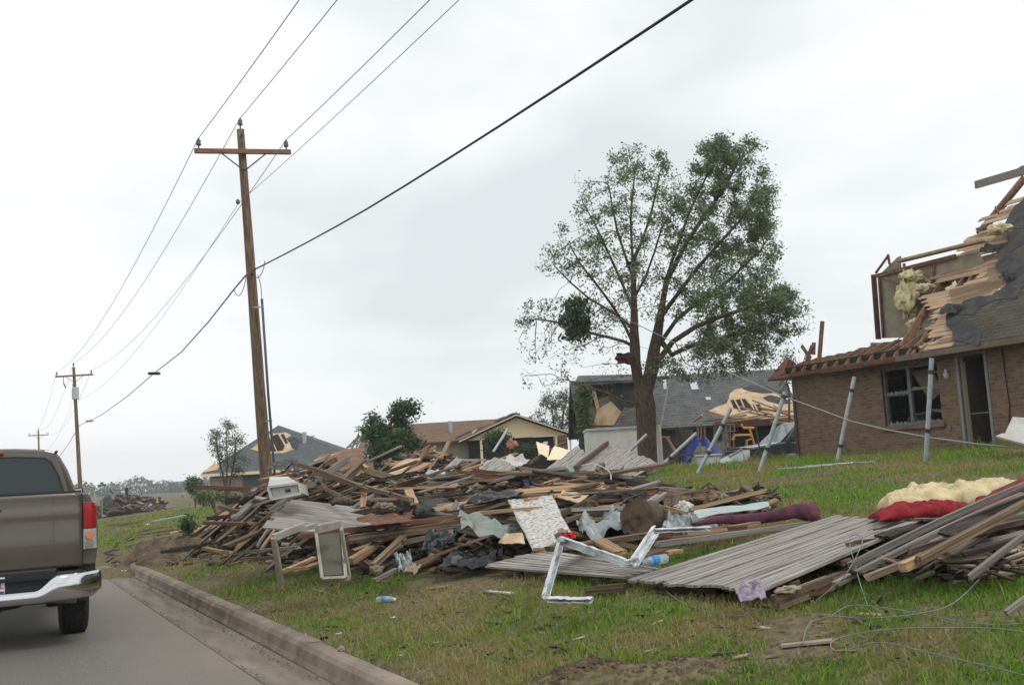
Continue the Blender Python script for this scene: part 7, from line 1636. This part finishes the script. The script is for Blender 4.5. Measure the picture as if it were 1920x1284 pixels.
# water bottles
m_pet = glassy('clear_plastic', (.55, .66, .70), .38, .05); m_lab = mat('blue_label', [(.03, .22, .55), (.05, .35, .65)], 9, .4); m_capb = mat('blue_cap', [(.02, .14, .5)], rough=.4); m_capw = mat('white_cap', [(.7, .75, .78)], rough=.4)
def bottle(P0, d_, L_, r_, label, mc):
    z_ = Vector(d_).normalized(); x_ = z_.orthogonal().normalized(); m4 = Matrix.Translation(P0) @ Matrix((x_, z_.cross(x_), z_)).transposed().to_4x4()
    root = thing('water_bottle', label, 'water bottle', P0)
    q = MB(); q.lathe([(r_*.8, 0), (r_, .05*L_), (r_*.93, .2*L_), (r_, .3*L_), (r_, .6*L_), (r_*.9, .7*L_), (r_*.45, .88*L_), (r_*.38, .92*L_)], m4, 16); part('shell', q, m_pet, root, smooth=True)
    q = MB(); q.lathe([(r_*1.02, .34*L_), (r_*1.02, .58*L_)], m4, 16); part('label_band', q, m_lab, root, smooth=True)
    q = MB(); q.lathe([(r_*.44, .92*L_), (r_*.44, L_)], m4, 12); part('cap', q, mc, root)
b0_ = PZ(1250, 1046, 9.0); b1_ = PZ(1198, 1055, 8.85); bottle(b0_, b1_-b0_, (b1_-b0_).length, .042, 'clear water bottle with blue label lying on the largest fence panel', m_capb)
b0_ = G(708, 1124, .03); b1_ = G(749, 1122, .03); bottle(b0_, b1_-b0_, min(.26, (b1_-b0_).length), .034, 'clear water bottle with blue label lying in the verge grass', m_capw)
# cloth
m_redc = mat('red_patterned_cloth', [(.10, .005, .008), (.23, .012, .016), (.27, .018, .02), (.45, .33, .28)], 11, .85, .1, pos=[.3, .5, .68, .74])
m_blanket = mat('cream_fleece', [(.36, .29, .16), (.58, .48, .29), (.66, .57, .37)], 6, 1, .6, bscale=40)
def drape(c_, ux, uy, wx, wy, hgt_, seed_, freq, m_, label, name, cat, nu=80, nv=44, base=None):
    q = MB()
    def f(u, v):
        a, b = u*2-1, v*2-1; e_ = max(0, 1-(a*a)**1.6)*max(0, 1-(b*b)**1.6); ed = 1+.16*noise.noise(Vector((math.atan2(b, a)*1.5, seed_, 2)))
        n_ = noise.noise(Vector((u*freq, v*freq*.7, seed_)))
        rg2 = abs(math.sin(freq*1.1*(u*.9+v*.5)+3.5*noise.noise(Vector((u*2, v*2, seed_)))))**.6+.5*abs(math.sin(freq*1.7*(v*.9-u*.6)+5*noise.noise(Vector((u*3, v*2.5, seed_+2)))))**.6+.35*noise.noise(Vector((u*14, v*9, seed_)))-.6
        return c_+ux*(a*wx*ed)+uy*(b*wy*ed)+Vector((0, 0, hgt_*(.25+.75*e_**.5)*(1+.3*n_)+.27*hgt_*rg2*e_**.3))-Vector((0, 0, hgt_*.3))
    q.grid(f, nu, nv); return solo(name, q, m_, label, cat, smooth=True, solid=.008)
drape(PZ(1768, 946, 9.3), RTH, FWH, .42, .32, .21, 3, 7.0, m_blanket, 'cream fluffy blanket heaped on the far corner of the largest panel', 'cream_blanket', 'blanket')
drape(PZ(1697, 952, 9.3), RTH, FWH, .20, .2, .15, 4, 5.0, m_blanket, 'smaller fold of cream blanket at the left of the big one', 'cream_blanket', 'blanket')
drape(PZ(1860, 930, 9.6), RTH, FWH, .30, .22, .17, 5, 3.5, m_blanket, 'cream blanket end lying behind the dark pole at the right', 'cream_blanket', 'blanket')
drape(PZ(1732, 966, 8.7), RTH, FWH, .40, .18, .12, 6, 10.0, m_redc, 'red patterned cloth draped in front of the cream blanket', 'red_cloth', 'cloth')
sheet([(1800, 972), (1930, 930), (1930, 893), (1835, 935)], [8.6, 8.6, 9.0, 8.9], m_redc, 'red patterned cloth strip running up to the right edge', 'red_cloth', 'cloth', .05, 33, 4, smooth=True)
m_purple = mat('purple_cloth', [(.045, .015, .03), (.11, .035, .06), (.15, .055, .085)], 7, .9, .2)
q = MB(); pl_ = [PZ(*a) for a in ((1300, 985, 10.9), (1345, 976, 11.1), (1400, 972, 11.2), (1450, 968, 11.1), (1490, 958, 11.1), (1520, 958, 11.), (1530, 974, 10.8))]
q.tube(pl_, [.03, .035, .045, .04, .075, .105, .06], 12)
for v in q.v: v += Vector((noise.noise(v*9), noise.noise(v*9+Vector((3, 0, 0))), noise.noise(v*11)*1.1))*.045
solo('purple_cloth', q, m_purple, 'dark purple cloth rolled along the timbers behind the largest panel', 'cloth', smooth=True)
m_lilac = mat('lilac_cloth', [(.13, .10, .13), (.28, .24, .30), (.38, .34, .40)], 14, .9, .3)
sheet([(1376, 1098), (1424, 1085), (1438, 1118), (1388, 1128)], [7.45, 7.5, 7.25, 7.2], m_lilac, 'crumpled lilac grey cloth hanging over the front edge of the largest panel', 'lilac_cloth', 'cloth', .035, 36, 4, crease=1, smooth=True)
jumble(1475, 1105, 7.35, .22, .05, 63, m_drywall, 'flaky pale scraps on the near corner of the largest panel', 'flaky_scraps', 'scrap')
# loops of wire and hose in the grass
m_hose = mat('grey_cable', [(.14, .155, .145), (.23, .25, .235)], 6, .6)
def ground_wire(pts, r_, label, name='loose_wire', m_=m_hose):
    P_ = [G(a, b, 0)+Vector((0, 0, h+r_)) for a, b, h in pts]; sm_ = []
    for i in range(len(P_)-1):       # Catmull-Rom
        p0, p1, p2, p3 = P_[max(0, i-1)], P_[i], P_[i+1], P_[min(len(P_)-1, i+2)]
        for k in range(6):
            t_ = k/6; sm_.append(.5*((2*p1)+(p2-p0)*t_+(2*p0-5*p1+4*p2-p3)*t_*t_+(3*p1-p0-3*p2+p3)*t_**3))
    sm_.append(P_[-1]); q = MB(); q.tube(sm_, r_, 6, cap=False); return solo(name, q, m_, label, 'wire', smooth=True)
ground_wire([(1238, 1098, .05), (1250, 1115, .03), (1280, 1135, .02), (1330, 1150, .01), (1390, 1158, .01), (1430, 1150, .03)], .004, 'pale wire looping out from under the largest panel')
ground_wire([(1560, 1160, .02), (1600, 1150, .05), (1680, 1155, .04), (1760, 1164, .02), (1850, 1178, .02), (1935, 1175, .02)], .0035, 'grey cable lying in an arc across the right grass')
ground_wire([(1935, 1194, .02), (1850, 1192, .04), (1700, 1195, .05), (1600, 1203, .04), (1560, 1215, .03), (1575, 1228, .02), (1650, 1222, .05), (1740, 1238, .04), (1840, 1262, .04), (1935, 1282, .03)], .0032, 'long grey cable doubling back in a narrow loop at the lower right')
ground_wire([(1530, 1136, .03), (1590, 1128, .18), (1625, 1090, .30), (1600, 1085, .30), (1612, 1120, .15), (1628, 1145, .03)], .0035, 'tangled grey cable rising over the near end of the right pile')
ground_wire([(1600, 1165, .02), (1640, 1175, .05), (1720, 1168, .05), (1790, 1150, .06), (1850, 1110, .12), (1900, 1075, .2)], .0035, 'thin cable curving up from the grass to the right pile')
ground_wire([(1505, 1215, .02), (1520, 1185, .05), (1560, 1175, .06), (1600, 1168, .03)], .004, 'faint wire bend left of the doubled cable')
ground_wire([(1095, 968, .75), (1120, 962, .75), (1148, 978, .68), (1152, 992, .62)], .008, 'curved white wire sticking out of the heap right of the speckled sheet', m_=m_alu)
# boards and pale scraps in the near grass and gutter
for (a, b, c_, d_, w_, m_, lab) in ((1465, 1210, 1560, 1200, .07, m_drywall, 'pale flat scrap lying in the lower right grass'), (915, 1108, 960, 1112, .06, m_hardwall, 'pale chip lying before the smaller fence panel'), (800, 1103, 840, 1098, .04, m_fresh, 'thin pale stick in the grass right of the verge bottle'), (585, 1104, 606, 1110, .04, m_grey, 'small grey stick in the verge grass'), (665, 1090, 735, 1092, .03, m_plank, 'thin straw coloured stick before the cabinet door')):
    A_, B2 = G(a, b, .015), G(c_, d_, .02); q = MB(); q.beam(A_, B2, w_, .015); solo('wood_scrap', q, m_, lab, 'scrap')
for (px, py, s, m_, lab, nm_) in ((556, 1217, .055, m_white, 'small torn white paper in the gutter', 'paper_scrap'), (536, 1214, .06, m_drywall, 'tan leaf scrap beside the white paper in the gutter', 'leaf_scrap'), (585, 1240, .04, m_drywall, 'pale chip farther down the gutter', 'chip'), (627, 1257, .05, m_stud, 'brown leaf in the gutter near the bottom of the picture', 'leaf_scrap'), (636, 1190, .06, m_white, 'pale crumpled scrap on the kerb edge', 'kerb_scrap'), (737, 1160, .06, m_white, 'pale scrap in the grass below the verge bottle', 'pale_scrap'), (233, 1071, .10, m_hardwall, 'pale stone at the end of the kerb', 'stone'), (392, 1044, .10, m_redshirt, 'red wrapper in the grass at the left foot of the heap', 'red_wrapper'), (403, 1043, .09, m_white, 'white wrapper beside the red one at the left foot of the heap', 'white_wrapper'), (425, 1042, .12, m_shred, 'grey foil scrap right of the wrappers', 'foil_scrap'), (312, 970, .16, m_orange, 'small orange marker on the left grass', 'orange_marker'), (338, 968, .14, m_orange, 'orange scrap right of the small orange marker', 'orange_scrap'), (330, 968, .2, m_white, 'white scrap between the orange ones', 'white_scrap'), (380, 980, .12, m_orange, 'orange scrap near the left end of the heap', 'orange_scrap'), (278, 984, .25, m_white, 'pale scrap lying on the far left grass', 'white_scrap')):
    g_ = G(px, py, .0) if py < 1100 else PZ(px, py, (G(px, py)-EYE).dot(FW))
    q = MB(); q.grid(lambda u, v: g_+Vector(((u-.5)*s, (v-.5)*s*.7, .012+.35*s*abs(noise.noise(Vector((u*3, v*3, px)))))), 5, 5); solo(nm_, q, m_, lab, 'scrap', solid=.003)
# far rubble mound beyond the grass at the left
q = MB(); cz = 88
def fm(u, v):
    px = 188+108*u; r_ = ray(px, 930); P_ = EYE+r_*((cz-3+8*v)/r_.dot(FWH)); e_ = math.sin(math.pi*v)*(math.sin(math.pi*min(1, u*1.0))**.6)
    P_.z = gz(P_.x, P_.y)-.05+(1.5-.7*u)*e_*(1+.6*noise.noise(P_*.9)+.4*noise.noise(P_*2.6)); return P_
q.grid(fm, 40, 14); q.f = [t_[::-1] for t_ in q.f]; solo('rubble_mound', q, m_rubble, 'distant mound of grey brown rubble beyond the left grass', 'rubble', kind='stuff')
def fms(nr):
    u = nr.uniform(.03, .97); return fm(u, nr.uniform(.05, .6))
chips('distant_splinters', 900, fms, m_chip, 'splinters sticking out of the distant rubble mound', .15, .7, 9, .15)
sheet([(188, 938), (205, 926), (215, 942), (190, 958)], [86, 87, 85.5, 85], m_felt, 'dark sheet leaning on the near end of the distant rubble mound', 'dark_sheet', 'sheet', .2, 40, 3)
for (a, b, c_, d_, lab) in ((238, 930, 237, 914, 'dark stub of a post rising from the distant rubble mound'), (212, 925, 206, 918, 'thin stick at the top of the distant rubble mound')):
    q = MB(); q.tube([PZ(a, b, 88), PZ(c_, d_, 88)], .12 if a > 230 else .05, 6); solo('post_stub', q, m_dark, lab, 'post')
q = MB(); q.tube([PZ(252+14*math.cos(t_), 928-16*math.sin(t_), 87) for t_ in [i*math.pi/10 for i in range(11)]], .03, 5); solo('arched_wire', q, m_wire, 'thin arched wire over the distant rubble mound', 'wire')
for i, (a, b, c_, d_) in enumerate(((205, 985, 262, 979), (262, 960, 330, 948), (285, 978, 345, 966), (330, 955, 388, 945))):
    A_, B2 = G(a, b, .06), G(c_, d_, .08); q = MB(); q.beam(A_, B2, .22, .06); solo('grass_plank', q, (m_plank, m_grey, m_shred, m_grey)[i], ('brown plank lying far left near the pickup', 'grey pipe like plank lying highest on the left grass', 'pale metal strip lying in the middle of the left grass', 'grey plank lying beyond the left end of the heap')[i], 'plank')
# brushy weeds and uprooted brush at the far left end of the heap
small_tree('low tangle of uprooted brush at the left end of the heap', [(395, 935, 50, 10, 1.2, 90), (440, 935, 26, 14, .8, 50)], 34, (410, 950), .04, 900, .06, 71, m_leaf3, .2, 'brush', 'shrub', stems=[[(395, 940)], [(430, 940)]], spread=.1, thin=.012)
small_tree('small weedy sapling growing on the grass left of the heap', [(352, 985, 14, 10, .4, 30)], 21, (352, 998), .02, 500, .04, 72, m_leaf2, .12, 'weed', 'weed', stems=[], spread=.08, thin=.005)
# fire hydrant sized orange cone seen far off
q = MB(); q.lathe([(.15, 0), (.15, .02), (.1, .03), (.03, .4)], Matrix.Translation(PZ(295, 937, 80)-Vector((0, 0, .2))), 12); solo('orange_cone', q, m_orange, 'tiny orange cone beyond the left grass', 'traffic cone')

rg_ = random.Random(91)
for i in range(34):
    px = rg_.uniform(1780, 1915); t_ = (px-1560)/340; py = 1075-125*t_*rg_.uniform(.3, 1.1)+rg_.uniform(-5, 40)
    g_ = G(px, py, 0); g_.z += rg_.uniform(.06, .3); a = math.atan2(.45, 1)+rg_.gauss(0, .22)
    d_ = RTH*math.cos(a)+FWH*math.sin(a)*1.0+Vector((0, 0, rg_.gauss(.08, .08)))
    k = rg_.choices(['dark', 'brown', 'grey', 'fresh'], [.45, .3, .2, .05])[0]
    place_board(k, MESH[k][rg_.choice([1, 2, 3, 3, 4])], g_, d_, rg_.gauss(0, .4), (KINDS[k][1], {'dark': 'dark thin board in the timber pile at the right edge', 'brown': 'brown thin board in the timber pile at the right edge', 'grey': 'grey thin board in the timber pile at the right edge', 'fresh': 'pale thin board in the timber pile at the right edge'}[k], k+' thin boards in the right pile'))
chips('splinters', 900, lambda nr: G(nr.uniform(1600, 1920), nr.uniform(985, 1085), nr.uniform(0, .12)), m_chip, 'splinters between the timbers of the right pile', .01, .09, 12, .06)

sheet([(740, 1036), (768, 1030), (775, 1062), (748, 1070)], [11.5, 11.5, 11.1, 11.0], m_shred, 'crumpled grey white cloth hanging in the dark front of the heap', 'grey_white_cloth', 'cloth', .08, 51, 4, crease=1.2)
sheet([(765, 1055), (790, 1060), (780, 1072), (758, 1070)], [11.1, 11.1, 10.9, 10.9], m_drywall, 'tan grey rag at the foot of the dark front of the heap', 'grey_rag', 'rag', .04, 52, 4, crease=1)
sheet([(1240, 925), (1290, 915), (1300, 940), (1245, 948)], [13.2, 13.4, 12.8, 12.7], m_plank, 'bent brown board sheet on the right tail of the heap', 'bent_board', 'board', .06, 53, 3)
sheet([(1170, 915), (1215, 925), (1205, 940), (1165, 935)], [13.6, 13.4, 13, 13.1], m_felt, 'dark curled shingle piece behind the log end', 'shingle_piece', 'shingle', .06, 54, 3, crease=1)
# ================================================================== AIR
q = MB(); q.box((-900, -420, -16), (1100, 900, 32))
hm = bpy.data.materials.new('thin_haze'); hm.use_nodes = True; t = hm.node_tree; t.nodes.remove(t.nodes['Principled BSDF'])
pv = N(t, 'ShaderNodeVolumePrincipled'); pv.inputs['Color'].default_value = (.86, .92, .96, 1); pv.inputs['Density'].default_value = .0007
t.links.new(pv.outputs[0], t.nodes['Material Output'].inputs['Volume'])
o = bpy.data.objects.new('haze', q.mesh('haze')); C.objects.link(o); o.data.materials.append(hm); tag(o, 'thin pale haze in the air over the whole street', 'haze', kind='stuff')
